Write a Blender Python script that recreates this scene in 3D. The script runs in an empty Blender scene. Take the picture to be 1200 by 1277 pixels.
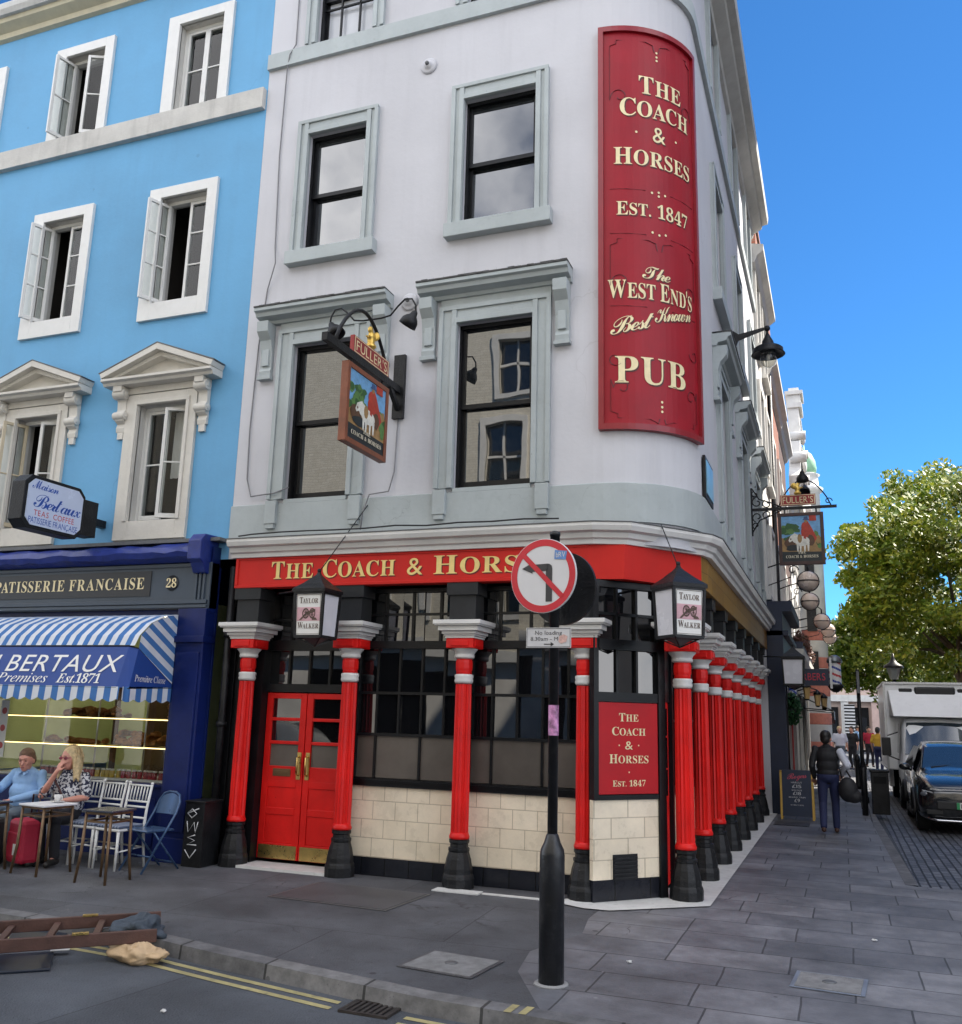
import bpy, bmesh, math, random
from mathutils import Vector, Matrix
from math import sin, cos, pi, radians as R
random.seed(7)
S = bpy.context.scene
C = S.collection
# ------------------------------------------------------------------ camera
cam = bpy.data.cameras.new('camera'); co = bpy.data.objects.new('camera', cam); C.objects.link(co)
cam.sensor_width = 36; cam.lens = 36*1154.53/1277; cam.clip_end = 3000; cam.clip_start = .1
def cam_matrix(loc, pitch, yaw, roll):
    fw = Vector((-sin(yaw)*cos(pitch), cos(yaw)*cos(pitch), sin(pitch)))
    r0 = Vector((cos(yaw), sin(yaw), 0)); u0 = r0.cross(fw)
    r = cos(roll)*r0+sin(roll)*u0; u = -sin(roll)*r0+cos(roll)*u0
    m = Matrix((r, u, -fw)).transposed().to_4x4(); m.translation = loc
    return m
co.matrix_world = cam_matrix(Vector((0, 0, 1.85)), R(12.231), R(21.133), R(1.5115))
S.camera = co
# ------------------------------------------------------------------ light
SUN_EL, SUN_AZ = R(47), R(42)        # azimuth measured from +X towards +Y
sd = Vector((cos(SUN_EL)*cos(SUN_AZ), cos(SUN_EL)*sin(SUN_AZ), sin(SUN_EL)))
sl = bpy.data.lights.new('sun', 'SUN'); sl.energy = 5.0; sl.angle = R(.5); sl.color = (1, .93, .82)
so = bpy.data.objects.new('sun', sl); C.objects.link(so); so.location = (20, 20, 40)
so.rotation_euler = sd.to_track_quat('Z', 'Y').to_euler()
W = bpy.data.worlds.new('World'); S.world = W; W.use_nodes = True
nt = W.node_tree; nt.nodes.clear()
sky = nt.nodes.new('ShaderNodeTexSky'); sky.sky_type = 'NISHITA'; sky.sun_disc = False
sky.sun_elevation = SUN_EL; sky.sun_rotation = pi/2-SUN_AZ
sky.air_density = 1.0; sky.dust_density = .0; sky.ozone_density = 5.0; sky.altitude = 2500
bg = nt.nodes.new('ShaderNodeBackground'); bg.inputs[1].default_value = .075
wo = nt.nodes.new('ShaderNodeOutputWorld')
# broken cloud over the western half of the sky (behind the photographer), spread and brightened as fill light
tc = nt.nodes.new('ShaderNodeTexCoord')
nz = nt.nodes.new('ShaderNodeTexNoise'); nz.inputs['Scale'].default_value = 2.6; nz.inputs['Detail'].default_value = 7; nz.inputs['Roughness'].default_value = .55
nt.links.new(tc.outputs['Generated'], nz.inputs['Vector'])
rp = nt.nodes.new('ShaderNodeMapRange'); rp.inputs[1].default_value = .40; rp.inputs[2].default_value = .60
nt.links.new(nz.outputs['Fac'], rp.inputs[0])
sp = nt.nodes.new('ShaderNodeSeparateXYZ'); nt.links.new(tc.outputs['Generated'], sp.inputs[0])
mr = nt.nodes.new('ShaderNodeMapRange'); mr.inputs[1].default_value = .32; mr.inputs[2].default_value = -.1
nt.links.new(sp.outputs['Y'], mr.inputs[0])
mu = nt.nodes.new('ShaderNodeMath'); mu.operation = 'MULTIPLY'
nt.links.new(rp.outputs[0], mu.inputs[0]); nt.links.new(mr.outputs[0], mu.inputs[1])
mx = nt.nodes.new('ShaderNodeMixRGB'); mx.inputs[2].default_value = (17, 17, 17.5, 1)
tn = nt.nodes.new('ShaderNodeMixRGB'); tn.blend_type = 'MULTIPLY'; tn.inputs[0].default_value = 1; tn.inputs[2].default_value = (.42, .86, 1.08, 1)   # deep, clean blue air
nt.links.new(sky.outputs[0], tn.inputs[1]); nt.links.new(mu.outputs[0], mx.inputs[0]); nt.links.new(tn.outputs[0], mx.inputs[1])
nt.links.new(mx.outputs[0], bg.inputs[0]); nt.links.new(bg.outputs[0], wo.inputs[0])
S.view_settings.view_transform = 'Standard'; S.view_settings.look = 'None'; S.view_settings.gamma = 1
S.view_settings.exposure = 1.42
try: S.cycles.max_bounces = 8; S.cycles.diffuse_bounces = 4; S.cycles.caustics_reflective = False; S.cycles.caustics_refractive = False
except Exception: pass

# ------------------------------------------------------------------ materials
MATS = {}
def mat(name, col, rough=.55, metal=0., var=.1, scale=3., bump=0., bscale=60., spec=.5, streak=0., dirt=0., dcol=(.05, .045, .04), coat=0., trans=0., emit=0.):
    if name in MATS: return MATS[name]
    m = bpy.data.materials.new(name); m.use_nodes = True; MATS[name] = m
    n = m.node_tree; b = n.nodes['Principled BSDF']
    b.inputs['Roughness'].default_value = rough; b.inputs['Metallic'].default_value = metal
    b.inputs['Specular IOR Level'].default_value = spec; b.inputs['Coat Weight'].default_value = coat
    b.inputs['Coat Roughness'].default_value = .08
    t = n.nodes.new('ShaderNodeTexCoord')
    c0 = tuple(max(0, c*(1-var)) for c in col)+(1,); c1 = tuple(min(1, c*(1+var)) for c in col)+(1,)
    no = n.nodes.new('ShaderNodeTexNoise'); no.inputs['Scale'].default_value = scale; no.inputs['Detail'].default_value = 6; no.inputs['Roughness'].default_value = .62
    n.links.new(t.outputs['Object'], no.inputs['Vector'])
    mi = n.nodes.new('ShaderNodeMixRGB'); mi.inputs[1].default_value = c0; mi.inputs[2].default_value = c1
    mr = n.nodes.new('ShaderNodeMapRange'); mr.inputs[1].default_value = .3; mr.inputs[2].default_value = .7
    n.links.new(no.outputs['Fac'], mr.inputs[0]); n.links.new(mr.outputs[0], mi.inputs[0])
    out = mi.outputs[0]
    def overlay(out, vec_scale, lo, hi, amt, dc, sc=1.):
        mp = n.nodes.new('ShaderNodeMapping'); mp.inputs['Scale'].default_value = vec_scale
        n.links.new(t.outputs['Object'], mp.inputs[0])
        n2 = n.nodes.new('ShaderNodeTexNoise'); n2.inputs['Scale'].default_value = sc; n2.inputs['Detail'].default_value = 5; n2.inputs['Roughness'].default_value = .65
        n.links.new(mp.outputs[0], n2.inputs['Vector'])
        r2 = n.nodes.new('ShaderNodeMapRange'); r2.inputs[1].default_value = lo; r2.inputs[2].default_value = hi; r2.inputs[4].default_value = amt
        n.links.new(n2.outputs['Fac'], r2.inputs[0])
        m2 = n.nodes.new('ShaderNodeMixRGB'); m2.inputs[2].default_value = dc+(1,)
        n.links.new(r2.outputs[0], m2.inputs[0]); n.links.new(out, m2.inputs[1])
        return m2.outputs[0]
    if streak: out = overlay(out, (5, 5, .35), .5, .85, streak, dcol)
    if dirt: out = overlay(out, (1, 1, 1), .55, .72, dirt, dcol, 9.)
    n.links.new(out, b.inputs['Base Color'])
    if bump:
        nb = n.nodes.new('ShaderNodeTexNoise'); nb.inputs['Scale'].default_value = bscale; nb.inputs['Detail'].default_value = 4
        n.links.new(t.outputs['Object'], nb.inputs['Vector'])
        bu = n.nodes.new('ShaderNodeBump'); bu.inputs['Strength'].default_value = bump; bu.inputs['Distance'].default_value = .02
        n.links.new(nb.outputs['Fac'], bu.inputs['Height']); n.links.new(bu.outputs[0], b.inputs['Normal'])
    # roughness breakup
    rr = n.nodes.new('ShaderNodeMapRange'); rr.inputs[3].default_value = max(.02, rough-.08); rr.inputs[4].default_value = min(1, rough+.1)
    n.links.new(no.outputs['Fac'], rr.inputs[0])
    if rough > .1: n.links.new(rr.outputs[0], b.inputs['Roughness'])
    if trans: b.inputs['Transmission Weight'].default_value = trans
    if emit:
        n.links.new(out, b.inputs['Emission Color']); b.inputs['Emission Strength'].default_value = emit
    return m

def add_spots(n, t, out, scale, size, dc, amt):
    v = n.nodes.new('ShaderNodeTexVoronoi'); v.inputs['Scale'].default_value = scale; v.inputs['Randomness'].default_value = 1
    n.links.new(t.outputs['Object'], v.inputs['Vector'])
    sx = n.nodes.new('ShaderNodeSeparateColor'); n.links.new(v.outputs['Color'], sx.inputs[0])
    th = n.nodes.new('ShaderNodeMath'); th.operation = 'MULTIPLY'; th.inputs[1].default_value = size; n.links.new(sx.outputs[0], th.inputs[0])
    r = n.nodes.new('ShaderNodeMath'); r.operation = 'LESS_THAN'; n.links.new(v.outputs['Distance'], r.inputs[0]); n.links.new(th.outputs[0], r.inputs[1])
    a = n.nodes.new('ShaderNodeMath'); a.operation = 'MULTIPLY'; a.inputs[1].default_value = amt; n.links.new(r.outputs[0], a.inputs[0])
    m = n.nodes.new('ShaderNodeMixRGB'); m.inputs[2].default_value = dc+(1,); n.links.new(a.outputs[0], m.inputs[0]); n.links.new(out, m.inputs[1]); return m.outputs[0]
def add_cracks(n, t, out, scale, width, dc, amt, cover=.55):
    nd = n.nodes.new('ShaderNodeTexNoise'); nd.inputs['Scale'].default_value = scale*2.3; nd.inputs['Detail'].default_value = 5; n.links.new(t.outputs['Object'], nd.inputs['Vector'])
    va = n.nodes.new('ShaderNodeVectorMath'); va.operation = 'MULTIPLY_ADD'; va.inputs[1].default_value = (.5/scale,)*3; n.links.new(nd.outputs['Color'], va.inputs[0]); n.links.new(t.outputs['Object'], va.inputs[2])
    v = n.nodes.new('ShaderNodeTexVoronoi'); v.feature = 'DISTANCE_TO_EDGE'; v.inputs['Scale'].default_value = scale; n.links.new(va.outputs[0], v.inputs['Vector'])
    l = n.nodes.new('ShaderNodeMapRange'); l.inputs[1].default_value = width; l.inputs[2].default_value = 0; n.links.new(v.outputs['Distance'], l.inputs[0])
    ms = n.nodes.new('ShaderNodeTexNoise'); ms.inputs['Scale'].default_value = scale*.8; n.links.new(t.outputs['Object'], ms.inputs['Vector'])
    mr = n.nodes.new('ShaderNodeMapRange'); mr.inputs[1].default_value = cover; mr.inputs[2].default_value = cover+.06; mr.inputs[4].default_value = amt; n.links.new(ms.outputs['Fac'], mr.inputs[0])
    mu = n.nodes.new('ShaderNodeMath'); mu.operation = 'MULTIPLY'; n.links.new(l.outputs[0], mu.inputs[0]); n.links.new(mr.outputs[0], mu.inputs[1])
    m = n.nodes.new('ShaderNodeMixRGB'); m.inputs[2].default_value = dc+(1,); n.links.new(mu.outputs[0], m.inputs[0]); n.links.new(out, m.inputs[1]); return m.outputs[0]
def weather(m, spots=(), cracks=(), big=None, patch=None):
    n = m.node_tree; b = n.nodes['Principled BSDF']; l = b.inputs['Base Color'].links[0]; out = l.from_socket; t = [q for q in n.nodes if q.type == 'TEX_COORD'][0]
    if big:
        sc, amt = big; no = n.nodes.new('ShaderNodeTexNoise'); no.inputs['Scale'].default_value = sc; no.inputs['Detail'].default_value = 3; n.links.new(t.outputs['Object'], no.inputs['Vector'])
        mr = n.nodes.new('ShaderNodeMapRange'); mr.inputs[1].default_value = .3; mr.inputs[2].default_value = .7; mr.inputs[3].default_value = 1-amt; mr.inputs[4].default_value = 1+amt; n.links.new(no.outputs['Fac'], mr.inputs[0])
        mu = n.nodes.new('ShaderNodeVectorMath'); mu.operation = 'SCALE'; n.links.new(out, mu.inputs[0]); n.links.new(mr.outputs[0], mu.inputs['Scale']); out = mu.outputs[0]
    if patch:
        bw, rh, amt, ang = patch; mp = n.nodes.new('ShaderNodeMapping'); mp.inputs['Rotation'].default_value = (0, 0, ang); n.links.new(t.outputs['Object'], mp.inputs[0])
        br = n.nodes.new('ShaderNodeTexBrick'); br.offset = .37; br.squash = .6; br.squash_frequency = 3; n.links.new(mp.outputs[0], br.inputs['Vector'])
        for k_, v_ in (('Color1', 1-amt), ('Color2', 1+amt), ('Mortar', .5)): br.inputs[k_].default_value = (v_, v_, v_, 1)
        for k_, v_ in (('Scale', 1), ('Mortar Size', .007), ('Mortar Smooth', .4), ('Brick Width', bw), ('Row Height', rh)): br.inputs[k_].default_value = v_
        mu = n.nodes.new('ShaderNodeVectorMath'); mu.operation = 'MULTIPLY'; n.links.new(out, mu.inputs[0]); n.links.new(br.outputs['Color'], mu.inputs[1]); out = mu.outputs[0]
    for a in spots: out = add_spots(n, t, out, *a)
    for a in cracks: out = add_cracks(n, t, out, *a)
    n.links.new(out, b.inputs['Base Color']); return m
def brick_mat(name, c1, c2, mortar, bw, rh, ms, axes='XZ', rough=.7, bump=.5, offset=.5, var=.25, spec=.4, scale2=5, freq=2, sq=1., dist=0.):
    if name in MATS: return MATS[name]
    m = bpy.data.materials.new(name); m.use_nodes = True; MATS[name] = m
    n = m.node_tree; b = n.nodes['Principled BSDF']; b.inputs['Roughness'].default_value = rough; b.inputs['Specular IOR Level'].default_value = spec
    t = n.nodes.new('ShaderNodeTexCoord'); sx = n.nodes.new('ShaderNodeSeparateXYZ'); n.links.new(t.outputs['Object'], sx.inputs[0])
    cx = n.nodes.new('ShaderNodeCombineXYZ'); n.links.new(sx.outputs[axes[0]], cx.inputs[0]); n.links.new(sx.outputs[axes[1]], cx.inputs[1])
    vec = cx.outputs[0]
    if dist:
        nd = n.nodes.new('ShaderNodeTexNoise'); nd.inputs['Scale'].default_value = 2.2
        n.links.new(t.outputs['Object'], nd.inputs['Vector'])
        va = n.nodes.new('ShaderNodeVectorMath'); va.operation = 'MULTIPLY_ADD'; va.inputs[1].default_value = (dist, dist, 0)
        n.links.new(nd.outputs['Color'], va.inputs[0]); n.links.new(vec, va.inputs[2]); vec = va.outputs[0]
    br = n.nodes.new('ShaderNodeTexBrick'); br.offset = offset; br.offset_frequency = freq; br.squash = sq; br.squash_frequency = 3
    n.links.new(vec, br.inputs['Vector'])
    br.inputs['Color1'].default_value = c1+(1,); br.inputs['Color2'].default_value = c2+(1,); br.inputs['Mortar'].default_value = mortar+(1,)
    br.inputs['Scale'].default_value = 1; br.inputs['Mortar Size'].default_value = ms; br.inputs['Mortar Smooth'].default_value = .15
    br.inputs['Brick Width'].default_value = bw; br.inputs['Row Height'].default_value = rh
    no = n.nodes.new('ShaderNodeTexNoise'); no.inputs['Scale'].default_value = scale2; no.inputs['Detail'].default_value = 8; no.inputs['Roughness'].default_value = .7
    n.links.new(t.outputs['Object'], no.inputs['Vector'])
    mr = n.nodes.new('ShaderNodeMapRange'); mr.inputs[1].default_value = .3; mr.inputs[2].default_value = .7; mr.inputs[3].default_value = 1-var; mr.inputs[4].default_value = 1+var
    n.links.new(no.outputs['Fac'], mr.inputs[0])
    mu = n.nodes.new('ShaderNodeVectorMath'); mu.operation = 'SCALE'; n.links.new(br.outputs['Color'], mu.inputs[0]); n.links.new(mr.outputs[0], mu.inputs['Scale'])
    n.links.new(mu.outputs[0], b.inputs['Base Color'])
    n3 = n.nodes.new('ShaderNodeTexNoise'); n3.inputs['Scale'].default_value = 45; n3.inputs['Detail'].default_value = 4; n.links.new(t.outputs['Object'], n3.inputs['Vector'])
    ad = n.nodes.new('ShaderNodeMath'); ad.operation = 'MULTIPLY_ADD'; ad.inputs[1].default_value = -1.
    n.links.new(br.outputs['Fac'], ad.inputs[0])
    m3 = n.nodes.new('ShaderNodeMath'); m3.operation = 'MULTIPLY'; m3.inputs[1].default_value = .35; n.links.new(n3.outputs['Fac'], m3.inputs[0]); n.links.new(m3.outputs[0], ad.inputs[2])
    bu = n.nodes.new('ShaderNodeBump'); bu.inputs['Strength'].default_value = bump; bu.inputs['Distance'].default_value = .015
    n.links.new(ad.outputs[0], bu.inputs['Height']); n.links.new(bu.outputs[0], b.inputs['Normal'])
    rr = n.nodes.new('ShaderNodeMapRange'); rr.inputs[3].default_value = max(.05, rough-.15); rr.inputs[4].default_value = min(1, rough+.12)
    n.links.new(no.outputs['Fac'], rr.inputs[0]); n.links.new(rr.outputs[0], b.inputs['Roughness'])
    return m

def window_glass(name='window_glass', col=(.012, .014, .016), ior=1.9, wav=.0016, ws=1.8):
    if name in MATS: return MATS[name]
    m = bpy.data.materials.new(name); m.use_nodes = True; MATS[name] = m
    n = m.node_tree; b = n.nodes['Principled BSDF']; b.inputs['Base Color'].default_value = col+(1,)
    b.inputs['Roughness'].default_value = .015; b.inputs['IOR'].default_value = ior; b.inputs['Specular IOR Level'].default_value = .9
    t = n.nodes.new('ShaderNodeTexCoord'); no = n.nodes.new('ShaderNodeTexNoise'); no.inputs['Scale'].default_value = ws; no.inputs['Detail'].default_value = 1
    n.links.new(t.outputs['Object'], no.inputs['Vector'])
    bu = n.nodes.new('ShaderNodeBump'); bu.inputs['Strength'].default_value = 1; bu.inputs['Distance'].default_value = wav
    n.links.new(no.outputs['Fac'], bu.inputs['Height']); n.links.new(bu.outputs[0], b.inputs['Normal'])
    return m
def clear_glass(name='clear_glass', tint=(.93, .96, .95), ior=1.5, gain=1.6):
    if name in MATS: return MATS[name]
    m = bpy.data.materials.new(name); m.use_nodes = True; MATS[name] = m
    n = m.node_tree; n.nodes.clear(); o = n.nodes.new('ShaderNodeOutputMaterial')
    tr = n.nodes.new('ShaderNodeBsdfTransparent'); tr.inputs[0].default_value = tint+(1,)
    gl = n.nodes.new('ShaderNodeBsdfGlossy'); gl.inputs['Roughness'].default_value = .01
    fr = n.nodes.new('ShaderNodeFresnel'); fr.inputs[0].default_value = ior
    ge = n.nodes.new('ShaderNodeNewGeometry'); bf = n.nodes.new('ShaderNodeMapRange'); bf.inputs[3].default_value = ior; bf.inputs[4].default_value = 1/ior; n.links.new(ge.outputs['Backfacing'], bf.inputs[0]); n.links.new(bf.outputs[0], fr.inputs[0])
    mu = n.nodes.new('ShaderNodeMath'); mu.operation = 'MULTIPLY'; mu.inputs[1].default_value = gain; mu.use_clamp = True; n.links.new(fr.outputs[0], mu.inputs[0])
    mi = n.nodes.new('ShaderNodeMixShader'); n.links.new(mu.outputs[0], mi.inputs[0]); n.links.new(tr.outputs[0], mi.inputs[1]); n.links.new(gl.outputs[0], mi.inputs[2])
    n.links.new(mi.outputs[0], o.inputs[0])
    return m
def stripe_mat(name, c1, c2, axis, period, rough=.8, vec=None, duty=.5):
    if name in MATS: return MATS[name]
    m = bpy.data.materials.new(name); m.use_nodes = True; MATS[name] = m
    n = m.node_tree; b = n.nodes['Principled BSDF']; b.inputs['Roughness'].default_value = rough; b.inputs['Specular IOR Level'].default_value = .2
    t = n.nodes.new('ShaderNodeTexCoord'); dt = n.nodes.new('ShaderNodeVectorMath'); dt.operation = 'DOT_PRODUCT'
    dt.inputs[1].default_value = vec or {'X': (1, 0, 0), 'Y': (0, 1, 0), 'Z': (0, 0, 1)}[axis]
    n.links.new(t.outputs['Object'], dt.inputs[0])
    dv = n.nodes.new('ShaderNodeMath'); dv.operation = 'DIVIDE'; dv.inputs[1].default_value = period; n.links.new(dt.outputs['Value'], dv.inputs[0])
    fr = n.nodes.new('ShaderNodeMath'); fr.operation = 'FRACT'; n.links.new(dv.outputs[0], fr.inputs[0])
    gt = n.nodes.new('ShaderNodeMath'); gt.operation = 'GREATER_THAN'; gt.inputs[1].default_value = duty; n.links.new(fr.outputs[0], gt.inputs[0])
    mi = n.nodes.new('ShaderNodeMixRGB'); mi.inputs[1].default_value = c1+(1,); mi.inputs[2].default_value = c2+(1,); n.links.new(gt.outputs[0], mi.inputs[0])
    no = n.nodes.new('ShaderNodeTexNoise'); no.inputs['Scale'].default_value = 6; n.links.new(t.outputs['Object'], no.inputs['Vector'])
    mr = n.nodes.new('ShaderNodeMapRange'); mr.inputs[3].default_value = .8; mr.inputs[4].default_value = 1.15; n.links.new(no.outputs['Fac'], mr.inputs[0])
    mu = n.nodes.new('ShaderNodeVectorMath'); mu.operation = 'SCALE'; n.links.new(mi.outputs[0], mu.inputs[0]); n.links.new(mr.outputs[0], mu.inputs['Scale'])
    n.links.new(mu.outputs[0], b.inputs['Base Color'])
    return m
def leaf_mat(name, c1, c2, c3):
    m = bpy.data.materials.new(name); m.use_nodes = True; MATS[name] = m
    n = m.node_tree; n.nodes.clear(); o = n.nodes.new('ShaderNodeOutputMaterial')
    g = n.nodes.new('ShaderNodeNewGeometry'); cr = n.nodes.new('ShaderNodeValToRGB')
    cr.color_ramp.elements[0].color = c1+(1,); cr.color_ramp.elements[1].color = c3+(1,); e = cr.color_ramp.elements.new(.55); e.color = c2+(1,)
    n.links.new(g.outputs['Random Per Island'], cr.inputs[0])
    d = n.nodes.new('ShaderNodeBsdfPrincipled'); d.inputs['Roughness'].default_value = .5; n.links.new(cr.outputs[0], d.inputs['Base Color'])
    t = n.nodes.new('ShaderNodeBsdfTranslucent'); n.links.new(cr.outputs[0], t.inputs[0])
    mi = n.nodes.new('ShaderNodeMixShader'); mi.inputs[0].default_value = .38; n.links.new(d.outputs[0], mi.inputs[1]); n.links.new(t.outputs[0], mi.inputs[2])
    n.links.new(mi.outputs[0], o.inputs[0]); return m

# ------------------------------------------------------------------ mesh helpers
class MB:
    def __init__(s): s.v = []; s.f = []; s.m = []; s.sm = []
    def add(s, vs, fs, mi=0, smooth=False):
        o = len(s.v); s.v += [tuple(v) for v in vs]
        for f in fs: s.f.append([o+i for i in f]); s.m.append(mi); s.sm.append(smooth)
        return s
    def boxP(s, P, u0, u1, d0, d1, z0, z1, mi=0):
        vs = [P(u, d, z) for z in (z0, z1) for d in (d0, d1) for u in (u0, u1)]
        return s.add(vs, [(0, 2, 3, 1), (4, 5, 7, 6), (0, 1, 5, 4), (2, 6, 7, 3), (0, 4, 6, 2), (1, 3, 7, 5)], mi)
    def box(s, x0, x1, y0, y1, z0, z1, mi=0): return s.boxP(lambda a, b, c: (a, b, c), x0, x1, y0, y1, z0, z1, mi)
    def quad(s, a, b, c, d, mi=0): return s.add([a, b, c, d], [(0, 1, 2, 3)], mi)
    def bar(s, p, q, w, h=None, mi=0, up=(0, 0, 1)):
        p, q = Vector(p), Vector(q); d = (q-p).normalized(); up = Vector(up)
        if abs(d.dot(up)) > .98: up = Vector((0, 1, 0))
        r = d.cross(up).normalized(); u = r.cross(d); h = h or w
        vs = [e+r*a*w/2+u*b*h/2 for e in (p, q) for a, b in ((-1, -1), (1, -1), (1, 1), (-1, 1))]
        return s.add(vs, [(0, 3, 2, 1), (4, 5, 6, 7), (0, 1, 5, 4), (1, 2, 6, 5), (2, 3, 7, 6), (3, 0, 4, 7)], mi)
    def poly(s, pts, vec, mi=0):
        n = len(pts); vec = Vector(vec); a = [Vector(p) for p in pts]
        return s.add(a+[p+vec for p in a], [tuple(range(n))[::-1], tuple(range(n, 2*n))]+[(i, (i+1) % n, n+(i+1) % n, n+i) for i in range(n)], mi)
    def tube(s, path, r, n=8, mi=0, cap=True, smooth=True):
        P = [Vector(p) for p in path]; k = len(P); rs = r if isinstance(r, (list, tuple)) else [r]*k
        vs = []; last = None
        for i, p in enumerate(P):
            t = (P[min(i+1, k-1)]-P[max(i-1, 0)])
            t = t.normalized() if t.length > 1e-9 else Vector((0, 0, 1))
            if last is None:
                a = Vector((0, 0, 1)) if abs(t.z) < .9 else Vector((1, 0, 0)); x = t.cross(a).normalized()
            else:
                x = (last-t*last.dot(t)); x = x.normalized() if x.length > 1e-6 else t.orthogonal().normalized()
            last = x; y = t.cross(x)
            vs += [p+(x*cos(2*pi*j/n)+y*sin(2*pi*j/n))*rs[i] for j in range(n)]
        fs = [(i*n+j, i*n+(j+1) % n, (i+1)*n+(j+1) % n, (i+1)*n+j) for i in range(k-1) for j in range(n)]
        if cap: fs += [tuple(range(n))[::-1], tuple(range((k-1)*n, k*n))]
        return s.add(vs, fs, mi, smooth)
    def lathe(s, prof, c=(0, 0, 0), n=20, mi=0, smooth=True, rot=0., T=None, flute=None, cap=True):
        vs = []
        for r, z in prof:
            for j in range(n):
                a = 2*pi*j/n+rot; rr = r
                if flute and flute[0] <= z <= flute[1]: rr = r*(1-flute[2]*(j % 2))
                p = Vector((rr*cos(a), rr*sin(a), z))
                if T: p = T @ p
                vs.append(p+Vector(c))
        k = len(prof)
        fs = [(i*n+j, i*n+(j+1) % n, (i+1)*n+(j+1) % n, (i+1)*n+j) for i in range(k-1) for j in range(n)]
        if cap: fs += [tuple(range(n))[::-1], tuple(range((k-1)*n, k*n))]
        return s.add(vs, fs, mi, smooth)
    def ball(s, c, r, n=14, m=9, mi=0, T=None, smooth=True):
        r = r if isinstance(r, (tuple, list)) else (r, r, r); c = Vector(c); vs = []
        for i in range(1, m):
            th = pi*i/m
            for j in range(n):
                p = Vector((r[0]*sin(th)*cos(2*pi*j/n), r[1]*sin(th)*sin(2*pi*j/n), r[2]*cos(th)))
                if T: p = T @ p
                vs.append(c+p)
        a = Vector((0, 0, r[2])); b = -a
        if T: a = T @ a; b = T @ b
        vs += [c+a, c+b]; A, B = (m-1)*n, (m-1)*n+1
        fs = [(i*n+j, (i+1)*n+j, (i+1)*n+(j+1) % n, i*n+(j+1) % n) for i in range(m-2) for j in range(n)]
        fs += [(A, j, (j+1) % n) for j in range(n)]+[(B, (m-2)*n+(j+1) % n, (m-2)*n+j) for j in range(n)]
        return s.add(vs, fs, mi, smooth)
    def sweep(s, path, prof, mi=0, closed_prof=True, smooth=False):
        # path: xy points; prof: (outward, z); outward = to the right of travel
        P = [Vector((p[0], p[1])) for p in path]; k = len(P); vs = []
        for i, p in enumerate(P):
            d0 = (P[i]-P[i-1]).normalized() if i else (P[1]-P[0]).normalized()
            d1 = (P[i+1]-P[i]).normalized() if i < k-1 else d0
            n0 = Vector((d0.y, -d0.x)); n1 = Vector((d1.y, -d1.x)); nn = (n0+n1).normalized(); sc = 1/max(.3, nn.dot(n0))
            for o, z in prof: q = p+nn*o*sc; vs.append((q.x, q.y, z))
        m = len(prof); fs = []
        for i in range(k-1):
            for j in range(m if closed_prof else m-1): fs.append((i*m+j, i*m+(j+1) % m, (i+1)*m+(j+1) % m, (i+1)*m+j))
        if closed_prof: fs += [tuple(range(m))[::-1], tuple(range((k-1)*m, k*m))]
        return s.add(vs, fs, mi, smooth)
    def xform(s, M, start=0):
        s.v[start:] = [tuple(M @ Vector(v)) for v in s.v[start:]]; return s
    def build(s, name, mats, parent=None, world=True, bevel=0., recalc=True, label=None, subsurf=0, loc=None, remesh=0):
        me = bpy.data.meshes.new(name)
        if loc: s.v = [(v[0]-loc[0], v[1]-loc[1], v[2]-loc[2]) for v in s.v]
        me.from_pydata(s.v, [], s.f)
        for m in (mats if isinstance(mats, (list, tuple)) else [mats]): me.materials.append(m)
        me.polygons.foreach_set('material_index', s.m); me.polygons.foreach_set('use_smooth', s.sm)
        if recalc:
            bm = bmesh.new(); bm.from_mesh(me); bmesh.ops.recalc_face_normals(bm, faces=bm.faces); bm.to_mesh(me); bm.free()
        me.update()
        o = bpy.data.objects.new(name, me); C.objects.link(o)
        if loc: o.location = loc
        if parent:
            o.parent = parent
            if world and parent.type == 'EMPTY': o.location = -Vector(parent.location)
        if remesh:
            rm = o.modifiers.new('remesh', 'REMESH'); rm.mode = 'VOXEL'; rm.voxel_size = remesh; rm.use_smooth_shade = True
            sm = o.modifiers.new('smooth', 'SMOOTH'); sm.factor = .5; sm.iterations = 4
        if bevel:
            b = o.modifiers.new('bevel', 'BEVEL'); b.width = bevel; b.segments = 2; b.limit_method = 'ANGLE'; b.angle_limit = R(40); b.harden_normals = False
        if subsurf:
            b = o.modifiers.new('sub', 'SUBSURF'); b.levels = subsurf; b.render_levels = subsurf
        if label: o['label'] = label
        return o
def tag(o, label=None, cat=None, group=None, kind=None):
    if label: o['label'] = label
    if cat: o['category'] = cat
    if group: o['group'] = group
    if kind: o['kind'] = kind
    return o
def thing(name, loc, label, cat, group=None, rz=0):
    o = bpy.data.objects.new(name, None); C.objects.link(o); o.location = loc; o.rotation_euler.z = rz
    o.empty_display_size = .2
    return tag(o, label, cat, group)
def copy_tree(o, parent=None):
    c = o.copy(); C.objects.link(c)
    if parent: c.parent = parent
    for ch in list(o.children): copy_tree(ch, c)
    return c
PA = lambda u, d, z: (u, 9.85+d, z)            # Greek Street front: u along x, d into the building
PB = lambda u, d, z: (-1.40-d, u, z)           # side street front: u along y
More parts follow.
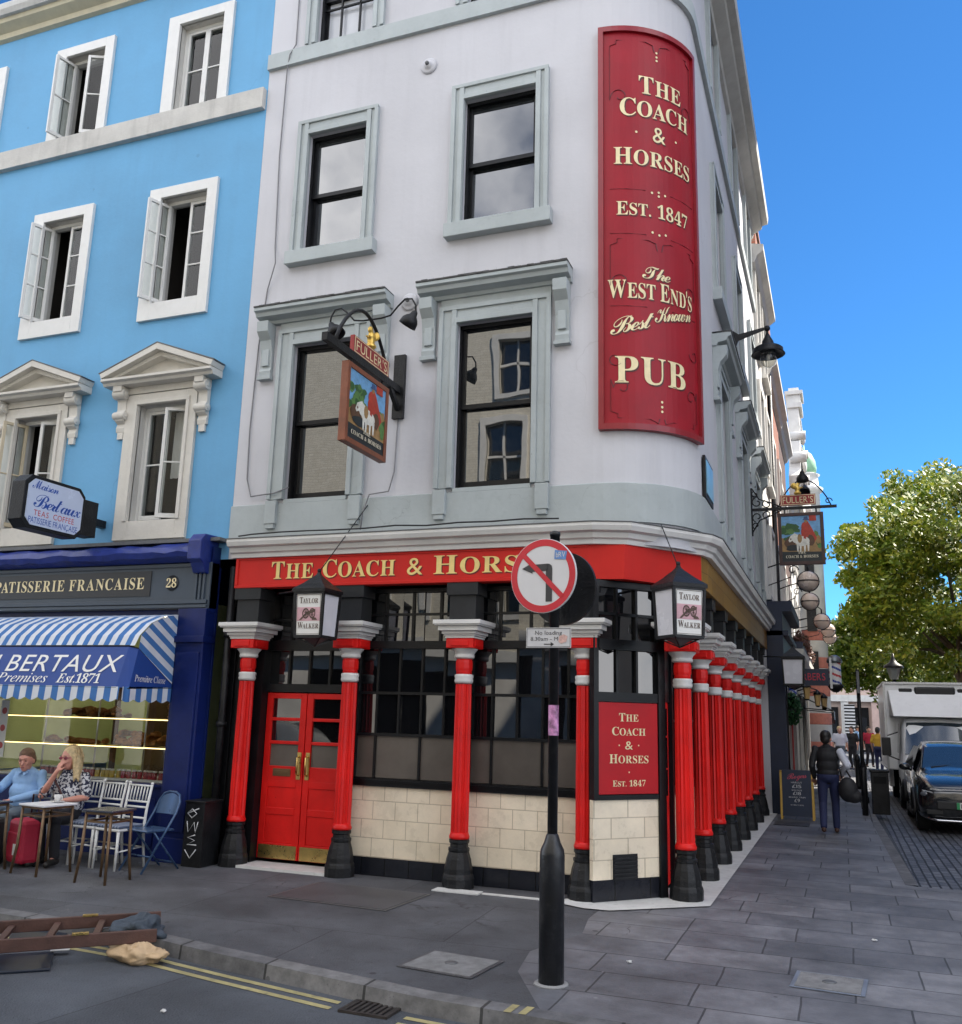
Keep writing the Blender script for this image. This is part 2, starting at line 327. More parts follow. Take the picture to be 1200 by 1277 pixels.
def grid_wall(mb, P, u0, u1, z0, z1, holes, depth=.22, mi=0, mr=None):
    us = sorted({u0, u1, *[h[0] for h in holes], *[h[1] for h in holes]}); zs = sorted({z0, z1, *[h[2] for h in holes], *[h[3] for h in holes]})
    us = [u for u in us if u0 <= u <= u1]; zs = [z for z in zs if z0 <= z <= z1]
    for a, b in zip(us, us[1:]):
        for c, d in zip(zs, zs[1:]):
            mu, mz = (a+b)/2, (c+d)/2
            if any(h[0] < mu < h[1] and h[2] < mz < h[3] for h in holes): continue
            mb.quad(P(a, 0, c), P(b, 0, c), P(b, 0, d), P(a, 0, d), mi)
    r = mi if mr is None else mr
    for a, b, c, d in holes:
        d = min(d, z1); 
        mb.quad(P(a, 0, c), P(a, depth, c), P(a, depth, d), P(a, 0, d), r); mb.quad(P(b, 0, c), P(b, depth, c), P(b, depth, d), P(b, 0, d), r)
        mb.quad(P(a, 0, d), P(b, 0, d), P(b, depth, d), P(a, depth, d), r); mb.quad(P(a, 0, c), P(b, 0, c), P(b, depth, c), P(a, depth, c), r)
# ------------------------------------------------------------------ lettering
GL = {}
def glyph(ch):
    if ch in GL: return GL[ch]
    c = bpy.data.curves.new('glyph', 'FONT'); c.body = ch; c.size = 1; c.resolution_u = 3
    o = bpy.data.objects.new('glyph', c); C.objects.link(o)
    bpy.context.view_layer.update()
    me = bpy.data.meshes.new_from_object(o.evaluated_get(bpy.context.evaluated_depsgraph_get()))
    v = [(p.co.x, p.co.y) for p in me.vertices]; f = [tuple(p.vertices) for p in me.polygons]
    bpy.data.objects.remove(o); bpy.data.curves.remove(c); bpy.data.meshes.remove(me)
    GL[ch] = (v, f, min([x for x, y in v], default=0), max([x for x, y in v], default=.3)); return GL[ch]
def styled(s, style):
    base = {'serif': (0x1D400, 0x1D41A, 0x1D7CE), 'italic': (0x1D434, 0x1D44E, None), 'bolditalic': (0x1D468, 0x1D482, 0x1D7CE), 'script': (0x1D4D0, 0x1D4EA, 0x1D7CE), 'sansbold': (0x1D5D4, 0x1D5EE, 0x1D7EC)}.get(style)
    if not base: return list(s)
    out = []
    for c in s:
        if 'A' <= c <= 'Z': out.append(chr(base[0]+ord(c)-65))
        elif 'a' <= c <= 'z': out.append('\u210e' if (style == 'italic' and c == 'h') else chr(base[1]+ord(c)-97))
        elif c.isdigit() and base[2]: out.append(chr(base[2]+ord(c)-48))
        else: out.append(c)
    return out
KERN_S = {'Kn': -.17, 'Be': -.06, 'Ma': -.1, 'Ro': -.08, 'Th': -.12, 'wn': .04, 'ow': .03}
KERN = {'RT': -.09, 'TA': -.12, 'AT': -.12, 'AU': -.05, 'AY': -.13, 'YL': -.02, 'WA': -.12, 'PA': -.1, 'LK': -.02, 'AC': -.05, 'OA': -.05, 'CO': -.03, 'RC': -.02, 'LT': -.12, 'UX': -.03, 'AL': -.02}
def letters(mb, s, place, height, width=None, style='serif', small=None, track=.07, shear=0., mi=0, align='c', lift=0.):
    """set s in the plane: place(u, v, w); capitals are `height` tall; lower-case letters become small capitals when `small` is given"""
    x = 0; parts = []; prev = ''
    for raw in s:
        if raw == ' ': x += .32; continue
        sc = 1.
        if small and raw.islower(): sc = small; raw = raw.upper()
        v, f, a, b = glyph(styled(raw, style)[0])
        x += (KERN if style != 'script' else KERN_S).get(prev+raw, 0)*sc
        prev = raw
        if style in ('script',) : adv = b-a-.06
        else: adv = b-a+track
        parts.append((v, f, x-a*sc, sc)); x += adv*sc
    tot = x-track; k = height/.68; kx = width/tot if width else k
    off = {'c': -tot*kx/2, 'l': 0, 'r': -tot*kx}[align]
    for v, f, x0, sc in parts:
        mb.add([place(off+(x0+px*sc)*kx+shear*py*sc*k, py*sc*k, lift) for px, py in v], f, mi)
    return tot*kx
def flat(c, ux, uz, n):
    c, ux, uz, n = Vector(c), Vector(ux), Vector(uz), Vector(n)
    return lambda u, v, w=0: tuple(c+ux*u+uz*v+n*w)
# ================================================================== SETTING
asphalt = mat('asphalt', (.080, .088, .102), .82, var=.22, scale=1.1, bump=.9, bscale=75, dirt=.22, dcol=(.025, .026, .03), streak=.0)
path_asphalt = mat('pavement_asphalt', (.076, .079, .088), .75, var=.3, scale=1.6, bump=.8, bscale=70, dirt=.45, dcol=(.028, .028, .032))
slabs = brick_mat('paving_slabs', (.115, .118, .13), (.175, .175, .185), (.055, .056, .06), .92, .56, .008, 'XY', rough=.62, bump=.35, var=.35, scale2=3.2, dist=.02, sq=.75)
setts = brick_mat('granite_setts', (.075, .08, .095), (.16, .165, .18), (.02, .02, .024), .24, .115, .014, 'YX', rough=.6, bump=.9, var=.3, scale2=6, dist=.02)
kerbstone = brick_mat('kerb_granite', (.125, .125, .13), (.165, .162, .16), (.04, .04, .04), .9, 10, .012, 'XY', rough=.75, bump=.4, var=.4, scale2=7)
white_stone = mat('white_stone', (.62, .62, .6), .6, var=.1, scale=4, dirt=.35, dcol=(.2, .19, .17), bump=.15)
yellow_line = mat('yellow_line_paint', (.40, .345, .165), .7, var=.2, scale=6, dirt=.6, dcol=(.12, .11, .08))
white_line = mat('white_line_paint', (.55, .55, .53), .7, var=.1, scale=6, dirt=.5, dcol=(.12, .12, .12))
weather(asphalt, spots=((26, .12, (.16, .165, .17), .5), (60, .22, (.03, .032, .036), .6), (1.3, .09, (.03, .031, .034), .7)), cracks=((.7, .012, (.02, .02, .022), .8, .56),), big=(.55, .26), patch=(5.3, 2.9, .10, .12))
weather(path_asphalt, spots=((22, .13, (.17, .17, .17), .45), (55, .2, (.035, .035, .038), .6), (2.2, .07, (.035, .034, .036), .8), (2.9, .05, (.2, .2, .2), .5)), cracks=((.9, .012, (.025, .025, .026), .8, .55),), big=(.7, .3), patch=(2.7, 1.55, .16, -.06))
weather(slabs, spots=((2.4, .075, (.05, .05, .052), .75), (3.1, .05, (.27, .27, .27), .55), (34, .14, (.07, .07, .075), .4)), cracks=((.8, .007, (.03, .03, .032), .9, .6),), big=(1.0, .3))
weather(kerbstone, spots=((30, .2, (.08, .08, .08), .5), (3, .08, (.06, .06, .06), .6)), big=(2., .25))
def st(name, mb, m, **k): o = mb.build(name, m, **k); o['kind'] = 'structure'; return o
# ground below everything, out to the horizon
st('ground', MB().quad((-900, -900, -.13), (900, -900, -.13), (900, 900, -.13), (-900, 900, -.13)), asphalt)
KERB = [(-40, 6.85), (-9, 6.78), (-6.95, 6.7), (-5.34, 6.6), (-4.6, 6.44), (-3.4, 6.22), (-2.7, 6.1), (-1.7, 6.03), (1, 5.95), (9, 5.9)]
st('road', MB().quad((-60, -20, -.1), (60, -20, -.1), (60, 9, -.1), (-60, 9, -.1)), asphalt)
# carriageway of the side street
st('side_road', MB().quad((.6, 12.55, -.1), (6.2, 12.55, -.1), (7.2, 60, -.1), (.4, 60, -.1)), asphalt)
mb = MB(); n = len(KERB)
for (a, b), (c, d) in zip(KERB, KERB[1:]):                    # kerb: top and face
    w = .16
    mb.quad((a, b, .002), (c, d, .002), (c, d+w, .004), (a, b+w, .004)); mb.quad((a, b-.015, -.1), (c, d-.015, -.1), (c, d, .002), (a, b, .002))
# kerb along the side street
for p, q in (((.74, 12.6), (.45, 26)), ((.45, 26), (.3, 60)), ((6.1, 60), (5.2, 12.6))):
    mb.quad((p[0], p[1], -.1), (q[0], q[1], -.1), (q[0], q[1], .003), (p[0], p[1], .003)); s = -1 if p[1] < q[1] else 1
    mb.quad((p[0], p[1], .003), (q[0], q[1], .003), (q[0]+s*.14, q[1], .004), (p[0]+s*.14, p[1], .004))
st('kerb', mb, kerbstone, recalc=False)
# asphalt pavement on the left, paving slabs round the corner
B0 = [(-1.9, 6.2), (-2.32, 7.0), (-2.42, 7.6), (-2.2, 8.4), (-2.3, 9.0), (-2.35, 10.4)]
mb = MB(); L = [(x, y+.16, 0) for x, y in KERB if x < -2]
mb.add(L+[(x, y, 0) for x, y in B0]+[(-7.3, 10.4, 0), (-40, 10.4, 0)], [tuple(range(len(L)+len(B0)+2))]); st('pavement', mb, path_asphalt)
mb = MB(); Rr = [(x, y+.16, 0) for x, y in KERB if x > -1.8]
mb.add([(x, y, 0) for x, y in B0[::-1]]+Rr+[(9, 12.55, 0), (.74, 12.55, 0), (.6, 12.6, 0), (.31, 26, 0), (.16, 60, 0), (-3, 60, 0), (-3, 10.4, 0)], [tuple(range(len(B0)+len(Rr)+7))]); st('pavement_slabs', mb, slabs)
st('far_pavement', MB().quad((5.34, 12.6, 0), (12, 12.6, 0), (12, 60, 0), (6.24, 60, 0)), slabs)
st('parking_bay', MB().quad((.78, 13.0, -.094), (2.9, 13.0, -.094), (2.75, 40, -.094), (.5, 40, -.094)), setts)
mb = MB()
for y in (12.66, 12.84): mb.quad((.95, y, -.09), (2.6, y, -.09), (2.6, y+.06, -.09), (.95, y+.06, -.09))
mb.quad((.92, 13.0, -.088), (2.6, 13.04, -.088), (2.6, 13.12, -.088), (.92, 13.08, -.088))
st('bay_line', mb, white_line)
mb = MB()                                                     # double yellow lines, broken at the drain
def along(x):
    for (a, b), (c, d) in zip(KERB, KERB[1:]):
        if a <= x <= c: return b+(d-b)*(x-a)/(c-a)
for off in (.1, .23):
    xs = [-14+i*.4 for i in range(27)]+[-3.28]
    xs2 = [-2.75, -2.4, -2.0, -1.5, 0, 3]
    for X in (xs, xs2):
        for a, b in zip(X, X[1:]):
            ya, yb = along(a)-off, along(b)-off
            mb.quad((a, ya, -.096), (b, yb, -.096), (b, yb-.055, -.096), (a, ya-.055, -.096))
st('yellow_line', mb, yellow_line)
mb = MB()
for x in (-2.1, -2.0): mb.quad((x, 6.05, .006), (x+.05, 6.05, .006), (x+.06, 6.21, .008), (x+.01, 6.21, .008))
st('kerb_mark', mb, yellow_line)
mb = MB()
mb.add([(-2.95, 9.62, .012), (-2.45, 9.4, .012), (-2.2, 9.41, .012), (-1.33, 10.12, .012), (-1.31, 20.5, .012), (-1.95, 20.5, .012), (-1.95, 10.4, .012), (-2.5, 9.95, .012)], [tuple(range(8))])
mb.box(-6.78, -5.48, 9.74, 10.15, .0, .03); mb.box(-4.14, -3.62, 9.55, 9.72, .0, .012); mb.box(-3.6, -2.97, 9.62, 9.68, 0, .01)
st('stone_paving', mb, white_stone)

# ================================================================== THE PUB
stucco = mat('white_stucco', (.545, .545, .575), .75, var=.05, scale=.9, bump=.12, bscale=14, streak=.3, dcol=(.37, .365, .385))
trim = mat('grey_green_trim', (.385, .425, .43), .65, var=.07, scale=2.5, bump=.1, bscale=20, dirt=.14, dcol=(.17, .19, .19), streak=.12)
wht = mat('white_gloss', (.66, .65, .63), .4, var=.05, scale=3, dirt=.12, dcol=(.4, .39, .37))
blk = mat('black_gloss', (.007, .0075, .009), .3, spec=.25, var=.4, scale=4, bump=.06, bscale=30)
blk2 = mat('black_iron', (.010, .0105, .012), .42, spec=.3, var=.45, scale=7, bump=.25, bscale=45, dirt=.1, dcol=(.07, .07, .068))
red = mat('red_gloss', (.68, .011, .009), .4, spec=.3, var=.13, scale=3, bump=.08, bscale=30, streak=.15, dcol=(.28, .008, .01))
fred = mat('fascia_red', (.56, .018, .013), .5, spec=.25, var=.08, scale=2, streak=.18, dcol=(.3, .02, .016))
crim = mat('sign_crimson', (.30, .008, .018), .42, spec=.28, var=.12, scale=2.3, streak=.25, dcol=(.38, .05, .07))
gold = mat('gold_lettering', (.80, .60, .22), .45, var=.1, scale=12)
cream = mat('cream_lettering', (.82, .70, .42), .5, var=.12, scale=9)
shade_red = mat('letter_shadow_red', (.13, .01, .008), .5, var=.1)
brass = mat('brass', (.62, .45, .16), .28, metal=1, var=.15, scale=12)
steel = mat('steel', (.5, .5, .52), .3, metal=1, var=.1, scale=12)
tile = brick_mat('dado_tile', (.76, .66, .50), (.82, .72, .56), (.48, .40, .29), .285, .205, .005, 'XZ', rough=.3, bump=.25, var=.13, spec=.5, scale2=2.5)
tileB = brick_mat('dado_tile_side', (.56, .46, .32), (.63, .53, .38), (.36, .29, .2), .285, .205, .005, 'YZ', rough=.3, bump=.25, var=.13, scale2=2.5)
btile = brick_mat('black_tile', (.01, .011, .016), (.016, .018, .024), (.004, .004, .004), .3, .24, .006, 'XZ', rough=.18, bump=.3, var=.2)
oak = brick_mat('fascia_gold_wood', (.21, .105, .018), (.27, .145, .028), (.12, .06, .015), 1.2, .5, .006, 'YZ', rough=.45, bump=.1, var=.2)
weather(stucco, cracks=((.42, .003, (.34, .33, .34), .35, .57), (1.3, .003, (.38, .37, .38), .3, .64)), spots=((1.1, .035, (.40, .39, .40), .5), (5, .05, (.5, .49, .5), .4)), big=(.35, .06))
weather(red, spots=((14, .09, (.16, .006, .006), .55), (31, .12, (.5, .2, .17), .25)), big=(1.6, .12)); weather(wht, spots=((18, .1, (.3, .28, .26), .45),), big=(2, .08)); weather(trim, spots=((6, .06, (.2, .21, .21), .5),), cracks=((1.1, .004, (.2, .22, .22), .5, .56),), big=(.8, .07))
weather(tile, spots=((9, .045, (.25, .2, .14), .6),), big=(.9, .07)); weather(blk2, spots=((24, .12, (.11, .105, .1), .5),))
glass = window_glass()
dglass = window_glass('dark_pane', (.006, .0065, .008), 1.6, .0007, 2.2)
frost = mat('frosted_glass', (.10, .085, .072), .3, var=.35, scale=1.3, spec=.6)
lead = mat('lead', (.12, .125, .13), .6, var=.25, scale=6, bump=.2)

pub = thing('pub_building', (-4.3, 9.85, 0), 'white corner pub with red columns, red fascia and grey-green window surrounds', 'pub')
cols_u = [(-6.5, -5.6), (-4.17, -3.2)]
HA = [(a, b, z0, z1) for a, b in cols_u for z0, z1 in ((4.44, 6.53), (7.87, 9.65), (11.12, 12.7))]
cols_b = [(12.75, 13.68), (15.75, 16.68), (18.6, 19.5)]
HB = [(a, b, z0, z1) for a, b in cols_b for z0, z1 in ((4.44, 6.53), (7.87, 9.65), (11.12, 12.7))]
mb = MB(); grid_wall(mb, PA, -7.28, -2.47, 3.7, 13.2, HA); grid_wall(mb, PB, 10.92, 20.4, 3.7, 13.2, HB)
ARC = [(-2.47+1.07*sin(t*pi/2/14), 10.92-1.07*cos(t*pi/2/14)) for t in range(15)]
for i, ((a, b), (c, d)) in enumerate(zip(ARC, ARC[1:])): mb.add([(a, b, 3.7), (c, d, 3.7), (c, d, 13.2), (a, b, 13.2)], [(0, 1, 2, 3)], 0, True)
mb.quad((-7.28, 20.4, 0), (-1.4, 20.4, 0), (-1.4, 20.4, 13.2), (-7.28, 20.4, 13.2)); mb.quad((-7.28, 10.2, 0), (-7.28, 20.4, 0), (-7.28, 20.4, 13.2), (-7.28, 10.2, 13.2))
mb.build('wall', stucco, pub, recalc=False)
st_path = [(-7.28, 9.85)]+ARC+[(-1.4, 20.4)]
mb = MB().sweep(st_path, [(0.001, 3.95), (.035, 3.95), (.035, 4.385), (.001, 4.4)]); mb.build('base_band', trim, pub)
mb = MB().sweep(st_path, [(0.001, 10.86), (.06, 10.86), (.06, 11.1), (.001, 11.12)]); mb.build('string_course', trim, pub)
mb = MB().sweep(st_path, [(0.001, 12.68), (.06, 12.7), (.08, 12.8), (.26, 12.9), (.28, 12.98), (.40, 13.0), (.42, 13.16), (.36, 13.22), (.001, 13.25)]); mb.build('roof_cornice', mat('cornice_paint', (.5, .49, .46), .7, streak=.3, dcol=(.25, .24, .22)), pub)
MB().add([(x, y, 13.24) for x, y in st_path]+[(-7.28, 20.4, 13.24)], [tuple(range(len(st_path)+1))]).build('roof', lead, pub)

def sash_window(P, u0, u1, z0, z1, kind, bars=0, blind=False):
    mb = MB(); o = .23 if kind == 'first' else .17
    b0 = z0
    for a, b in ((u0-o, u0), (u1, u1+o)):
        mb.boxP(P, a, b, -.045, .01, b0, z1+(.22 if kind != 'third' else .18))
    mb.boxP(P, u0, u1, -.045, .01, z1, z1+.22)
    # inner and outer fillets
    for a, b, d in ((u0-.07, u0-.005, -.065), (u1+.005, u1+.07, -.065), (u0-o-.006, u0-o+.05, -.07), (u1+o-.05, u1+o+.006, -.07)): mb.boxP(P, a, b, d, -.046, b0+.002, z1+.2)
    mb.boxP(P, u0-.07, u1+.07, -.064, -.046, z1+.002, z1+.07); mb.boxP(P, u0-o-.006, u1+o+.006, -.071, -.046, z1+.17, z1+.223)
    w = mb.build('window', trim, pub, bevel=.004)
    if kind == 'second':
        MB().boxP(P, u0-o-.03, u1+o+.06, -.13, .02, z0-.19, z0-.002).build('sill', trim, w, bevel=.006)
    else: MB().boxP(P, u0, u1, -.03, .21, z0-.05, z0+.001).build('sill', trim, w)
    # sashes
    zm = z0+(z1-z0)*.5; f = MB()
    for a, b, d in ((z0, zm+.03, .15), (zm-.03, z1, .10)):
        f.boxP(P, u0+.025, u0+.068, d, d+.045, a, b); f.boxP(P, u1-.068, u1-.025, d, d+.045, a, b)
        f.boxP(P, u0+.03, u1-.03, d-.001, d+.046, a, a+(.11 if a == z0 else .055)); f.boxP(P, u0+.03, u1-.03, d-.001, d+.046, b-.055, b)
    f.boxP(P, u0, u0+.03, .06, .21, z0, z1); f.boxP(P, u1-.03, u1, .06, .21, z0, z1); f.boxP(P, u0, u1, .06, .21, z1-.05, z1)
    if bars:
        for i in range(1, bars):
            u = u0+(u1-u0)*i/bars; f.boxP(P, u-.012, u+.012, .1, .13, z0+.02, z1-.02)
        for zz in (z0+.62, z0+1.05): f.boxP(P, u0+.04, u1-.04, .1, .129, zz-.012, zz+.012)
    f.build('sash', blk, w)
    for a, b, d in ((z0+.1, zm, .175), (zm, z1-.04, .125)):
        t = random.uniform(-.006, .006); t2 = random.uniform(-.004, .004)
        MB().quad(P(u0+.06, d+t2, a), P(u1-.06, d-t2, a), P(u1-.06, d-t2+t, b), P(u0+.06, d+t2+t, b)).build('pane', glass if not blind else mat('blind_behind_glass', (.5, .52, .56), .15, var=.05), w, recalc=False)
    if kind == 'first':
        uc = (u0+u1)/2; h = MB()
        prof = [(-.02, 6.86), (.06, 6.86), (.08, 6.9), (.2, 6.92), (.22, 6.97), (.26, 6.985), (.26, 7.03), (-.02, 7.06)]
        vs = []
        a, b = uc-.97, uc+.97
        for u in (a, b):
            for oo, z in prof: vs.append(P(u, -oo, z))
        k = len(prof); h.add(vs, [tuple(range(k)), tuple(range(k, 2*k))]+[(i, (i+1) % k, k+(i+1) % k, k+i) for i in range(k)])
        h.boxP(P, u0-o, u1+o, -.03, .005, 6.76, 6.86)
        for i in range(14):
            u = a+.07+i*(b-a-.14)/13; h.boxP(P, u-.004, u+.004, -.2, -.195, 7.05, 7.11)       # pigeon spikes
        h.build('hood', trim, w, bevel=.004)
        lf = MB()
        for i in range(24):
            ua = a+(b-a)*i/24; ub = a+(b-a)*(i+1)/24; lf.boxP(P, ua, ub, -.268-random.random()*.006, -.01, 7.031+random.random()*.004, 7.05+random.random()*.012)
        lf.build('flashing', mat('grimy_lead', (.06, .06, .06), .75, var=.6, scale=9), w)
        for s in (-1, 1):
            uu = uc+s*.86; c = MB(); pr = [(0, 6.13), (.06, 6.13), (.07, 6.2), (.05, 6.25), (.06, 6.45), (.1, 6.62), (.19, 6.72), (.2, 6.86), (0, 6.86)]
            vs = [P(uu+e*.085, -oo, z) for e in (-1, 1) for oo, z in pr]; k = len(pr)
            c.add(vs, [tuple(range(k)), tuple(range(k, 2*k))]+[(i, (i+1) % k, k+(i+1) % k, k+i) for i in range(k)])
            c.boxP(P, uu-.05, uu+.05, -.08, -.05, 6.27, 6.5); c.boxP(P, uu-.1, uu+.1, -.09, 0, 6.08, 6.13); c.build('console', trim, w, bevel=.004)
        for uu in (u0-.15, u1+.15):
            MB().boxP(P, uu-.08, uu+.08, -.09, -.02, 4.12, 4.42).boxP(P, uu-.06, uu+.06, -.08, -.02, 4.06, 4.12).build('bracket', trim, w, bevel=.006)
    return w
for i, (a, b) in enumerate(cols_u):
    sash_window(PA, a, b, 4.44, 6.53, 'first'); sash_window(PA, a, b, 7.87, 9.65, 'second'); sash_window(PA, a, b, 11.12, 12.7, 'third', 3, True)
for a, b in cols_b:
    sash_window(PB, a, b, 4.44, 6.53, 'first'); sash_window(PB, a, b, 7.87, 9.65, 'second'); sash_window(PB, a, b, 11.12, 12.7, 'third')
# shop cornice, flashing, fascia
CP = [(-7.06, 9.73), (-2.50, 9.73), (-2.11, 9.80), (-1.42, 10.75), (-1.38, 11.0), (-1.38, 20.4)]
CP2 = [(-7.12, 9.75), (-2.44, 9.75), (-2.12, 9.86), (-1.44, 10.72), (-1.38, 10.95), (-1.38, 20.42)]
mb = MB().sweep(CP2, [(-.1, 3.68), (.06, 3.68), (.07, 3.73), (.10, 3.745), (.115, 3.80), (.17, 3.815), (.19, 3.865), (.19, 3.90), (-.1, 3.93)]); mb.build('shop_cornice', wht, pub, bevel=.003)
MB().sweep(CP2, [(-.1, 3.925), (.2, 3.902), (.2, 3.912), (-.1, 3.965)]).build('flashing', lead, pub)
fas = MB().sweep(CP[:4], [(0, 3.3), (0, 3.69), (-.14, 3.69), (-.14, 3.3)]).build('fascia', fred, pub, label='red fascia over the front with yellow lettering')
fb = MB(); fb.sweep(CP[:2], [(0.001, 3.66), (.012, 3.655), (.012, 3.678), (.001, 3.682)]); fb.sweep(CP[:2], [(0.001, 3.305), (.014, 3.305), (.014, 3.335), (.001, 3.34)])
fb.box(-7.058, -7.02, 9.715, 9.73, 3.34, 3.655); fb.build('moulding', fred, fas)
fP = flat((-6.53, 9.73, 3.415), (1, 0, 0), (0, 0, 1), (0, -1, 0))
tx = MB(); letters(tx, 'The', fP, .205, None, small=.85, align='l', track=.08, lift=.006)
def words(mbs, specs, base_y, z, h, place_from):
    for txt, x0, x1 in specs:
        for mb_, dx, dz, l in mbs:
            p = place_from((x0+x1)/2+dx, z+dz); letters(mb_, txt, p, h, x1-x0, small=.86, track=.09, lift=l)
tx, sh = MB(), MB()
words([(sh, .012, -.014, .003), (tx, 0, 0, .006)], [('The', -6.53, -5.94), ('Coach', -5.80, -4.83), ('Horses', -4.33, -2.86)], 9.73, 3.405, .215, lambda x, z: flat((x, 9.73, z), (1, 0, 0), (0, 0, 1), (0, -1, 0)))
for m_, dx, dz, l in ((sh, .012, -.014, .003), (tx, 0, 0, .006)): letters(m_, '&', flat((-4.57+dx, 9.73, 3.405+dz), (1, 0, 0), (0, 0, 1), (0, -1, 0)), .2, .2, style='bold', lift=l)
sh.build('letter_shadow', shade_red, fas, recalc=False); tx.build('lettering', gold, fas, recalc=False)
MB().sweep(CP[3:], [(0, 3.3), (0, 3.69), (-.14, 3.69), (-.14, 3.3)]).build('side_fascia', oak, pub, label='golden brown wooden fascia along the side street')
MB().add([(x, y, 3.32) for x, y in CP]+[(-2.3, 20.4, 3.32), (-2.3, 10.9, 3.32), (-2.75, 10.3, 3.32), (-7.06, 10.3, 3.32)], [tuple(range(len(CP)+4))]).build('soffit', blk, pub)

# ---- ground floor front
PG = lambda u, d, z: (u, 10.05+d, z)
PS = lambda u, d, z: (-1.86-d, u, z)
ta = Vector((.674, .739)); na = Vector((-.739, .674))
PC = lambda u, d, z: (-2.39+ta.x*u+na.x*d, 9.74+ta.y*u+na.y*d, z)
dado = MB(); dado.boxP(PG, -5.44, -2.5, 0, .1, .2, .985); dado.build('dado', tile, pub)
MB().boxP(PG, -5.44, -2.5, .004, .1, 0, .198).build('plinth', btile, pub)
MB().boxP(PC, -.06, .80, 0, .06, .22, 1.0).build('dado', tile, pub)
MB().boxP(PC, -.06, .80, .004, .06, 0, .218).build('plinth', btile, pub)
vt = MB(); vt.boxP(PC, .18, .49, -.006, .0, .21, .46)
for i in range(6): vt.boxP(PC, .19, .48, -.022, -.006, .225+i*.038, .243+i*.038)
vt.build('vent_grille', blk2, pub)
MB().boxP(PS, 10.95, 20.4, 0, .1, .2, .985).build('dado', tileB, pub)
MB().boxP(PS, 10.95, 20.4, .004, .1, 0, .198).build('plinth', blk, pub)
def glazed_bay(P, u0, u1, ncol, name='window', zb=1.08, frosted=True, zt=3.29, rows=(1.57, 2.05), ztr=2.57):
    f = MB()
    f.boxP(P, u0, u1, -.03, .08, .985, zb-.005)                    # sill
    f.boxP(P, u0, u1, -.05, .06, 1.035, 1.06)
    f.boxP(P, u0, u0+.05, -.02, .08, zb-.005, zt); f.boxP(P, u1-.05, u1, -.02, .08, zb-.005, zt)
    f.boxP(P, u0+.05, u1-.05, -.035, .08, ztr, ztr+.09); f.boxP(P, u0+.05, u1-.05, -.02, .08, zt-.05, zt)
    for i in range(1, ncol):
        u = u0+(u1-u0)*i/ncol; lo = rows[0] if (frosted and i % 2 == 0) else zb
        f.boxP(P, u-.013, u+.013, .005, .05, lo, ztr)
    for i in range(1, max(2, ncol-1)):
        u = u0+(u1-u0)*i/max(2, ncol-1); f.boxP(P, u-.015, u+.015, .005, .05, ztr+.09, zt-.05)
    for z in rows: f.boxP(P, u0+.05, u1-.05, .003, .052, z-.016, z+.016)
    zz = (ztr+zt)/2+.05; f.boxP(P, u0+.05, u1-.05, .003, .052, zz-.013, zz+.013)
    w = f.build(name, blk, pub)
    for z0, z1, g in ((zb, rows[0], frost if frosted else dglass), (rows[0], rows[1], dglass), (rows[1], ztr, dglass), (ztr+.09, zt-.05, dglass)):
        for i in range(ncol):
            a = u0+(u1-u0)*i/ncol; b = u0+(u1-u0)*(i+1)/ncol; t = random.uniform(-.008, .008) if g != frost else 0; t2 = random.uniform(-.008, .008) if g != frost else 0
            MB().quad(P(a, .03+t, z0), P(b, .03-t, z0), P(b, .03-t+t2, z1), P(a, .03+t+t2, z1)).build('pane', g, w, recalc=False)
glazed_bay(PG, -5.44, -4.0, 5); glazed_bay(PG, -3.99, -2.5, 5)
f = MB()
f.boxP(PC, -.06, .0, -.02, .07, 1.0, 3.29); f.boxP(PC, .77, .86, -.03, .07, 0, 3.29); f.boxP(PC, 0, .77, -.02, .07, 2.0, 2.1); f.boxP(PC, 0, .77, -.02, .07, 1.0, 1.05); f.boxP(PC, 0, .77, -.03, .07, 2.55, 2.66); f.boxP(PC, 0, .77, -.02, .07, 3.22, 3.29)
for u in (.25, .51): f.boxP(PC, u-.014, u+.014, 0, .05, 2.1, 3.22)
f.boxP(PC, 0, .77, 0, .05, 2.92, 2.95)
w = f.build('window', blk, pub)
for z0, z1 in ((2.1, 2.55), (2.66, 2.93), (2.94, 3.22)):
    for a, b in ((0, .25), (.25, .51), (.51, .77)):
        t = random.uniform(-.01, .01); MB().quad(PC(a, .03+t, z0), PC(b, .03-t, z0), PC(b, .03-t, z1), PC(a, .03+t, z1)).build('pane', dglass, w, recalc=False)
bd = MB().boxP(PC, .004, .766, -.012, .03, 1.055, 1.995).build('board', mat('board_red', (.45, .008, .014), .45, spec=.3, var=.1, scale=3), pub, label='red notice board with cream lettering beside the corner door', bevel=.004)
bl = MB()
for txt, z, h, w_ in (('The', 1.80, .085, .25), ('Coach', 1.655, .085, .43), ('&', 1.51, .085, .1), ('Horses', 1.37, .09, .50), ('Est. 1847', 1.135, .06, .42)):
    c = PC(.385, -.012, z); letters(bl, txt, flat(c, (ta.x, ta.y, 0), (0, 0, 1), (-na.x, -na.y, 0)), h, w_, small=.85 if txt[0] != '&' else None, style='serif' if txt != '&' else 'bold', lift=.003)
for u in (.26, .51): bl.boxP(PC, u-.007, u+.007, -.016, -.0125, 1.545, 1.559)
bl.boxP(PC, .378, .392, -.016, -.0125, 1.27, 1.284)
bl.build('lettering', cream, bd, recalc=False)
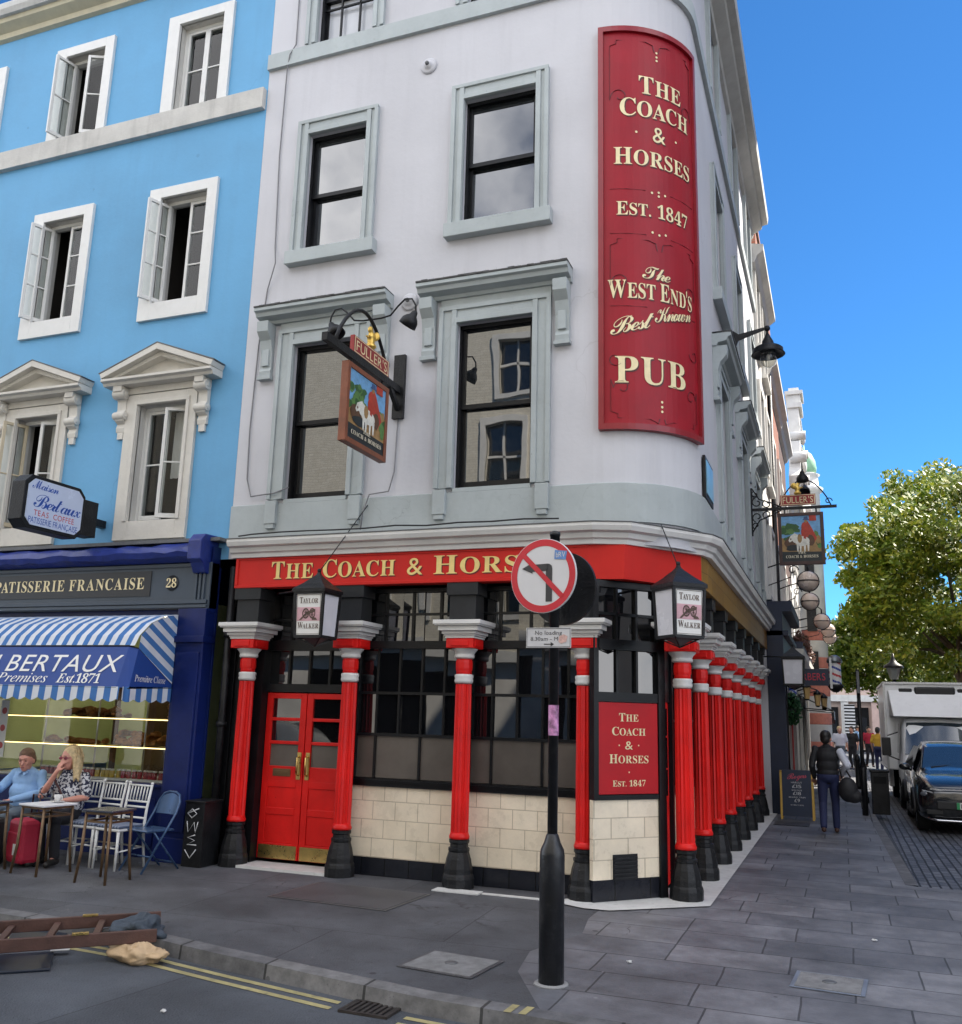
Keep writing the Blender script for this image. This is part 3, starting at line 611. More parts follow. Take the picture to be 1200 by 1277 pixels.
# side street windows: dark glazed bays between the columns
for i in range(7):
    y0 = 11.0+1.37*i; y1 = min(20.35, y0+1.36)
    f = MB(); f.boxP(PS, y0, y1, -.03, .08, .986, 1.07); f.boxP(PS, y0, y0+.07, -.03, .08, 1.07, 3.29); f.boxP(PS, y0+.07, y1, -.03, .08, 2.57, 2.66)
    for k in (1, 2): f.boxP(PS, y0+k*.45-.013, y0+k*.45+.013, 0, .05, 1.07, 2.57)
    f.boxP(PS, y0+.07, y1, 0, .05, 1.8, 1.83)
    w = f.build('window', blk, pub)
    MB().quad(PS(y0+.05, .03, 1.07), PS(y1, .03, 1.07), PS(y1, .03, 3.29), PS(y0+.05, .03, 3.29)).build('pane', dglass, w, recalc=False)
# corner door on the side street (red leaf beside the chamfer)
d = MB().boxP(PS, 10.42, 10.93, 0, .05, .06, 2.02).boxP(PS, 10.5, 10.85, -.012, 0, .2, .8)
for z in (.95, 1.3, 1.65): d.boxP(PS, 10.5, 10.85, -.014, 0, z-.02, z)
d = d.build('door', red, pub, bevel=.006, label='narrow red door at the chamfered corner')
MB().boxP(PS, 10.5, 10.85, -.003, .002, 1.0, 1.95).build('pane', dglass, d)
MB().boxP(PS, 10.36, 10.42, -.05, .08, 0, 3.29).boxP(PS, 10.93, 11.0, -.05, .08, 0, 3.29).boxP(PS, 10.42, 10.93, -.02, .08, 2.02, 3.29).build('door_frame', blk, pub)
# ---- double door
PD = lambda u, dd, z: (u, 10.12+dd, z)
fr = MB(); fr.boxP(PG, -6.86, -6.72, -.06, .12, 0, 3.29); fr.boxP(PG, -5.56, -5.44, -.06, .12, 0, 3.29); fr.boxP(PD, -6.72, -5.56, -.02, .05, 2.04, 2.14); fr.boxP(PD, -6.72, -5.56, -.02, .05, 2.55, 2.68)
for u in (-6.43, -6.14, -5.85): fr.boxP(PD, u-.014, u+.014, 0, .05, 2.14, 3.25)
fr.boxP(PD, -6.72, -5.56, 0, .05, 2.92, 2.95)
dfo = fr.build('door_frame', blk, pub)
for z0, z1 in ((2.14, 2.55), (2.68, 3.25)):
    for a in (-6.72, -6.43, -6.14, -5.85):
        t = random.uniform(-.008, .008); MB().quad(PD(a, .03+t, z0), PD(a+.29, .03-t, z0), PD(a+.29, .03-t, z1), PD(a, .03+t, z1)).build('pane', dglass, dfo, recalc=False)
for a, b, hx in ((-6.715, -6.145, -6.2), (-6.135, -5.565, -6.08)):
    g = MB(); zs = [(1.73, 1.96), (1.45, 1.69), (1.15, 1.41)]
    g.boxP(PD, a, a+.085, 0, .05, .07, 2.03); g.boxP(PD, b-.085, b, 0, .05, .07, 2.03)
    g.boxP(PD, a+.085, b-.085, 0, .05, 1.96, 2.03); g.boxP(PD, a+.085, b-.085, 0, .05, 1.69, 1.73); g.boxP(PD, a+.085, b-.085, 0, .05, 1.41, 1.45); g.boxP(PD, a+.085, b-.085, 0, .05, .98, 1.15)
    g.boxP(PD, a+.085, b-.085, .012, .04, .25, .98); g.boxP(PD, a+.085, b-.085, 0, .05, .58, .66); g.boxP(PD, a+.085, b-.085, 0, .05, .07, .25); g.boxP(PD, a+.085, b-.085, 0, .05, .9, .985)
    dr = g.build('door', red, pub, bevel=.006)
    MB().boxP(PD, a+.02, b-.02, -.004, 0, .075, .23).build('kick_plate', brass, dr)
    for z0, z1 in zs: MB().quad(PD(a+.08, .025, z0), PD(b-.08, .03, z0), PD(b-.08, .03, z1), PD(a+.08, .025, z1)).build('pane', dglass if z0 > 1.2 else frost, dr, recalc=False)
    h = MB(); h.boxP(PD, hx-.028, hx+.028, -.006, 0, 1.0, 1.32); h.tube([PD(hx, -.006, 1.05), PD(hx, -.05, 1.06), PD(hx, -.05, 1.26), PD(hx, -.006, 1.27)], .012, 8); h.build('handle', brass, dr)
    if hx == -6.2: MB().boxP(PD, -6.56, -6.31, -.008, 0, 1.03, 1.12).boxP(PD, -6.53, -6.34, -.014, -.008, 1.055, 1.095).build('letterbox', mat('bronze', (.2, .13, .07), .4, metal=.8), dr, bevel=.003)
# black pilaster at the party wall
pl = MB(); pl.box(-7.28, -6.84, 9.98, 10.2, 0, 3.29)
for x in (-7.22, -7.0): pl.box(x, x+.1, 9.95, 9.98, .3, 3.1)
pl.build('pilaster', blk, pub, bevel=.005)
# ---- columns
def column(x, y):
    cb = MB(); k = 20
    cb.lathe([(.175, 0), (.175, .10), (.168, .13), (.158, .15), (.155, .2), (.135, .3), (.112, .37), (.118, .385), (.118, .41), (.1, .42), (.098, .455), (.112, .465), (.112, .495), (.1, .505)], (x, y, 0), 12, rot=pi/12, smooth=False)
    c = cb.build('column', blk2, pub)
    MB().lathe([(.112, .505), (.114, .53), (.104, .55), (.1, .57)], (x, y, 0), 24).lathe([(.098, .56), (.097, 1.2), (.09, 2.16)], (x, y, 0), 28, flute=(.5, 2.2, .14), smooth=False).build('shaft', red, c)
    MB().lathe([(.09, 2.265), (.088, 2.3), (.088, 2.43), (.095, 2.46)], (x, y, 0), 24).lathe([(.094, 2.31), (.098, 2.335), (.098, 2.40), (.094, 2.425)], (x, y, 0), 10, smooth=False).build('drum', red, c)
    MB().box(x-.165, x+.165, y-.165, y+.165, 2.555, 2.665).box(x-.11, x+.11, y-.178, y+.178, 2.575, 2.645).box(x-.178, x+.178, y-.11, y+.11, 2.575, 2.645).build('necking', red, c, bevel=.008)
    MB().lathe([(.09, 2.165), (.103, 2.18), (.108, 2.2), (.1, 2.22), (.107, 2.24), (.105, 2.262), (.09, 2.27)], (x, y, 0), 24).build('ring', wht, c)
    w_ = MB().lathe([(.095, 2.44), (.115, 2.455), (.115, 2.475), (.11, 2.49), (.122, 2.515), (.15, 2.545), (.15, 2.557)], (x, y, 0), 24)
    for h, z0, z1 in ((.175, 2.665, 2.69), (.186, 2.69, 2.71), (.205, 2.71, 2.745), (.24, 2.745, 2.80), (.272, 2.80, 2.815), (.285, 2.815, 2.862)): w_.box(x-h, x+h, y-h, y+h, z0, z1)
    w_.build('capital', wht, c, bevel=.004)
    MB().box(x-.16, x+.16, y-.1, y+.16, 2.862, 3.16).box(x-.19, x+.19, y-.13, y+.18, 3.16, 3.3).build('stub', mat('dark_grey_paint', (.022, .0235, .026), .45, spec=.25, var=.25), c)
for x in (-6.86, -5.42, -3.965, -2.56): column(x, 9.86)
for i in range(8): column(-1.60, 10.37+1.37*i)
# ================================================================== SIGNS AND LAMPS ON THE PUB
# ---- tall curved sign wrapped round the corner
AC = (-2.47, 10.92)
def arcp(r, th, z): return (AC[0]+r*sin(th), AC[1]-r*cos(th), z)
sg = thing('corner_sign', arcp(1.12, R(40), 5.0), 'tall curved crimson board with cream lettering wrapped round the rounded corner of the pub', 'sign')
T0, T1, Z0, Z1 = R(4), R(79), 5.0, 10.22
def arcshell(mb, r0, r1, t0, t1, z0, z1, n=18, mi=0):
    vs = []
    for i in range(n+1):
        t = t0+(t1-t0)*i/n
        vs += [arcp(r0, t, z0), arcp(r1, t, z0), arcp(r1, t, z1), arcp(r0, t, z1)]
    fs = [(0, 1, 2, 3), (4*n, 4*n+3, 4*n+2, 4*n+1)]
    for i in range(n):
        for j in range(4): fs.append((i*4+j, i*4+(j+1) % 4, i*4+4+(j+1) % 4, i*4+4+j))
    return mb.add(vs, fs, mi)
arcshell(MB(), 1.075, 1.11, T0+.02, T1-.02, Z0+.03, Z1-.03).build('board', crim, sg)
fm = MB(); arcshell(fm, 1.072, 1.15, T0, T1, Z0, Z0+.07); arcshell(fm, 1.072, 1.15, T0, T1, Z1-.07, Z1); arcshell(fm, 1.072, 1.15, T0, T0+.055, Z0+.07, Z1-.07, 2); arcshell(fm, 1.072, 1.15, T1-.055, T1, Z0+.07, Z1-.07, 2)
fm.build('frame', mat('sign_frame_red', (.24, .008, .016), .3, var=.15, scale=4), sg)
RS = 1.11
def cyl(th, z, lift=.003): return lambda u, v, w=0: arcp(RS+lift+w, th+u/RS, z+v)
tx, sh = MB(), MB()
TH = R(42)
def sline(s, z, h, w, style='serif', small=None, th=TH, slope=0., shear=0.):
    for m_, dx, dz, l in ((sh, .014, -.016, .001), (tx, 0, 0, .005)):
        letters(m_, s, (lambda u, v, w_=0, l=l, dx=dx, dz=dz: arcp(RS+.002+l, th-R(2)+(u+dx)/RS, z+v+dz+slope*u)), h, w*.94, style=style, small=small, shear=shear)
sline('The', 9.31, .245, .66, small=.88, th=R(47.5)); sline('Coach', 8.99, .24, 1.06, small=.88, th=R(45)); sline('&', 8.67, .21, .19, style='bold', th=R(45))
sline('Horses', 8.33, .225, 1.16, small=.88, th=R(43.5)); sline('Est. 1847', 7.66, .175, 1.06, small=.88, th=R(42.5))
sline('The', 6.86, .17, .36, style='script', th=R(41)); sline('West', 6.60, .225, .60, small=.84, th=R(26)); sline("End's", 6.60, .225, .56, small=.84, th=R(57.5))
sline('Best', 6.19, .21, .50, style='script', th=R(25), slope=.25); sline('Known', 6.39, .20, .58, style='script', th=R(54), slope=.25); sline('PUB', 5.56, .32, .97, th=R(39))
for z, dots in ((9.86, [(0, .06), (0, 0), (0, -.05)]), (8.77, [(-.28, 0), (.28, 0)]), (7.50-.02+.5, [(-.09, 0), (0, .02), (.09, 0), (0, -.03)]), (7.46, [(-.09, 0), (0, -.02), (.09, 0)]), (5.30, [(0, .06), (0, 0), (0, -.055)])):
    for u, v in dots:
        k = 8; r = .016
        tx.add([arcp(RS+.006, R(42)+(u+r*cos(2*pi*i/k))/RS, z+v+r*sin(2*pi*i/k)) for i in range(k)], [tuple(range(k))])
sh.build('letter_shadow', mat('sign_shadow', (.075, .012, .012), .5), sg, recalc=False); tx.build('lettering', cream, sg, recalc=False)
# thin painted scrollwork
sc = MB()
def pline(pts, w=.012):
    P = [arcp(RS+.0035, R(42)+u/RS, z) for u, z in pts]
    for a, b in zip(P, P[1:]): sc.bar(a, b, w, .002, up=(0, 0, 1)) if abs(a[2]-b[2]) < .6*((a[0]-b[0])**2+(a[1]-b[1])**2)**.5 else sc.bar(a, b, .002, w)
def spiral(u, z, r, s=1, t=1): return [(u+s*r*(1-i/22)*cos(i*.36), z+t*r*(1-i/22)*sin(i*.36)) for i in range(17)]
e = .6
for zt, zb in ((10.04, 9.2), (7.35, 6.75)):
    for s in (-1, 1):
        pline([(s*.03, zt-.12), (s*.05, zt-.03), (s*.15, zt), (s*(e-.08), zt), (s*(e-.08), zt-.05), (s*e, zt-.08), (s*e, zb)]); pline([(s*e, zb)]+[(s*(e-.12)+s*x, z) for x, z in [(p[0], p[1]) for p in spiral(0, zb+.05, .11)]])
for zt in (8.0, 7.42, 6.5):
    for s in (-1, 1): pline([(s*.17, zt), (s*.4, zt), (s*e, zt)], .009)
for s in (-1, 1):
    pline([(s*.03, 5.16), (s*.05, 5.1), (s*.15, 5.08+.06), (s*(e-.08), 5.14), (s*(e-.08), 5.19), (s*e, 5.22), (s*e, 5.6)]); pline([(s*e, 5.6)]+[(s*(e-.13)+s*x, z) for x, z in spiral(0, 5.5, .1)])
    pline([(s*(e-.05)+s*x*-1, z) for x, z in spiral(0, 5.95+.1*s, .1, t=-1)])
sc.build('scrollwork', mat('scroll_paint', (.10, .006, .012), .5), sg, recalc=False)

# ---- painted picture used on both hanging boards: a white horse, trees and a coachman in red
pic_cols = {'sky': (.16, .36, .6), 'green': (.03, .1, .025), 'lgreen': (.09, .2, .05), 'sand': (.32, .19, .07), 'dark': (.012, .018, .02), 'redcoat': (.42, .04, .02), 'brown': (.1, .045, .02), 'white': (.7, .68, .6), 'blue': (.04, .08, .2), 'text': (.75, .68, .5)}
PIC = [mat('picture_'+k, v, .5, var=.25, scale=14) for k, v in pic_cols.items()]; PK = list(pic_cols)
def horse_picture(mb, P, side):
    """P(u,v,w): u in 0..1 across, v in 0..1 up"""
    def blob(c, pts, l): mb.add([P(x, y, l*.0008+.001) for x, y in pts], [tuple(range(len(pts)))], PK.index(c))
    def ell(c, x, y, rx, ry, l, n=14, wob=0.):
        blob(c, [(x+rx*cos(2*pi*i/n)*(1+wob*(random.random()-.5)), y+ry*sin(2*pi*i/n)*(1+wob*(random.random()-.5))) for i in range(n)], l)
    blob('sky', [(0, .5), (1, .5), (1, 1), (0, 1)], 0); blob('sand', [(0, .2), (1, .2), (1, .52), (0, .52)], 1); blob('dark', [(0, 0), (1, 0), (1, .2), (0, .22)], 2)
    for i in range(22): ell(random.choice(['green', 'green', 'lgreen']), random.uniform(0, .4), random.uniform(.48, .8), random.uniform(.05, .11), random.uniform(.04, .08), 3+i*.2, 9, .5)
    for i in range(10): ell(random.choice(['green', 'lgreen', 'sand']), random.uniform(.85, 1), random.uniform(.3, .6), .06, random.uniform(.05, .1), 4+i*.2, 9, .4)
    ell('brown', .2, .4, .14, .13, 8, 12, .3); ell('dark', .3, .3, .2, .07, 8.4, 12, .3)
    blob('redcoat', [(.52, .42), (.8, .36), (.9, .5), (.78, .72), (.68, .88), (.58, .86), (.5, .66)], 9); ell('brown', .74, .45, .1, .12, 9.4, 10, .3); ell('redcoat', .62, .76, .12, .1, 9.8, 11, .2); ell('sand', .63, .88, .035, .04, 10); blob('blue', [(.54, .9), (.73, .9), (.69, .93), (.68, .98), (.59, .98), (.58, .93)], 10.4)
    blob('redcoat', [(.72, .88), (.9, .88), (.9, 1), (.72, 1)], 9.2)
    # the horse
    ell('white', .52, .44, .19, .11, 11, 16); ell('white', .36, .5, .1, .1, 11.2, 12); blob('white', [(.30, .47), (.2, .42), (.17, .46), (.22, .56), (.34, .62), (.44, .54)], 11.4); ell('brown', .23, .49, .018, .02, 11.8, 8)
    for x, b in ((.4, .22), (.47, .2), (.58, .21), (.67, .22)): blob('white', [(x-.03, .4), (x-.016, b), (x+.016, b), (x+.035, .4)], 11.6)
    ell('sand', .46, .5, .06, .1, 11.9, 10); blob('redcoat', [(.56, .5), (.62, .48), (.63, .64), (.57, .66)], 12)
    for s, y, h, w in (('THE', .165, .05, .2), ('COACH & HORSES', .075, .06, .82)):
        letters(mb, s, lambda u, v, w_=0: P(.5+u, y+v, .013), h, w, style='serif', mi=PK.index('text'), track=.08)
def hanging_sign(name, wallpt, out, along_, zb, reach, label, ornate):
    """wallpt on the wall, out: unit vector away from the wall"""
    o = Vector(out); s = o.cross(Vector((0, 0, 1))); w = Vector(wallpt)
    t = thing(name, tuple(w), label, 'pub sign', 'hanging painted pub signs')
    at = lambda a, b, z: tuple(w+o*a+s*b+Vector((0, 0, z-w.z)))
    br = MB()
    if not ornate:
        for z in (zb-.32,): br.bar(at(.03, 0, zb-.36), at(.03, 0, zb+.47), .15, .05, up=o)
        br.bar(at(.05, 0, zb), at(reach, 0, zb), .07, .09); br.bar(at(.05, 0, zb-.24), at(.3, 0, zb-.02), .05, .06)
        br.tube([at(.06, .02, zb-.2), at(.14, .02, zb-.16), at(.2, .02, zb-.06), at(.14, .02, zb+.05)], .02)
        arch = [at(.35+1.28*i/14, 0, zb+.03+.6*sin(pi*i/14)**.75) for i in range(15)]; br.tube(arch, .022, 8)
    else:
        br.bar(at(.02, 0, zb-.5), at(.02, 0, zb+.42), .05, .03, up=o); br.bar(at(.02, 0, zb), at(reach, 0, zb), .045, .05)
        for sg_ in (1, -1):
            for (a, zz, r) in ((.12, .14, .1), (.09, .3, .07), (.3, .1, .09), (.46, .06, .055)):
                br.tube([at(a+r*(1-i/20)*cos(i*.4+2), 0, zb+sg_*(zz+r*(1-i/20)*sin(i*.4+2))) for i in range(16)], .012, 6)
            br.tube([at(.03, 0, zb+sg_*.42), at(.16, 0, zb+sg_*.2), at(.38, 0, zb+sg_*.12), at(.55, 0, zb+sg_*.03)], .013, 6)
        br.tube([at(.5+.92*i/14, 0, zb+.03+.5*sin(pi*i/14)**.8) for i in range(15)], .012, 8)
        br.tube([at(1.38+.07*(1-i/20)*cos(i*.4), 0, zb+.1+.07*(1-i/20)*sin(i*.4)) for i in range(16)], .01, 6)
    a0, a1 = (.38, 1.38) if not ornate else (.48, 1.28)
    z1 = zb-.1; z0 = z1-(.92 if not ornate else .97)
    for a in (a0+.12, a1-.12): br.tube([at(a, 0, zb), at(a, 0, z1)], .015, 6)
    br.build('bracket', blk2, t)
    wood = mat('sign_wood', (.16, .05, .022) if not ornate else (.05, .022, .016), .45, var=.25, scale=6); wood = mat('sign_wood_edge' if not ornate else 'sign_wood_dark', (.2, .06, .026) if not ornate else (.05, .02, .016), .45, var=.25, scale=6)
    b = MB(); th = .045
    for p, q, r_, s_ in ((a0, a0+.06, z0, z1), (a1-.06, a1, z0, z1), (a0+.06, a1-.06, z0, z0+.06), (a0+.06, a1-.06, z1-.06, z1)):
        vs = [at(a, bb, z) for z in (r_, s_) for bb in (-th, th) for a in (p, q)]; b.add(vs, [(0, 2, 3, 1), (4, 5, 7, 6), (0, 1, 5, 4), (2, 6, 7, 3), (0, 4, 6, 2), (1, 3, 7, 5)])
    bo = b.build('board', wood, t, bevel=.004)
    pc = MB(); vs = [at(a, bb, z) for z in (z0+.06, z1-.06) for bb in (-.028, .028) for a in (a0+.06, a1-.06)]
    pc.add(vs, [(0, 2, 3, 1), (4, 5, 7, 6), (0, 1, 5, 4), (2, 6, 7, 3), (0, 4, 6, 2), (1, 3, 7, 5)], PK.index('dark'))
    for sd_ in (1, -1):
        def P(u, v, w_, sd_=sd_):
            uu = u if ((sd_ == 1)) else 1-u
            return at(a0+.06+(a1-a0-.12)*uu, sd_*(.029+w_), z0+.06+(z1-z0-.12)*v)
        horse_picture(pc, P, sd_)
    pc.build('painting', PIC, bo, recalc=False)
    # name plate and gilt ornament on the beam
    pa0, pa1 = (a0+.0, a1-.12) if not ornate else (a0+.06, a1-.12)
    npz = zb+.05; nb = MB(); vs = [at(a, bb, z) for z in (npz, npz+.2) for bb in (-.025, .025) for a in (pa0, pa1)]
    nb.add(vs, [(0, 2, 3, 1), (4, 5, 7, 6), (0, 1, 5, 4), (2, 6, 7, 3), (0, 4, 6, 2), (1, 3, 7, 5)])
    nm = nb.build('name_plate', mat('plate_red', (.3, .02, .02), .4), t)
    nl = MB()
    for sd_ in (1, -1):
        Pn = lambda u, v, w_=0, sd_=sd_: at((pa0+pa1)/2+sd_*u, sd_*(.026+w_), npz+v)
        letters(nl, "FULLER'S", lambda u, v, w_=0: Pn(u, v+.04, .002), .115, (pa1-pa0)*.86, style='bold', track=.12)
        for v0, v1, u0, u1 in ((.008, .018, -.5, .5), (.182, .192, -.5, .5), (.018, .182, -.5, -.48), (.018, .182, .48, .5)):
            L_ = (pa1-pa0)*.96; nl.quad(Pn(u0*L_, v0, .001), Pn(u1*L_, v0, .001), Pn(u1*L_, v1, .001), Pn(u0*L_, v1, .001))
    nl.build('lettering', cream, nm, recalc=False)
    am = (pa0+pa1)/2; g = MB(); c = at(am, 0, npz+.2)
    g.ball((c[0], c[1], c[2]+.03), (.07, .07, .04), 10, 7); g.ball((c[0], c[1], c[2]+.12), (.05, .05, .1), 10, 8); g.ball(tuple(Vector(c)+o*.03+Vector((0, 0, .23))), (.035, .035, .045), 9, 6)
    for k in (-1, 1): g.ball(tuple(Vector(c)-o*.06+s*k*.03+Vector((0, 0, .17))), (.06, .025, .06), 8, 6); g.tube([tuple(Vector(c)+o*.03+s*k*.02+Vector((0, 0, .12))), tuple(Vector(c)+o*.1+s*k*.02+Vector((0, 0, .14)))], .012, 6)
    g.build('ornament', mat('gilding', (.75, .5, .12), .35, metal=.7, var=.25, scale=25), t, remesh=.012)
    # swan-neck lamps either side of the arch
    apex = (am if not ornate else .96, zb+(.62 if not ornate else .53))
    for k in (-1, 1):
        if ornate and k == 1: pass
        n_ = MB(); pts = [at(apex[0], k*x, apex[1]+z) for x, z in ((0, 0), (.12, .0), (.24, .02), (.33, .12), (.42, .2), (.51, .19), (.56, .1), (.565, .03))]
        n_.tube(pts, .011, 8); l = n_.build('lamp', blk2, t)
        cc = Vector(at(apex[0], k*.565, apex[1]+.03)); tilt = Matrix.Rotation(k*R(32), 3, o)
        MB().lathe([(.02, .0), (.035, -.02), (.045, -.06), (.075, -.09), (.1, -.13), (.108, -.2), (.1, -.2), (.09, -.13), (.03, -.08)], tuple(cc), 16, T=tilt).build('lamp_shade', blk2, l)
    return t
hanging_sign('hanging_sign', (-4.93, 9.85, 5.72), (0, -1, 0), None, 5.73, 1.85, 'hanging painted sign in orange-brown frame on black arched bracket above the red fascia', False)
hanging_sign('hanging_sign', (-1.40, 17.75, 5.7), (1, 0, 0), None, 5.72, 1.52, 'hanging painted sign in a dark frame on a scrolled iron bracket over the side street', True)

# ---- street lamp on the side wall
t = thing('wall_lamp', (-1.40, 14.7, 7.9), 'black wall lamp with wide shade and clear glass bowl on the side wall', 'lamp')
b = MB(); b.bar((-1.385, 14.7, 7.55), (-1.385, 14.7, 8.15), .1, .03, up=(1, 0, 0)); b.add([(-1.37, 14.68, 7.62), (-1.37, 14.68, 8.1), (-1.25, 14.68, 8.0), (-.85, 14.68, 8.07), (-.85, 14.68, 8.03), (-1.25, 14.68, 7.9), (-1.37, 14.72, 7.62), (-1.37, 14.72, 8.1), (-1.25, 14.72, 8.0), (-.85, 14.72, 8.07), (-.85, 14.72, 8.03), (-1.25, 14.72, 7.9)], [(0, 1, 2, 3, 4, 5), (6, 7, 8, 9, 10, 11), (0, 1, 7, 6), (1, 2, 8, 7), (2, 3, 9, 8), (4, 5, 11, 10), (5, 0, 6, 11)])
b.ball((-.80, 14.7, 8.05), .05, 10, 8); b.tube([(-.80, 14.7, 8.02), (-.80, 14.7, 7.93)], .02); b.build('bracket', blk2, t)
c = (-.80, 14.7, 0)
MB().lathe([(.03, 7.95), (.05, 7.9), (.09, 7.82), (.1, 7.76), (.2, 7.72), (.235, 7.69), (.235, 7.64), (.265, 7.60), (.26, 7.595), (.22, 7.61), (.1, 7.66)], c, 24).build('lamp_shade', blk2, t)
MB().lathe([(.12, 7.63), (.135, 7.56), (.12, 7.48), (.09, 7.42), (.045, 7.39), (.01, 7.385)], c, 20).build('glass_bowl', clear_glass('lamp_glass', (.85, .85, .82)), t)
MB().ball((-.80, 14.7, 7.55), (.03, .03, .06), 10, 8).build('bulb', wht, t)
# ---- square lanterns
lwhite = mat('lantern_opal', (.66, .66, .70), .25, var=.05, scale=3, spec=.6); lpap = mat('lantern_paper', (.74, .73, .70), .35, var=.05, scale=6)
lpink = mat('lantern_pink', (.62, .36, .40), .5, var=.15, scale=8); linkm = mat('lantern_ink', (.09, .055, .04), .6, var=.3, scale=12)
def lantern(loc, rz, label, text, arm, wire, s=.185, group='square lanterns on the pub'):
    t = thing('lantern', loc, label, 'lantern', group, rz)
    f = MB(); h0, h1 = -.25, .25; k = .9       # tapered a little downwards
    for x, y in ((-1, -1), (1, -1), (1, 1), (-1, 1)): f.bar((x*s*k, y*s*k, h0), (x*s, y*s, h1), .03)
    for z, q in ((h0, s*k), (h1, s)):
        for a, b in (((-1, -1), (1, -1)), ((1, -1), (1, 1)), ((1, 1), (-1, 1)), ((-1, 1), (-1, -1))): f.bar((a[0]*q, a[1]*q, z), (b[0]*q, b[1]*q, z), .034)
    for x, y in ((-1, -1), (1, -1), (1, 1), (-1, 1)): f.bar((x*s*k, y*s*k, h0), (0, 0, h0-.1), .014)
    f.build('frame', blk2, t, world=False)
    MB().lathe([(s*1.62, h1+.005), (s*1.62, h1+.045), (s*.95, h1+.12), (s*.35, h1+.20), (.03, h1+.23), (.02, h1+.26)], n=4, rot=pi/4, smooth=False).ball((0, 0, h1+.275), .025, 8, 6).build('lamp_roof', blk2, t, world=False)
    MB().lathe([(s*.85*1.414*k, h0+.01), (.01, h0-.09)], n=4, rot=pi/4, smooth=False).build('base', mat('lantern_base', (.12, .09, .09), .3), t, world=False)
    q = s*.985
    g = MB().add([(x*(s*k*.97 if z < 0 else q), y*(s*k*.97 if z < 0 else q), z) for z in (h0, h1) for x, y in ((-1, -1), (1, -1), (1, 1), (-1, 1))], [(0, 1, 5, 4), (1, 2, 6, 5), (2, 3, 7, 6), (3, 0, 4, 7)])
    g.build('panel', lwhite, t, world=False)
    if text:
        def F(u, v, w=0): 
            yy = -(q*k+(q-q*k)*(v+.25)/.5)*1.0
            return (u, yy-.004-w, v)
        p = MB(); p.quad(F(-s*.86, -.23), F(s*.86, -.23), F(s*.86, .23), F(-s*.86, .23)); p = p.build('poster', lpap, t, world=False, recalc=False)
        MB().quad(F(-s*.8, -.075, .002), F(s*.8, -.075, .002), F(s*.8, .08, .002), F(-s*.8, .08, .002)).build('pink_band', lpink, p, recalc=False)
        l = MB(); letters(l, 'Taylor', lambda u, v, w=0: F(u, v+.125, .004), .07, s*1.3, small=.78); letters(l, 'Walker', lambda u, v, w=0: F(u, v-.16, .004), .07, s*1.45, small=.78)
        # the cannon emblem: two spoked wheels and a barrel
        for cx, rx in ((-.035, .045), (.05, .04)):
            n = 18
            for i in range(n):
                a, b = 2*pi*i/n, 2*pi*(i+1)/n
                l.quad(F(cx+rx*cos(a), .01+.06*sin(a), .004), F(cx+rx*cos(b), .01+.06*sin(b), .004), F(cx+rx*.72*cos(b), .01+.045*sin(b), .004), F(cx+rx*.72*cos(a), .01+.045*sin(a), .004))
            for i in range(6):
                a = pi*i/6; l.quad(F(cx-rx*.8*cos(a)-.003, .01-.05*sin(a), .005), F(cx-rx*.8*cos(a)+.003, .01-.05*sin(a), .005), F(cx+rx*.8*cos(a)+.003, .01+.05*sin(a), .005), F(cx+rx*.8*cos(a)-.003, .01+.05*sin(a), .005))
        l.quad(F(-.02, .03, .006), F(.09, .06, .006), F(.09, .03, .006), F(-.02, -.01, .006)); l.quad(F(-.12, -.065, .006), F(-.09, -.065, .006), F(0, .02, .006), F(-.02, .03, .006)); l.quad(F(.05, -.065, .006), F(.12, -.065, .006), F(.1, -.04, .006), F(.05, -.03, .006))
        for v in (-.222, .218): l.quad(F(-s*.83, v, .003), F(s*.83, v, .003), F(s*.83, v+.004, .003), F(-s*.83, v+.004, .003))
        for u in (-s*.83, s*.81): l.quad(F(u, -.22, .003), F(u+.004, -.22, .003), F(u+.004, .22, .003), F(u, .22, .003))
        l.build('lettering', linkm, p, recalc=False)
    a = MB(); inv = Matrix.Rotation(-rz, 3, 'Z')
    for pts, r in ((arm, .014), (wire, .006)):
        if pts: a.tube([inv @ (Vector(p)-Vector(loc)) for p in pts], r, 6)
    if a.v: a.build('arm', blk2, t, world=False)
    return t
l1 = (-5.58, 9.28, 2.89); lantern(l1, 0, 'square lantern with a printed brewery poster hanging in front of the red double doors', True, [(-6.4, 9.74, 3.22), (-5.9, 9.5, 3.23), (-5.6, 9.3, 3.22)], [(-5.58, 9.28, 3.4), (-5.28, 9.82, 4.3)])
l2 = (-1.52, 9.72, 2.91); lantern(l2, R(43), 'square lantern with a printed brewery poster hanging at the street corner above the columns', True, [(-1.52, 9.72, 3.2), (-1.8, 10.1, 3.25)], [(-1.52, 9.72, 3.4), (-1.75, 10.05, 3.93)])
lantern((-.84, 19.6, 2.8), 0, 'blank opal lantern on the side street at the far end of the pub', False, [(-1.4, 19.6, 3.1), (-.84, 19.6, 3.1)], None, .2)
# street name plate high on the side wall
t = thing('street_plate', (-1.36, 11.2, 4.4), 'pale blue plate in a dark frame low on the side wall beside the curved sign', 'plaque')
MB().box(-1.39, -1.355, 10.85, 11.55, 4.40, 4.92).build('frame', blk2, t, bevel=.004)
MB().box(-1.357, -1.345, 10.9, 11.5, 4.46, 4.87).build('plate', mat('plate_blue', (.2, .42, .55), .3, var=.3, scale=3), t)
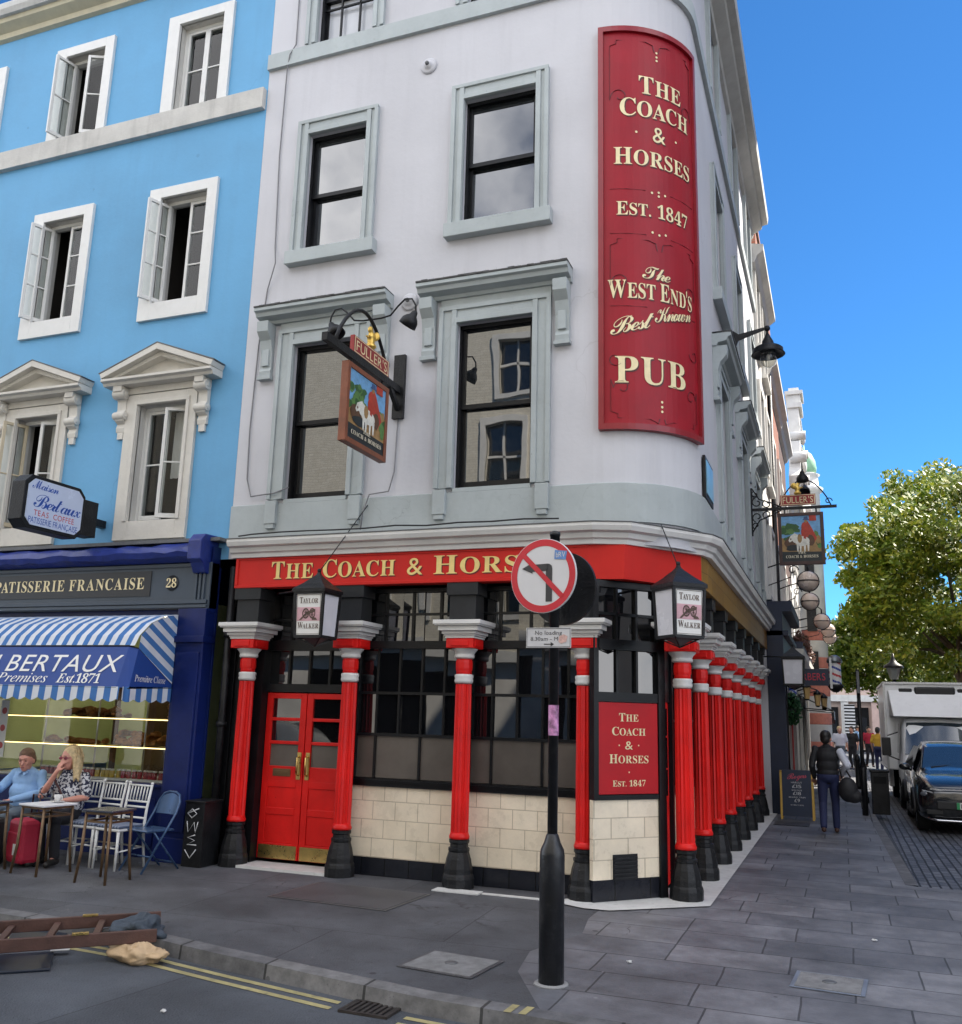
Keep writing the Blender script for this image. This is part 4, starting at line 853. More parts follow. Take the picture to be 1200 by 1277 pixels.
# tie-rod discs, burglar alarm boxes and cables
for x, z, lb in ((-4.72, 10.31, 'white round wall-tie plate between the upper windows'), (-4.85, 6.92, 'white round wall-tie plate between the window hoods')):
    t = thing('wall_plate', (x, 9.85, z), lb, 'wall plate')
    MB().lathe([(.115, 0), (.115, .02), (.09, .035), (.06, .035), (.055, .06), (.02, .07)], (x, 9.85, z), 20, T=Matrix.Rotation(pi/2, 3, 'X')).build('disc', stucco, t)
    MB().lathe([(.028, .06), (.028, .09), (.01, .1)], (x, 9.85, z), 8, T=Matrix.Rotation(pi/2, 3, 'X')).build('bolt', lead, t)
cab = mat('cable_grey', (.2, .2, .21), .6); cabb = mat('cable_black', (.02, .02, .022), .6)
def cable(pts, lab, m=cab, r=.009):
    return tag(MB().tube(pts, r, 6).build('cable', m), lab, 'cable')
cable([(-6.86, 9.83, 13), (-6.85, 9.83, 11.2), (-6.9, 9.77, 11.0), (-6.96, 9.82, 10.8), (-6.98, 9.83, 9.4), (-6.93, 9.83, 8.0), (-6.83, 9.72, 7.72), (-7.0, 9.83, 7.4), (-7.07, 9.83, 6.6), (-7.1, 9.83, 5.4), (-7.08, 9.83, 4.75), (-6.98, 9.8, 4.5), (-6.6, 9.77, 4.52), (-6.4, 9.77, 4.58)], 'thin grey cable running down the left edge of the white front')
cable([(-4.93, 9.83, 5.4), (-4.95, 9.83, 4.7), (-5.0, 9.8, 4.45), (-5.25, 9.78, 4.42), (-5.32, 9.77, 4.2), (-5.33, 9.75, 3.98)], 'thin grey cable below the bracket of the hanging sign')
cable([(-7.0, 9.64, 3.95)]+[(-6.8+i*.4, 9.62+.01*random.random(), 3.96+.025*random.random()) for i in range(11)], 'black cable lying along the top of the white cornice', cabb, .01)
# ================================================================== THE BLUE HOUSE AND ITS PATISSERIE
blue = mat('blue_stucco', (.125, .345, .575), .72, var=.06, scale=1.1, bump=.12, bscale=16, streak=.2, dcol=(.1, .24, .4))
stone = mat('cream_surround', (.60, .575, .52), .65, var=.08, scale=3, bump=.12, bscale=25, dirt=.16, dcol=(.3, .28, .25), streak=.12)
sill_st = mat('weathered_band', (.50, .49, .46), .75, var=.12, scale=3, bump=.2, bscale=30, streak=.5, dcol=(.2, .19, .18))
caset = mat('casement_white', (.66, .66, .64), .4, var=.05, scale=4, dirt=.1, dcol=(.35, .34, .32))
casecream = mat('casement_cream', (.50, .43, .30), .45, var=.08, scale=4)
navy = mat('navy_gloss', (.006, .015, .10), .34, spec=.3, var=.25, scale=2.5, bump=.08, bscale=25, streak=.15, dcol=(.005, .01, .06))
navy2 = mat('navy_cornice', (.012, .028, .19), .4, var=.3, scale=4, bump=.5, bscale=6, dirt=.3, dcol=(.005, .01, .05))
slate = mat('slate_fascia', (.045, .062, .085), .45, var=.15, scale=2, streak=.2, dcol=(.02, .028, .04))
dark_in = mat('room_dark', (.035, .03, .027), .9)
house = thing('blue_house', (-10.7, 9.85, 0), 'sky blue four-storey house with white window surrounds above a navy patisserie shopfront', 'house')
WU = [(-8.97, -8.15), (-11.22, -10.42), (-13.5, -12.7)]
WZ = [(4.27, 5.93), (7.47, 9.14), (10.6, 12.1)]
HH = [(a, b, c, d) for a, b in WU for c, d in WZ]
mb = MB(); grid_wall(mb, PA, -16.5, -7.282, 3.7, 13.1, HH, depth=.3, mr=1); mb.quad((-16.5, 9.85, 0), (-16.5, 20, 0), (-16.5, 20, 13.1), (-16.5, 9.85, 13.1)); mb.quad((-16.5, 20, 0), (-7.3, 20, 0), (-7.3, 20, 13.1), (-16.5, 20, 13.1)); mb.build('wall', [blue, sill_st], house, recalc=False)
MB().quad((-16.5, 9.85, 13.1), (-7.29, 9.85, 13.1), (-7.29, 20, 13.1), (-16.5, 20, 13.1)).build('roof', lead, house)
MB().boxP(PA, -16.4, -7.3, -.085, .01, 10.25, 10.575).build('band', sill_st, house, bevel=.006)
MB().sweep([(-16.5, 9.85), (-7.3, 9.85)], [(.001, 12.78), (.07, 12.8), (.09, 12.88), (.24, 12.95), (.26, 13.02), (.001, 13.02)]).build('cornice', mat('cornice_cream', (.52, .47, .33), .6, var=.1, scale=3, streak=.25, dcol=(.3, .26, .2)), house)
MB().sweep([(-16.5, 9.85), (-7.3, 9.85)], [(.001, 13.022), (.32, 13.022), (.36, 13.1), (.36, 13.2), (.3, 13.28), (.001, 13.3)]).build('gutter', sill_st, house)
def leaf(hx, hy, w, h, z, ang, dirn, bars, m, par, gl=None):
    """a casement leaf hinged at (hx, hy); dirn +1 opens from a left hinge; ang swings it outwards"""
    a = R(ang); T = Matrix.Translation((hx, hy, z)) @ Matrix.Rotation(-dirn*a, 4, 'Z')
    f = MB(); x = lambda v: dirn*v
    def B(a0, a1, z0, z1, d=.02):
        q = sorted((x(a0), x(a1))); f.box(q[0], q[1], -d, d, z0, z1)
    B(0, .045, 0, h); B(w-.045, w, 0, h); B(.045, w-.045, 0, .06); B(.045, w-.045, h-.045, h)
    for b in bars: B(.045, w-.045, h*b-.011, h*b+.011, .014)
    f.xform(T); o = f.build('casement', m, par, bevel=.003)
    g = MB().quad((x(.04), 0, .05), (x(w-.04), 0, .05), (x(w-.04), 0, h-.04), (x(.04), 0, h-.04)); (g.f[0].reverse() if dirn < 0 else None); g.xform(T); g.build('pane', gl or clear_glass('casement_glass', (.8, .84, .84), 1.45, 1.0), o, recalc=False)
def blue_window(u0, u1, z0, z1, floor, la, lb, mL, open_):
    o = .21; s = MB(); zt = z1+.16
    s.boxP(PA, u0-o, u0, -.05, .02, z0-.03 if floor == 3 else z0-.26, zt); s.boxP(PA, u1, u1+o-.04, -.05, .02, z0-.03 if floor == 3 else z0-.26, zt); s.boxP(PA, u0, u1, -.05, .02, z1, zt)
    if floor != 3: s.boxP(PA, u0, u1, -.05, .02, z0-.26, z0)
    if floor == 1:
        s.boxP(PA, u0-o, u1+o-.04, -.02, .02, 4.0, z0-.262)
        s.boxP(PA, u0-.06, u1+.06, -.07, -.05, z1+.005, z1+.06); s.boxP(PA, u0-.06, u0-.005, -.07, -.05, z0, z1+.004); s.boxP(PA, u1+.005, u1+.06, -.07, -.05, z0, z1+.004)
    w = s.build('window', stone if floor == 1 else caset, house, bevel=.004)
    fr = MB(); d = .14
    fr.boxP(PA, u0, u0+.04, d-.02, d+.06, z0, z1); fr.boxP(PA, u1-.04, u1, d-.02, d+.06, z0, z1); fr.boxP(PA, u0+.04, u1-.04, d-.02, d+.06, z1-.05, z1); fr.boxP(PA, u0+.04, u1-.04, d-.02, d+.06, z0, z0+.04)
    fr.build('frame', caset, w)
    wd = (u1-u0)/2-.045; h = z1-z0-.1; bars = (.5,) if floor != 2 else (.36, .68)
    y = 9.85+d
    leaf(u0+.045, y, wd, h, z0+.045, la, 1, bars, mL, w); leaf(u1-.045, y, wd, h, z0+.045, lb, -1, bars, caset, w)
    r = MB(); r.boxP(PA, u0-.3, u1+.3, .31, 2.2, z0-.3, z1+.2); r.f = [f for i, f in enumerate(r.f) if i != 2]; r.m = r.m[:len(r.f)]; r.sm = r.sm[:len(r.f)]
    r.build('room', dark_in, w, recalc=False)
    if floor == 1:
        c = MB()                     # net curtain behind the glass
        n = 14; a0, a1 = (u0+u1)/2+.0, u1-.03
        vs = []
        for i in range(n+1):
            u = a0+(a1-a0)*i/n; dd = d+.12+.015*sin(i*2.1); vs += [PA(u, dd, z0+.65), PA(u-.04*(i/n), dd, z1-.05)]
        c.add(vs, [(2*i, 2*i+2, 2*i+3, 2*i+1) for i in range(n)], 0, True); c.build('curtain', mat('net_curtain', (.55, .53, .5), .9), w, recalc=False)
        uc = (u0+u1)/2; p = MB()
        p.boxP(PA, uc-.6, uc+.6, -.06, .01, 6.1, 6.2)
        prof = [(-.01, 6.2), (.2, 6.2), (.22, 6.24), (.27, 6.255), (.27, 6.29), (-.01, 6.3)]
        k = len(prof); vs = [PA(u, -oo, z) for u in (uc-.93, uc+.93) for oo, z in prof]
        p.add(vs, [tuple(range(k)), tuple(range(k, 2*k))]+[(i, (i+1) % k, k+(i+1) % k, k+i) for i in range(k)])
        A_, ap = .93, 6.66
        for e in (-1, 1):         # raking mouldings
            n_ = [(uc+e*A_, 6.30), (uc, ap-.02), (uc, ap+.07), (uc+e*(A_+.03), 6.37)]
            p.poly([(x_, 9.58, z_) for x_, z_ in n_], (0, .27, 0)); n2 = [(uc+e*(A_-.12), 6.30), (uc, ap-.09), (uc, ap-.02), (uc+e*(A_-.0), 6.30)]
            p.poly([(x_, 9.67, z_) for x_, z_ in n2], (0, .18, 0))
        p.poly([(uc-A_+.1, 9.80, 6.301), (uc+A_-.1, 9.80, 6.301), (uc, 9.80, ap-.06)], (0, .04, 0)); p.build('pediment', stone, w, bevel=.004)
        lf = MB()
        for e in (-1, 1): lf.poly([(uc+e*(A_+.04), 9.575, 6.372), (uc, 9.575, ap+.072), (uc, 9.575, ap+.086), (uc+e*(A_+.05), 9.575, 6.385)], (0, .26, 0))
        lf.build('flashing', lead, w)
        for e in (-1, 1):
            uu = uc+e*.69; c = MB(); pr = [(0, 5.56), (.04, 5.56), (.05, 5.62), (.03, 5.68), (.09, 5.72), (.11, 5.80), (.06, 5.88), (.07, 6.0), (.14, 6.1), (.19, 6.12), (.19, 6.2), (0, 6.2)]
            k = len(pr); vs = [PA(uu+q*.075, -oo, z) for q in (-1, 1) for oo, z in pr]; c.add(vs, [tuple(range(k)), tuple(range(k, 2*k))]+[(i, (i+1) % k, k+(i+1) % k, k+i) for i in range(k)])
            for zz, rr, oo in ((6.1, .075, .1), (5.79, .06, .07)):
                c.lathe([(rr, -.1), (rr, .1)], PA(uu, -oo, zz), 14, T=Matrix.Rotation(pi/2, 3, 'Y')); c.lathe([(rr*.5, -.11), (rr*.5, .11)], PA(uu, -oo, zz), 10, T=Matrix.Rotation(pi/2, 3, 'Y'))
            c.boxP(PA, uu-.05, uu+.05, -.04, 0, 5.46, 5.56); c.build('console', stone, w, bevel=.004)
OPEN = {(0, 3): (0, 0), (1, 3): (104, 24), (2, 3): (0, 0), (0, 2): (112, 0), (1, 2): (112, 0), (2, 2): (0, 0), (0, 1): (0, 22), (1, 1): (112, 18), (2, 1): (0, 0)}
for i, (a, b) in enumerate(WU):
    for j, (c, d) in enumerate(WZ):
        la, lb = OPEN[(i, j+1)]; blue_window(a, b, c, d, j+1, la, lb, casecream if (i, j) == (1, 0) else caset, la > 0)
# ---- shopfront
SX0, SX1 = -16.5, -7.4
s = MB(); s.box(SX0, SX1, 9.68, 9.85, 3.05, 3.64); s.box(SX0, -7.42, 9.655, 9.68, 3.06, 3.1); s.box(SX0, -7.42, 9.645, 9.68, 3.11, 3.16); s.box(SX0, -7.55, 9.66, 9.68, 3.585, 3.63)
for x in (-7.62, -7.56, -7.5): s.box(x, x+.03, 9.655, 9.68, 3.16, 3.58)
fs_ = s.build('shop_fascia', slate, house, bevel=.004)
nb = MB().box(SX0, -8.33, 9.67, 9.68, 3.22, 3.55); nb.build('name_board', mat('name_board', (.018, .02, .024), .4, var=.2), fs_)
ov = MB(); ov.lathe([(.1, 0), (.1, .012)], (-7.99, 9.68, 3.385), 20, T=Matrix.Rotation(pi/2, 3, 'X')); ov.build('number_disc', mat('name_board2', (.018, .02, .024), .4), fs_)
tx = MB(); letters(tx, 'PATISSERIE FRANCAISE', flat((-8.43, 9.668, 3.315), (1, 0, 0), (0, 0, 1), (0, -1, 0)), .15, 2.6, style='serif', align='r', track=.13, lift=.003)
letters(tx, '28', flat((-7.99, 9.664, 3.325), (1, 0, 0), (0, 0, 1), (0, -1, 0)), .115, .16, lift=.006); tx.build('lettering', cream, fs_, recalc=False)
vs = []; mb = MB(); nseg = 46      # the lumpy blue lead roll along the cornice
for i in range(nseg+1):
    x = SX0+(-7.62-SX0)*i/nseg; j = lambda: random.uniform(-.018, .018)
    vs += [(x, 9.85, 3.90+j()*.3), (x, 9.68, 3.89+j()), (x, 9.54, 3.83+j()), (x, 9.50, 3.76+j()), (x, 9.53, 3.69+j()), (x, 9.64, 3.645), (x, 9.85, 3.645)]
mb.add(vs, [(7*i+k, 7*i+(k+1) % 7, 7*i+7+(k+1) % 7, 7*i+7+k) for i in range(nseg) for k in range(7)]+[tuple(range(7)), tuple(range(7*nseg, 7*nseg+7))]); mb.build('shop_cornice', navy2, house)
cb = MB(); cb.poly([(-7.64, 9.85, 3.45), (-7.64, 9.62, 3.5), (-7.64, 9.55, 3.62), (-7.64, 9.48, 3.66), (-7.64, 9.48, 3.9), (-7.64, 9.56, 3.99), (-7.64, 9.85, 4.0)], (.2, 0, 0)); cb.build('corbel', navy2, house, bevel=.01)
MB().box(SX0, -7.3, 9.66, 9.85, 3.915, 3.96).build('flashing', lead, house)
p = MB(); p.box(-7.84, -7.41, 9.66, 9.85, 0, 3.05); p.box(-7.80, -7.45, 9.64, 9.66, .35, 2.5); p.box(-7.86, -7.39, 9.62, 9.86, 0, .28); p.box(-7.86, -7.39, 9.62, 9.86, 2.62, 2.7); p.box(-7.44, -7.41, 9.86, 9.9, 0, 3.6); p.build('pilaster', navy, house, bevel=.006)
MB().box(-7.42, -7.4, 9.7, 9.85, 3.0, 3.85).build('fascia_end', navy, house)
p = MB(); p.box(SX0, -7.86, 9.78, 9.92, 0, .84); 
for x in (-8.9, -10.0, -11.1, -12.2): p.box(x, x+.9, 9.765, 9.78, .15, .7)
p.box(SX0, -7.86, 9.74, 9.92, .84, .88); p.build('stallriser', navy, house, bevel=.004)
f = MB(); f.box(-7.89, -7.85, 9.8, 9.88, .88, 3.05); f.box(-10.98, -10.92, 9.8, 9.88, .88, 3.05); f.box(-10.92, -7.89, 9.8, 9.88, 2.98, 3.05); f.box(SX0, -10.98, 9.8, 9.88, .88, 3.05)
wn = f.build('shop_window', navy, house)
MB().quad((-10.92, 9.84, .88), (-7.89, 9.84, .88), (-7.89, 9.84, 2.98), (-10.92, 9.84, 2.98)).build('pane', clear_glass('shop_glass', (.92, .94, .92), 1.5, 1.9), wn, recalc=False)
r = MB(); r.quad((-11.2, 12.4, 0), (-7.86, 12.4, 0), (-7.86, 12.4, 3.2), (-11.2, 12.4, 3.2)); r.quad((-11.2, 9.9, .9), (-11.2, 12.4, .9), (-11.2, 12.4, 3.2), (-11.2, 9.9, 3.2)); r.quad((-7.86, 9.9, 0), (-7.86, 12.4, 0), (-7.86, 12.4, 3.2), (-7.86, 9.9, 3.2)); r.quad((-11.2, 9.9, 3.2), (-7.86, 9.9, 3.2), (-7.86, 12.4, 3.2), (-11.2, 12.4, 3.2)); r.quad((-11.2, 9.9, .6), (-7.86, 9.9, .6), (-7.86, 12.4, .6), (-11.2, 12.4, .6))
r.build('shop_room', mat('room_sage', (.36, .42, .22), .8, var=.1), house, recalc=False)
d = MB(); d.box(-10.4, -9.5, 12.3, 12.39, .7, 2.7); d.box(-8.6, -8.2, 12.2, 12.39, .7, 2.6); d.box(-9.4, -9.32, 11.2, 12.3, .7, 3.1); d.box(-9.9, -9.84, 11, 11.06, .7, 3.1); d.build('back_door', mat('room_brown', (.06, .03, .02), .5, var=.3), house)
MB().box(-10.6, -8.4, 10.6, 11.4, 3.14, 3.19).build('ceiling_fill', mat('ceiling_fill', (1, .85, .6), .5, var=0, emit=3.0), house)  # glowing panel added under the ceiling to brighten the shop interior
d = MB().box(-8.16, -7.9, 10.25, 10.32, .9, 3.0); d.build('white_post', caset, house)
# warm lamp strips along the shelves, lit in the photograph
glow = mat('warm_strip', (1, .78, .36), .5, var=0, emit=1.5)
shelfg = mat('glass_shelf', (.55, .6, .58), .08, var=.05); 
SH = [(1.30, 10.05, .4), (1.66, 10.05, .4), (2.13, 10.2, .3)]
for i, (z, y, dep) in enumerate(SH):
    sh_ = MB().box(-10.9, -7.92, y, y+dep, z-.02, z).build('shelf', brass, house)
    MB().box(-10.9, -7.92, y-.014, y-.004, z-.016, z-.006).build('light_strip', glow, sh_)
MB().box(-10.9, -7.92, 9.9, 10.5, .88, .905).build('shelf', caset, house)
for x in (-10.2, -9.3, -8.5): MB().tube([(x, 10.06, .9), (x, 10.06, 2.15)], .012, 8).build('shelf_post', steel, house)
# ---- awning: stiff hooped canopy, striped above, blue front with lettering
aw = thing('awning', (-9.9, 9.7, 2.0), 'blue and white striped canopy with white lettering over the patisserie window', 'awning')
blw = ((.62, .65, .7), (.06, .17, .42)); AX0, AX1 = -14.5, -7.83
strX = stripe_mat('awning_stripe_front', blw[0], blw[1], 'X', .165); strS = stripe_mat('awning_stripe_side', blw[0], blw[1], 'Z', .15, vec=(0, .5, .87)); strY = stripe_mat('valance_stripe_side', blw[0], blw[1], 'Y', .19); strV = stripe_mat('valance_stripe', blw[0], blw[1], 'X', .2)
ab = mat('awning_blue', (.01, .05, .25), .6, var=.1, scale=3, bump=.1, bscale=12)
top = [(9.72, 2.98), (9.45, 2.93), (9.2, 2.82), (9.02, 2.66), (8.95, 2.53)]; fr_ = [(8.95, 2.53), (8.80, 2.04)]; piv = (9.72, 2.06)
rad = .12
def strip(mb, prof, xa, xb, n=1): 
    for (y0, z0), (y1, z1) in zip(prof, prof[1:]): mb.quad((xa, y0, z0), (xb, y0, z0), (xb, y1, z1), (xa, y1, z1))
m1 = MB(); strip(m1, top, AX0, AX1-.02); m1.build('canopy_top', strX, aw, recalc=False)
m2 = MB(); strip(m2, fr_, AX0, AX1-.1); m2.quad((AX1-.1, 8.95, 2.53), (AX1, 9.0, 2.5), (AX1, 8.9, 2.02), (AX1-.1, 8.80, 2.04))
m2.add([(AX1, 9.0, 2.5), (AX1, 8.9, 2.02), (AX1,)+piv], [(0, 1, 2)]); m2.build('canopy_front', ab, aw, recalc=False)
m3 = MB(); side = [(AX1, y, z) for y, z in top[:-1]]+[(AX1, 9.0, 2.5)]
m3.add(side+[(AX1,)+piv], [(i, i+1, len(side)) for i in range(len(side)-1)]); m3.build('canopy_side', strS, aw, recalc=False)
m4 = MB(); n = 66; vs = []
for i in range(n*4+1):
    x = AX0+(AX1-.05-AX0)*i/(n*4); sc_ = .035*abs(sin(pi*(x-AX0)/.2)); vs += [(x, 8.80, 2.04), (x, 8.79, 1.90-sc_)]
m4.add(vs, [(2*i, 2*i+2, 2*i+3, 2*i+1) for i in range(n*4)]); m4.build('valance', strV, aw, recalc=False)
m5 = MB(); vs = []
for i in range(33):
    y = 8.82+(9.7-8.82)*i/32; vs += [(AX1-.02+.02*(i > 2), y, 2.04+.02*i/32), (AX1-.02+.02*(i > 2), y, 1.90-.035*abs(sin(pi*(y-8.8)/.2)))]
m5.add(vs, [(2*i, 2*i+2, 2*i+3, 2*i+1) for i in range(32)]); m5.build('side_valance', strY, aw, recalc=False)
fr3 = MB(); fr3.tube([(AX0, 8.95, 2.525), (AX1-.1, 8.95, 2.525), (AX1-.01, 9.0, 2.5), (AX1-.01, 9.72, 2.06)], .012, 6); fr3.tube([(AX0, 8.81, 2.03), (AX1-.1, 8.81, 2.03), (AX1-.01, 8.9, 2.02), (AX1-.01, 9.72, 2.05)], .012, 6); fr3.build('rib', blk2, aw)
dn = Vector((0, -.17, -.49)).normalized(); up = -dn; nn = Vector((0, -.49*1, .17)).normalized()
tx = MB(); awl = mat('awning_lettering', (.78, .78, .76), .6)
lp = lambda x, t: flat((x, 8.95-.15*t, 2.53-.49*t), (1, 0, 0), up, nn)
letters(tx, 'MAISON BERTAUX', lp(-7.99, .66), .215, 3.45, style='plain', align='r', shear=.18, track=.14, lift=.008)
letters(tx, 'Baked on the Premises', lp(-9.02, .93), .115, 2.1, style='italic', align='r', shear=.05, track=.02, lift=.008); letters(tx, 'Est.1871', lp(-8.86, .93), .115, .66, style='bolditalic', align='l', track=.02, lift=.008)
sp_ = lambda u, v, w=0: (AX1+.004, 8.98+u*.98, 2.11+v-u*.02)
letters(tx, 'Première Classe', sp_, .075, .56, style='italic', align='l', shear=-.05, track=.03)
tx.build('lettering', awl, aw, recalc=False)
# ---- lit box sign at right angles to the front
bs = thing('box_sign', (-9.35, 9.4, 4.3), 'white box sign with blue script in a black case beside the first floor window', 'sign')
y0, y1, z0, z1 = 8.36, 9.36, 3.94, 4.62; ch = .1
oct_ = [(y0+ch, z0), (y1-ch, z0), (y1, z0+ch), (y1, z1-ch), (y1-ch, z1), (y0+ch, z1), (y0, z1-ch), (y0, z0+ch)]
MB().poly([(-9.50, y, z) for y, z in oct_], (.22, 0, 0)).build('case', blk2, bs, bevel=.008)
yc, zc = (y0+y1)/2, (z0+z1)/2
MB().poly([(-9.279, yc+(y-yc)*.9, zc+(z-zc)*.86) for y, z in oct_], (.012, 0, 0)).build('face', mat('sign_face', (.55, .62, .78), .25, var=.04), bs)
MB().box(-9.5, -9.3, 9.36, 9.62, 4.02, 4.5).box(-9.45, -9.35, 9.6, 9.85, 4.2, 4.3).build('mounting', blk2, bs)
tx = MB(); tr_ = MB(); q = lambda u, v: (lambda a, b, w=0: (-9.266, yc+u+a, zc+v+b))
letters(tx, 'Maison', q(-.2, .17), .12, .40, style='script'); letters(tx, 'Bertaux', q(.02, -.06), .19, .74, style='script'); letters(tx, 'PATISSERIE FRANÇAISE', q(0, -.265), .075, .80, style='bold', track=.08); letters(tr_, 'TEAS  COFFEE', q(.0, -.165), .07, .66, style='bold', track=.14)
tx.build('lettering', mat('sign_blue', (.01, .07, .38), .4), bs, recalc=False); tr_.build('lettering', mat('sign_red', (.5, .02, .03), .4), bs, recalc=False)
# ---- pastries, jars on the shelves
crust = mat('pastry_crust', (.33, .14, .04), .5, var=.5, scale=25); jamr = mat('jam_red', (.25, .02, .03), .15, var=.3, scale=10); jamy = mat('jam_yellow', (.42, .3, .06), .15, var=.3, scale=10); lid = mat('jar_lid', (.6, .6, .58), .4)
def croissant():
    m = MB(); m.tube([(.07*cos(a), .07*sin(a)*.8, .028) for a in [pi*i/8 for i in range(9)]], [.008, .018, .026, .033, .036, .033, .026, .018, .008], 8); return m
cr0 = None; spots = [(x, SH[0][0]+.005, 10.2) for x in [-8.95+i*.1 for i in range(7)]]+[(x+random.uniform(-.02, .02), SH[1][0], 10.2) for x in [-9.9+i*.115 for i in range(9)]]+[(-8.22+.09*(i % 4), SH[1][0]+.055*(i//4), 10.22+.03*(i//4)) for i in range(12)]+[(-9.0+.1*i, SH[0][0]+.06, 10.22) for i in range(7)]+[(-9.86+.11*i, SH[1][0]+.05, 10.24) for i in range(8)]+[(-10.3+.13*i, SH[0][0]+.005, 10.26) for i in range(8)]+[(-8.95+.1*i, SH[0][0]+.11, 10.24) for i in range(5)]+[(-8.25+.09*(i % 4), SH[2][0]+.05*(i//4), 10.3) for i in range(8)]
for k, (x, z, y) in enumerate(spots):
    if k == 0: o = croissant().build('croissant', crust)
    else: o = cr0.copy(); C.objects.link(o)
    if k == 0: cr0 = o
    o.location = (x, y, z); o.rotation_euler = (random.uniform(-.2, .2), random.uniform(-.2, .2), random.uniform(0, 6)); sc_ = random.uniform(1.1, 1.5); o.scale = (sc_,)*3
    tag(o, 'golden brown croissant heaped on a lit shelf of the patisserie window', 'pastry', 'croissants on the window shelves')
weather(blue, cracks=((.5, .004, (.09, .25, .43), .5, .56),), spots=((1.2, .04, (.09, .24, .4), .5),), big=(.4, .07)); weather(stone, spots=((9, .07, (.3, .28, .25), .5),)); weather(navy, spots=((20, .08, (.03, .05, .2), .6),), big=(1.2, .2))
jar0 = {}
for k in range(26):
    x = -10.1+k*.085; cm = jamy if 11 <= k <= 15 else jamr
    if cm.name not in jar0:
        t = thing('jam_jar', (x, 10.0, .905), '', 'jar'); MB().lathe([(.03, 0), (.034, .01), (.034, .075), (.027, .09)], n=12).build('jar', cm, t, world=False); MB().lathe([(.03, .088), (.03, .108)], n=12).build('lid', lid, t, world=False); jar0[cm.name] = t
    else: t = copy_tree(jar0[cm.name]); t.location = (x, 10.0+random.uniform(-.02, .02), .905)
    tag(t, 'dark red jam jar on the lowest shelf of the patisserie window' if cm == jamr else 'yellow preserve jar on the lowest shelf of the patisserie window', 'jar', 'jam jars on the lowest window shelf' if cm == jamr else 'yellow jars on the lowest window shelf')
st_ = MB().quad((-10.80, 9.832, 1.1), (-10.66, 9.832, 1.1), (-10.66, 9.832, 1.85), (-10.80, 9.832, 1.85))
for z_ in (1.25, 1.48, 1.71): st_.add([(-10.73+.045*cos(q_*pi/7), 9.829, z_+.045*sin(q_*pi/7)) for q_ in range(14)], [tuple(range(14))], 1)
o = st_.build('sticker_strip', [caset, mat('sticker_red', (.45, .06, .06), .5)], recalc=False); tag(o, 'white strip of round stickers inside the left edge of the patisserie window', 'sticker')
# black service cabinet, drainpipe between the two houses
t = thing('service_cabinet', (-7.2, 9.55, 0), 'small black metal cabinet scrawled with white graffiti between the shopfront and pub', 'cabinet')
MB().box(-7.33, -7.06, 9.5, 9.84, 0, .72).box(-7.34, -7.05, 9.49, 9.85, .72, .745).build('cabinet', blk2, t, bevel=.006)
g = MB(); gm = mat('graffiti_white', (.6, .6, .6), .7)
for z, pts in ((.6, [(0, 0), (.05, .05), (.1, 0), (.05, -.05), (0, 0), (.12, .06)]), (.45, [(0, .06), (.02, -.06), (.08, .05), (.1, -.06), (.12, .06)]), (.3, [(.1, .06), (.02, .03), (.1, 0), (.02, -.05), (.12, -.05)]), (.15, [(0, .04), (.06, -.05), (.12, .05)])):
    g.tube([(-7.29+x*1.3, 9.496, z+y_) for x, y_ in pts], .007, 4)
g.build('graffiti', gm, t)
o = MB(); o.tube([(-7.2, 9.88, 0), (-7.2, 9.88, 3.6)], .05, 10)
for z in (.5, 1.6, 2.7): o.lathe([(.065, z), (.065, z+.06)], (-7.2, 9.88, 0), 10)
tag(o.build('drainpipe', blk2), 'black drainpipe running down between the blue house and the pub', 'drainpipe')
# ================================================================== STREET FURNITURE IN FRONT
# ---- no-left-turn post
ps = thing('road_sign', (-2.0, 6.78, 0), 'black sign post with a round no-left-turn sign standing on the kerbside pavement', 'road sign')
c = (-2.0, 6.78, 0)
MB().lathe([(.09, 0), (.09, .86), (.085, .9), (.06, .95), (.045, 1.0), (.037, 1.01)], c, 24).lathe([(.037, 1.0), (.037, 3.2), (.041, 3.2), (.041, 3.23), (.02, 3.24)], c, 20).build('post', mat('post_black', (.012, .013, .016), .35, var=.3, scale=6, bump=.12, bscale=40, dirt=.28, dcol=(.09, .09, .09)), ps)
MB().lathe([(.125, .001), (.12, .012), (.1, .015)], c, 16).build('footing', mat('cement', (.3, .3, .3), .9, bump=.4), ps)
fn = Vector((-.227, -.974, 0)).normalized(); fx = Vector((-fn.y, fn.x, 0))
sc_ = Vector((-2.06, 6.70, 2.88)); pf = lambda u, v, w=0: tuple(sc_+fx*u+Vector((0, 0, 1))*v+fn*w)
def disc(mb, r, w0, w1, n=48, P=pf, cx=0, cz=0):
    return mb.add([P(cx+r*cos(2*pi*i/n), cz+r*sin(2*pi*i/n), w) for w in (w0, w1) for i in range(n)], [tuple(range(n)), tuple(range(n, 2*n))]+[(i, (i+1) % n, n+(i+1) % n, n+i) for i in range(n)])
d = disc(MB(), .285, 0, .02).build('sign_disc', mat('sign_white', (.66, .66, .68), .3, var=.04, scale=4, dirt=.08, dcol=(.4, .4, .4)), ps, bevel=.003)
m = MB(); n = 64
for i in range(n):
    a, b = 2*pi*i/n, 2*pi*(i+1)/n; m.quad(pf(.28*cos(a), .28*sin(a), .022), pf(.28*cos(b), .28*sin(b), .022), pf(.228*cos(b), .228*sin(b), .022), pf(.228*cos(a), .228*sin(a), .022))
def pbar(m, p, q, w, l):
    p, q = Vector(p), Vector(q); dd = (q-p).normalized(); nn = Vector((-dd.y, dd.x))*w/2
    m.quad(*[pf(v.x, v.y, l) for v in (p-nn, q-nn, q+nn, p+nn)])
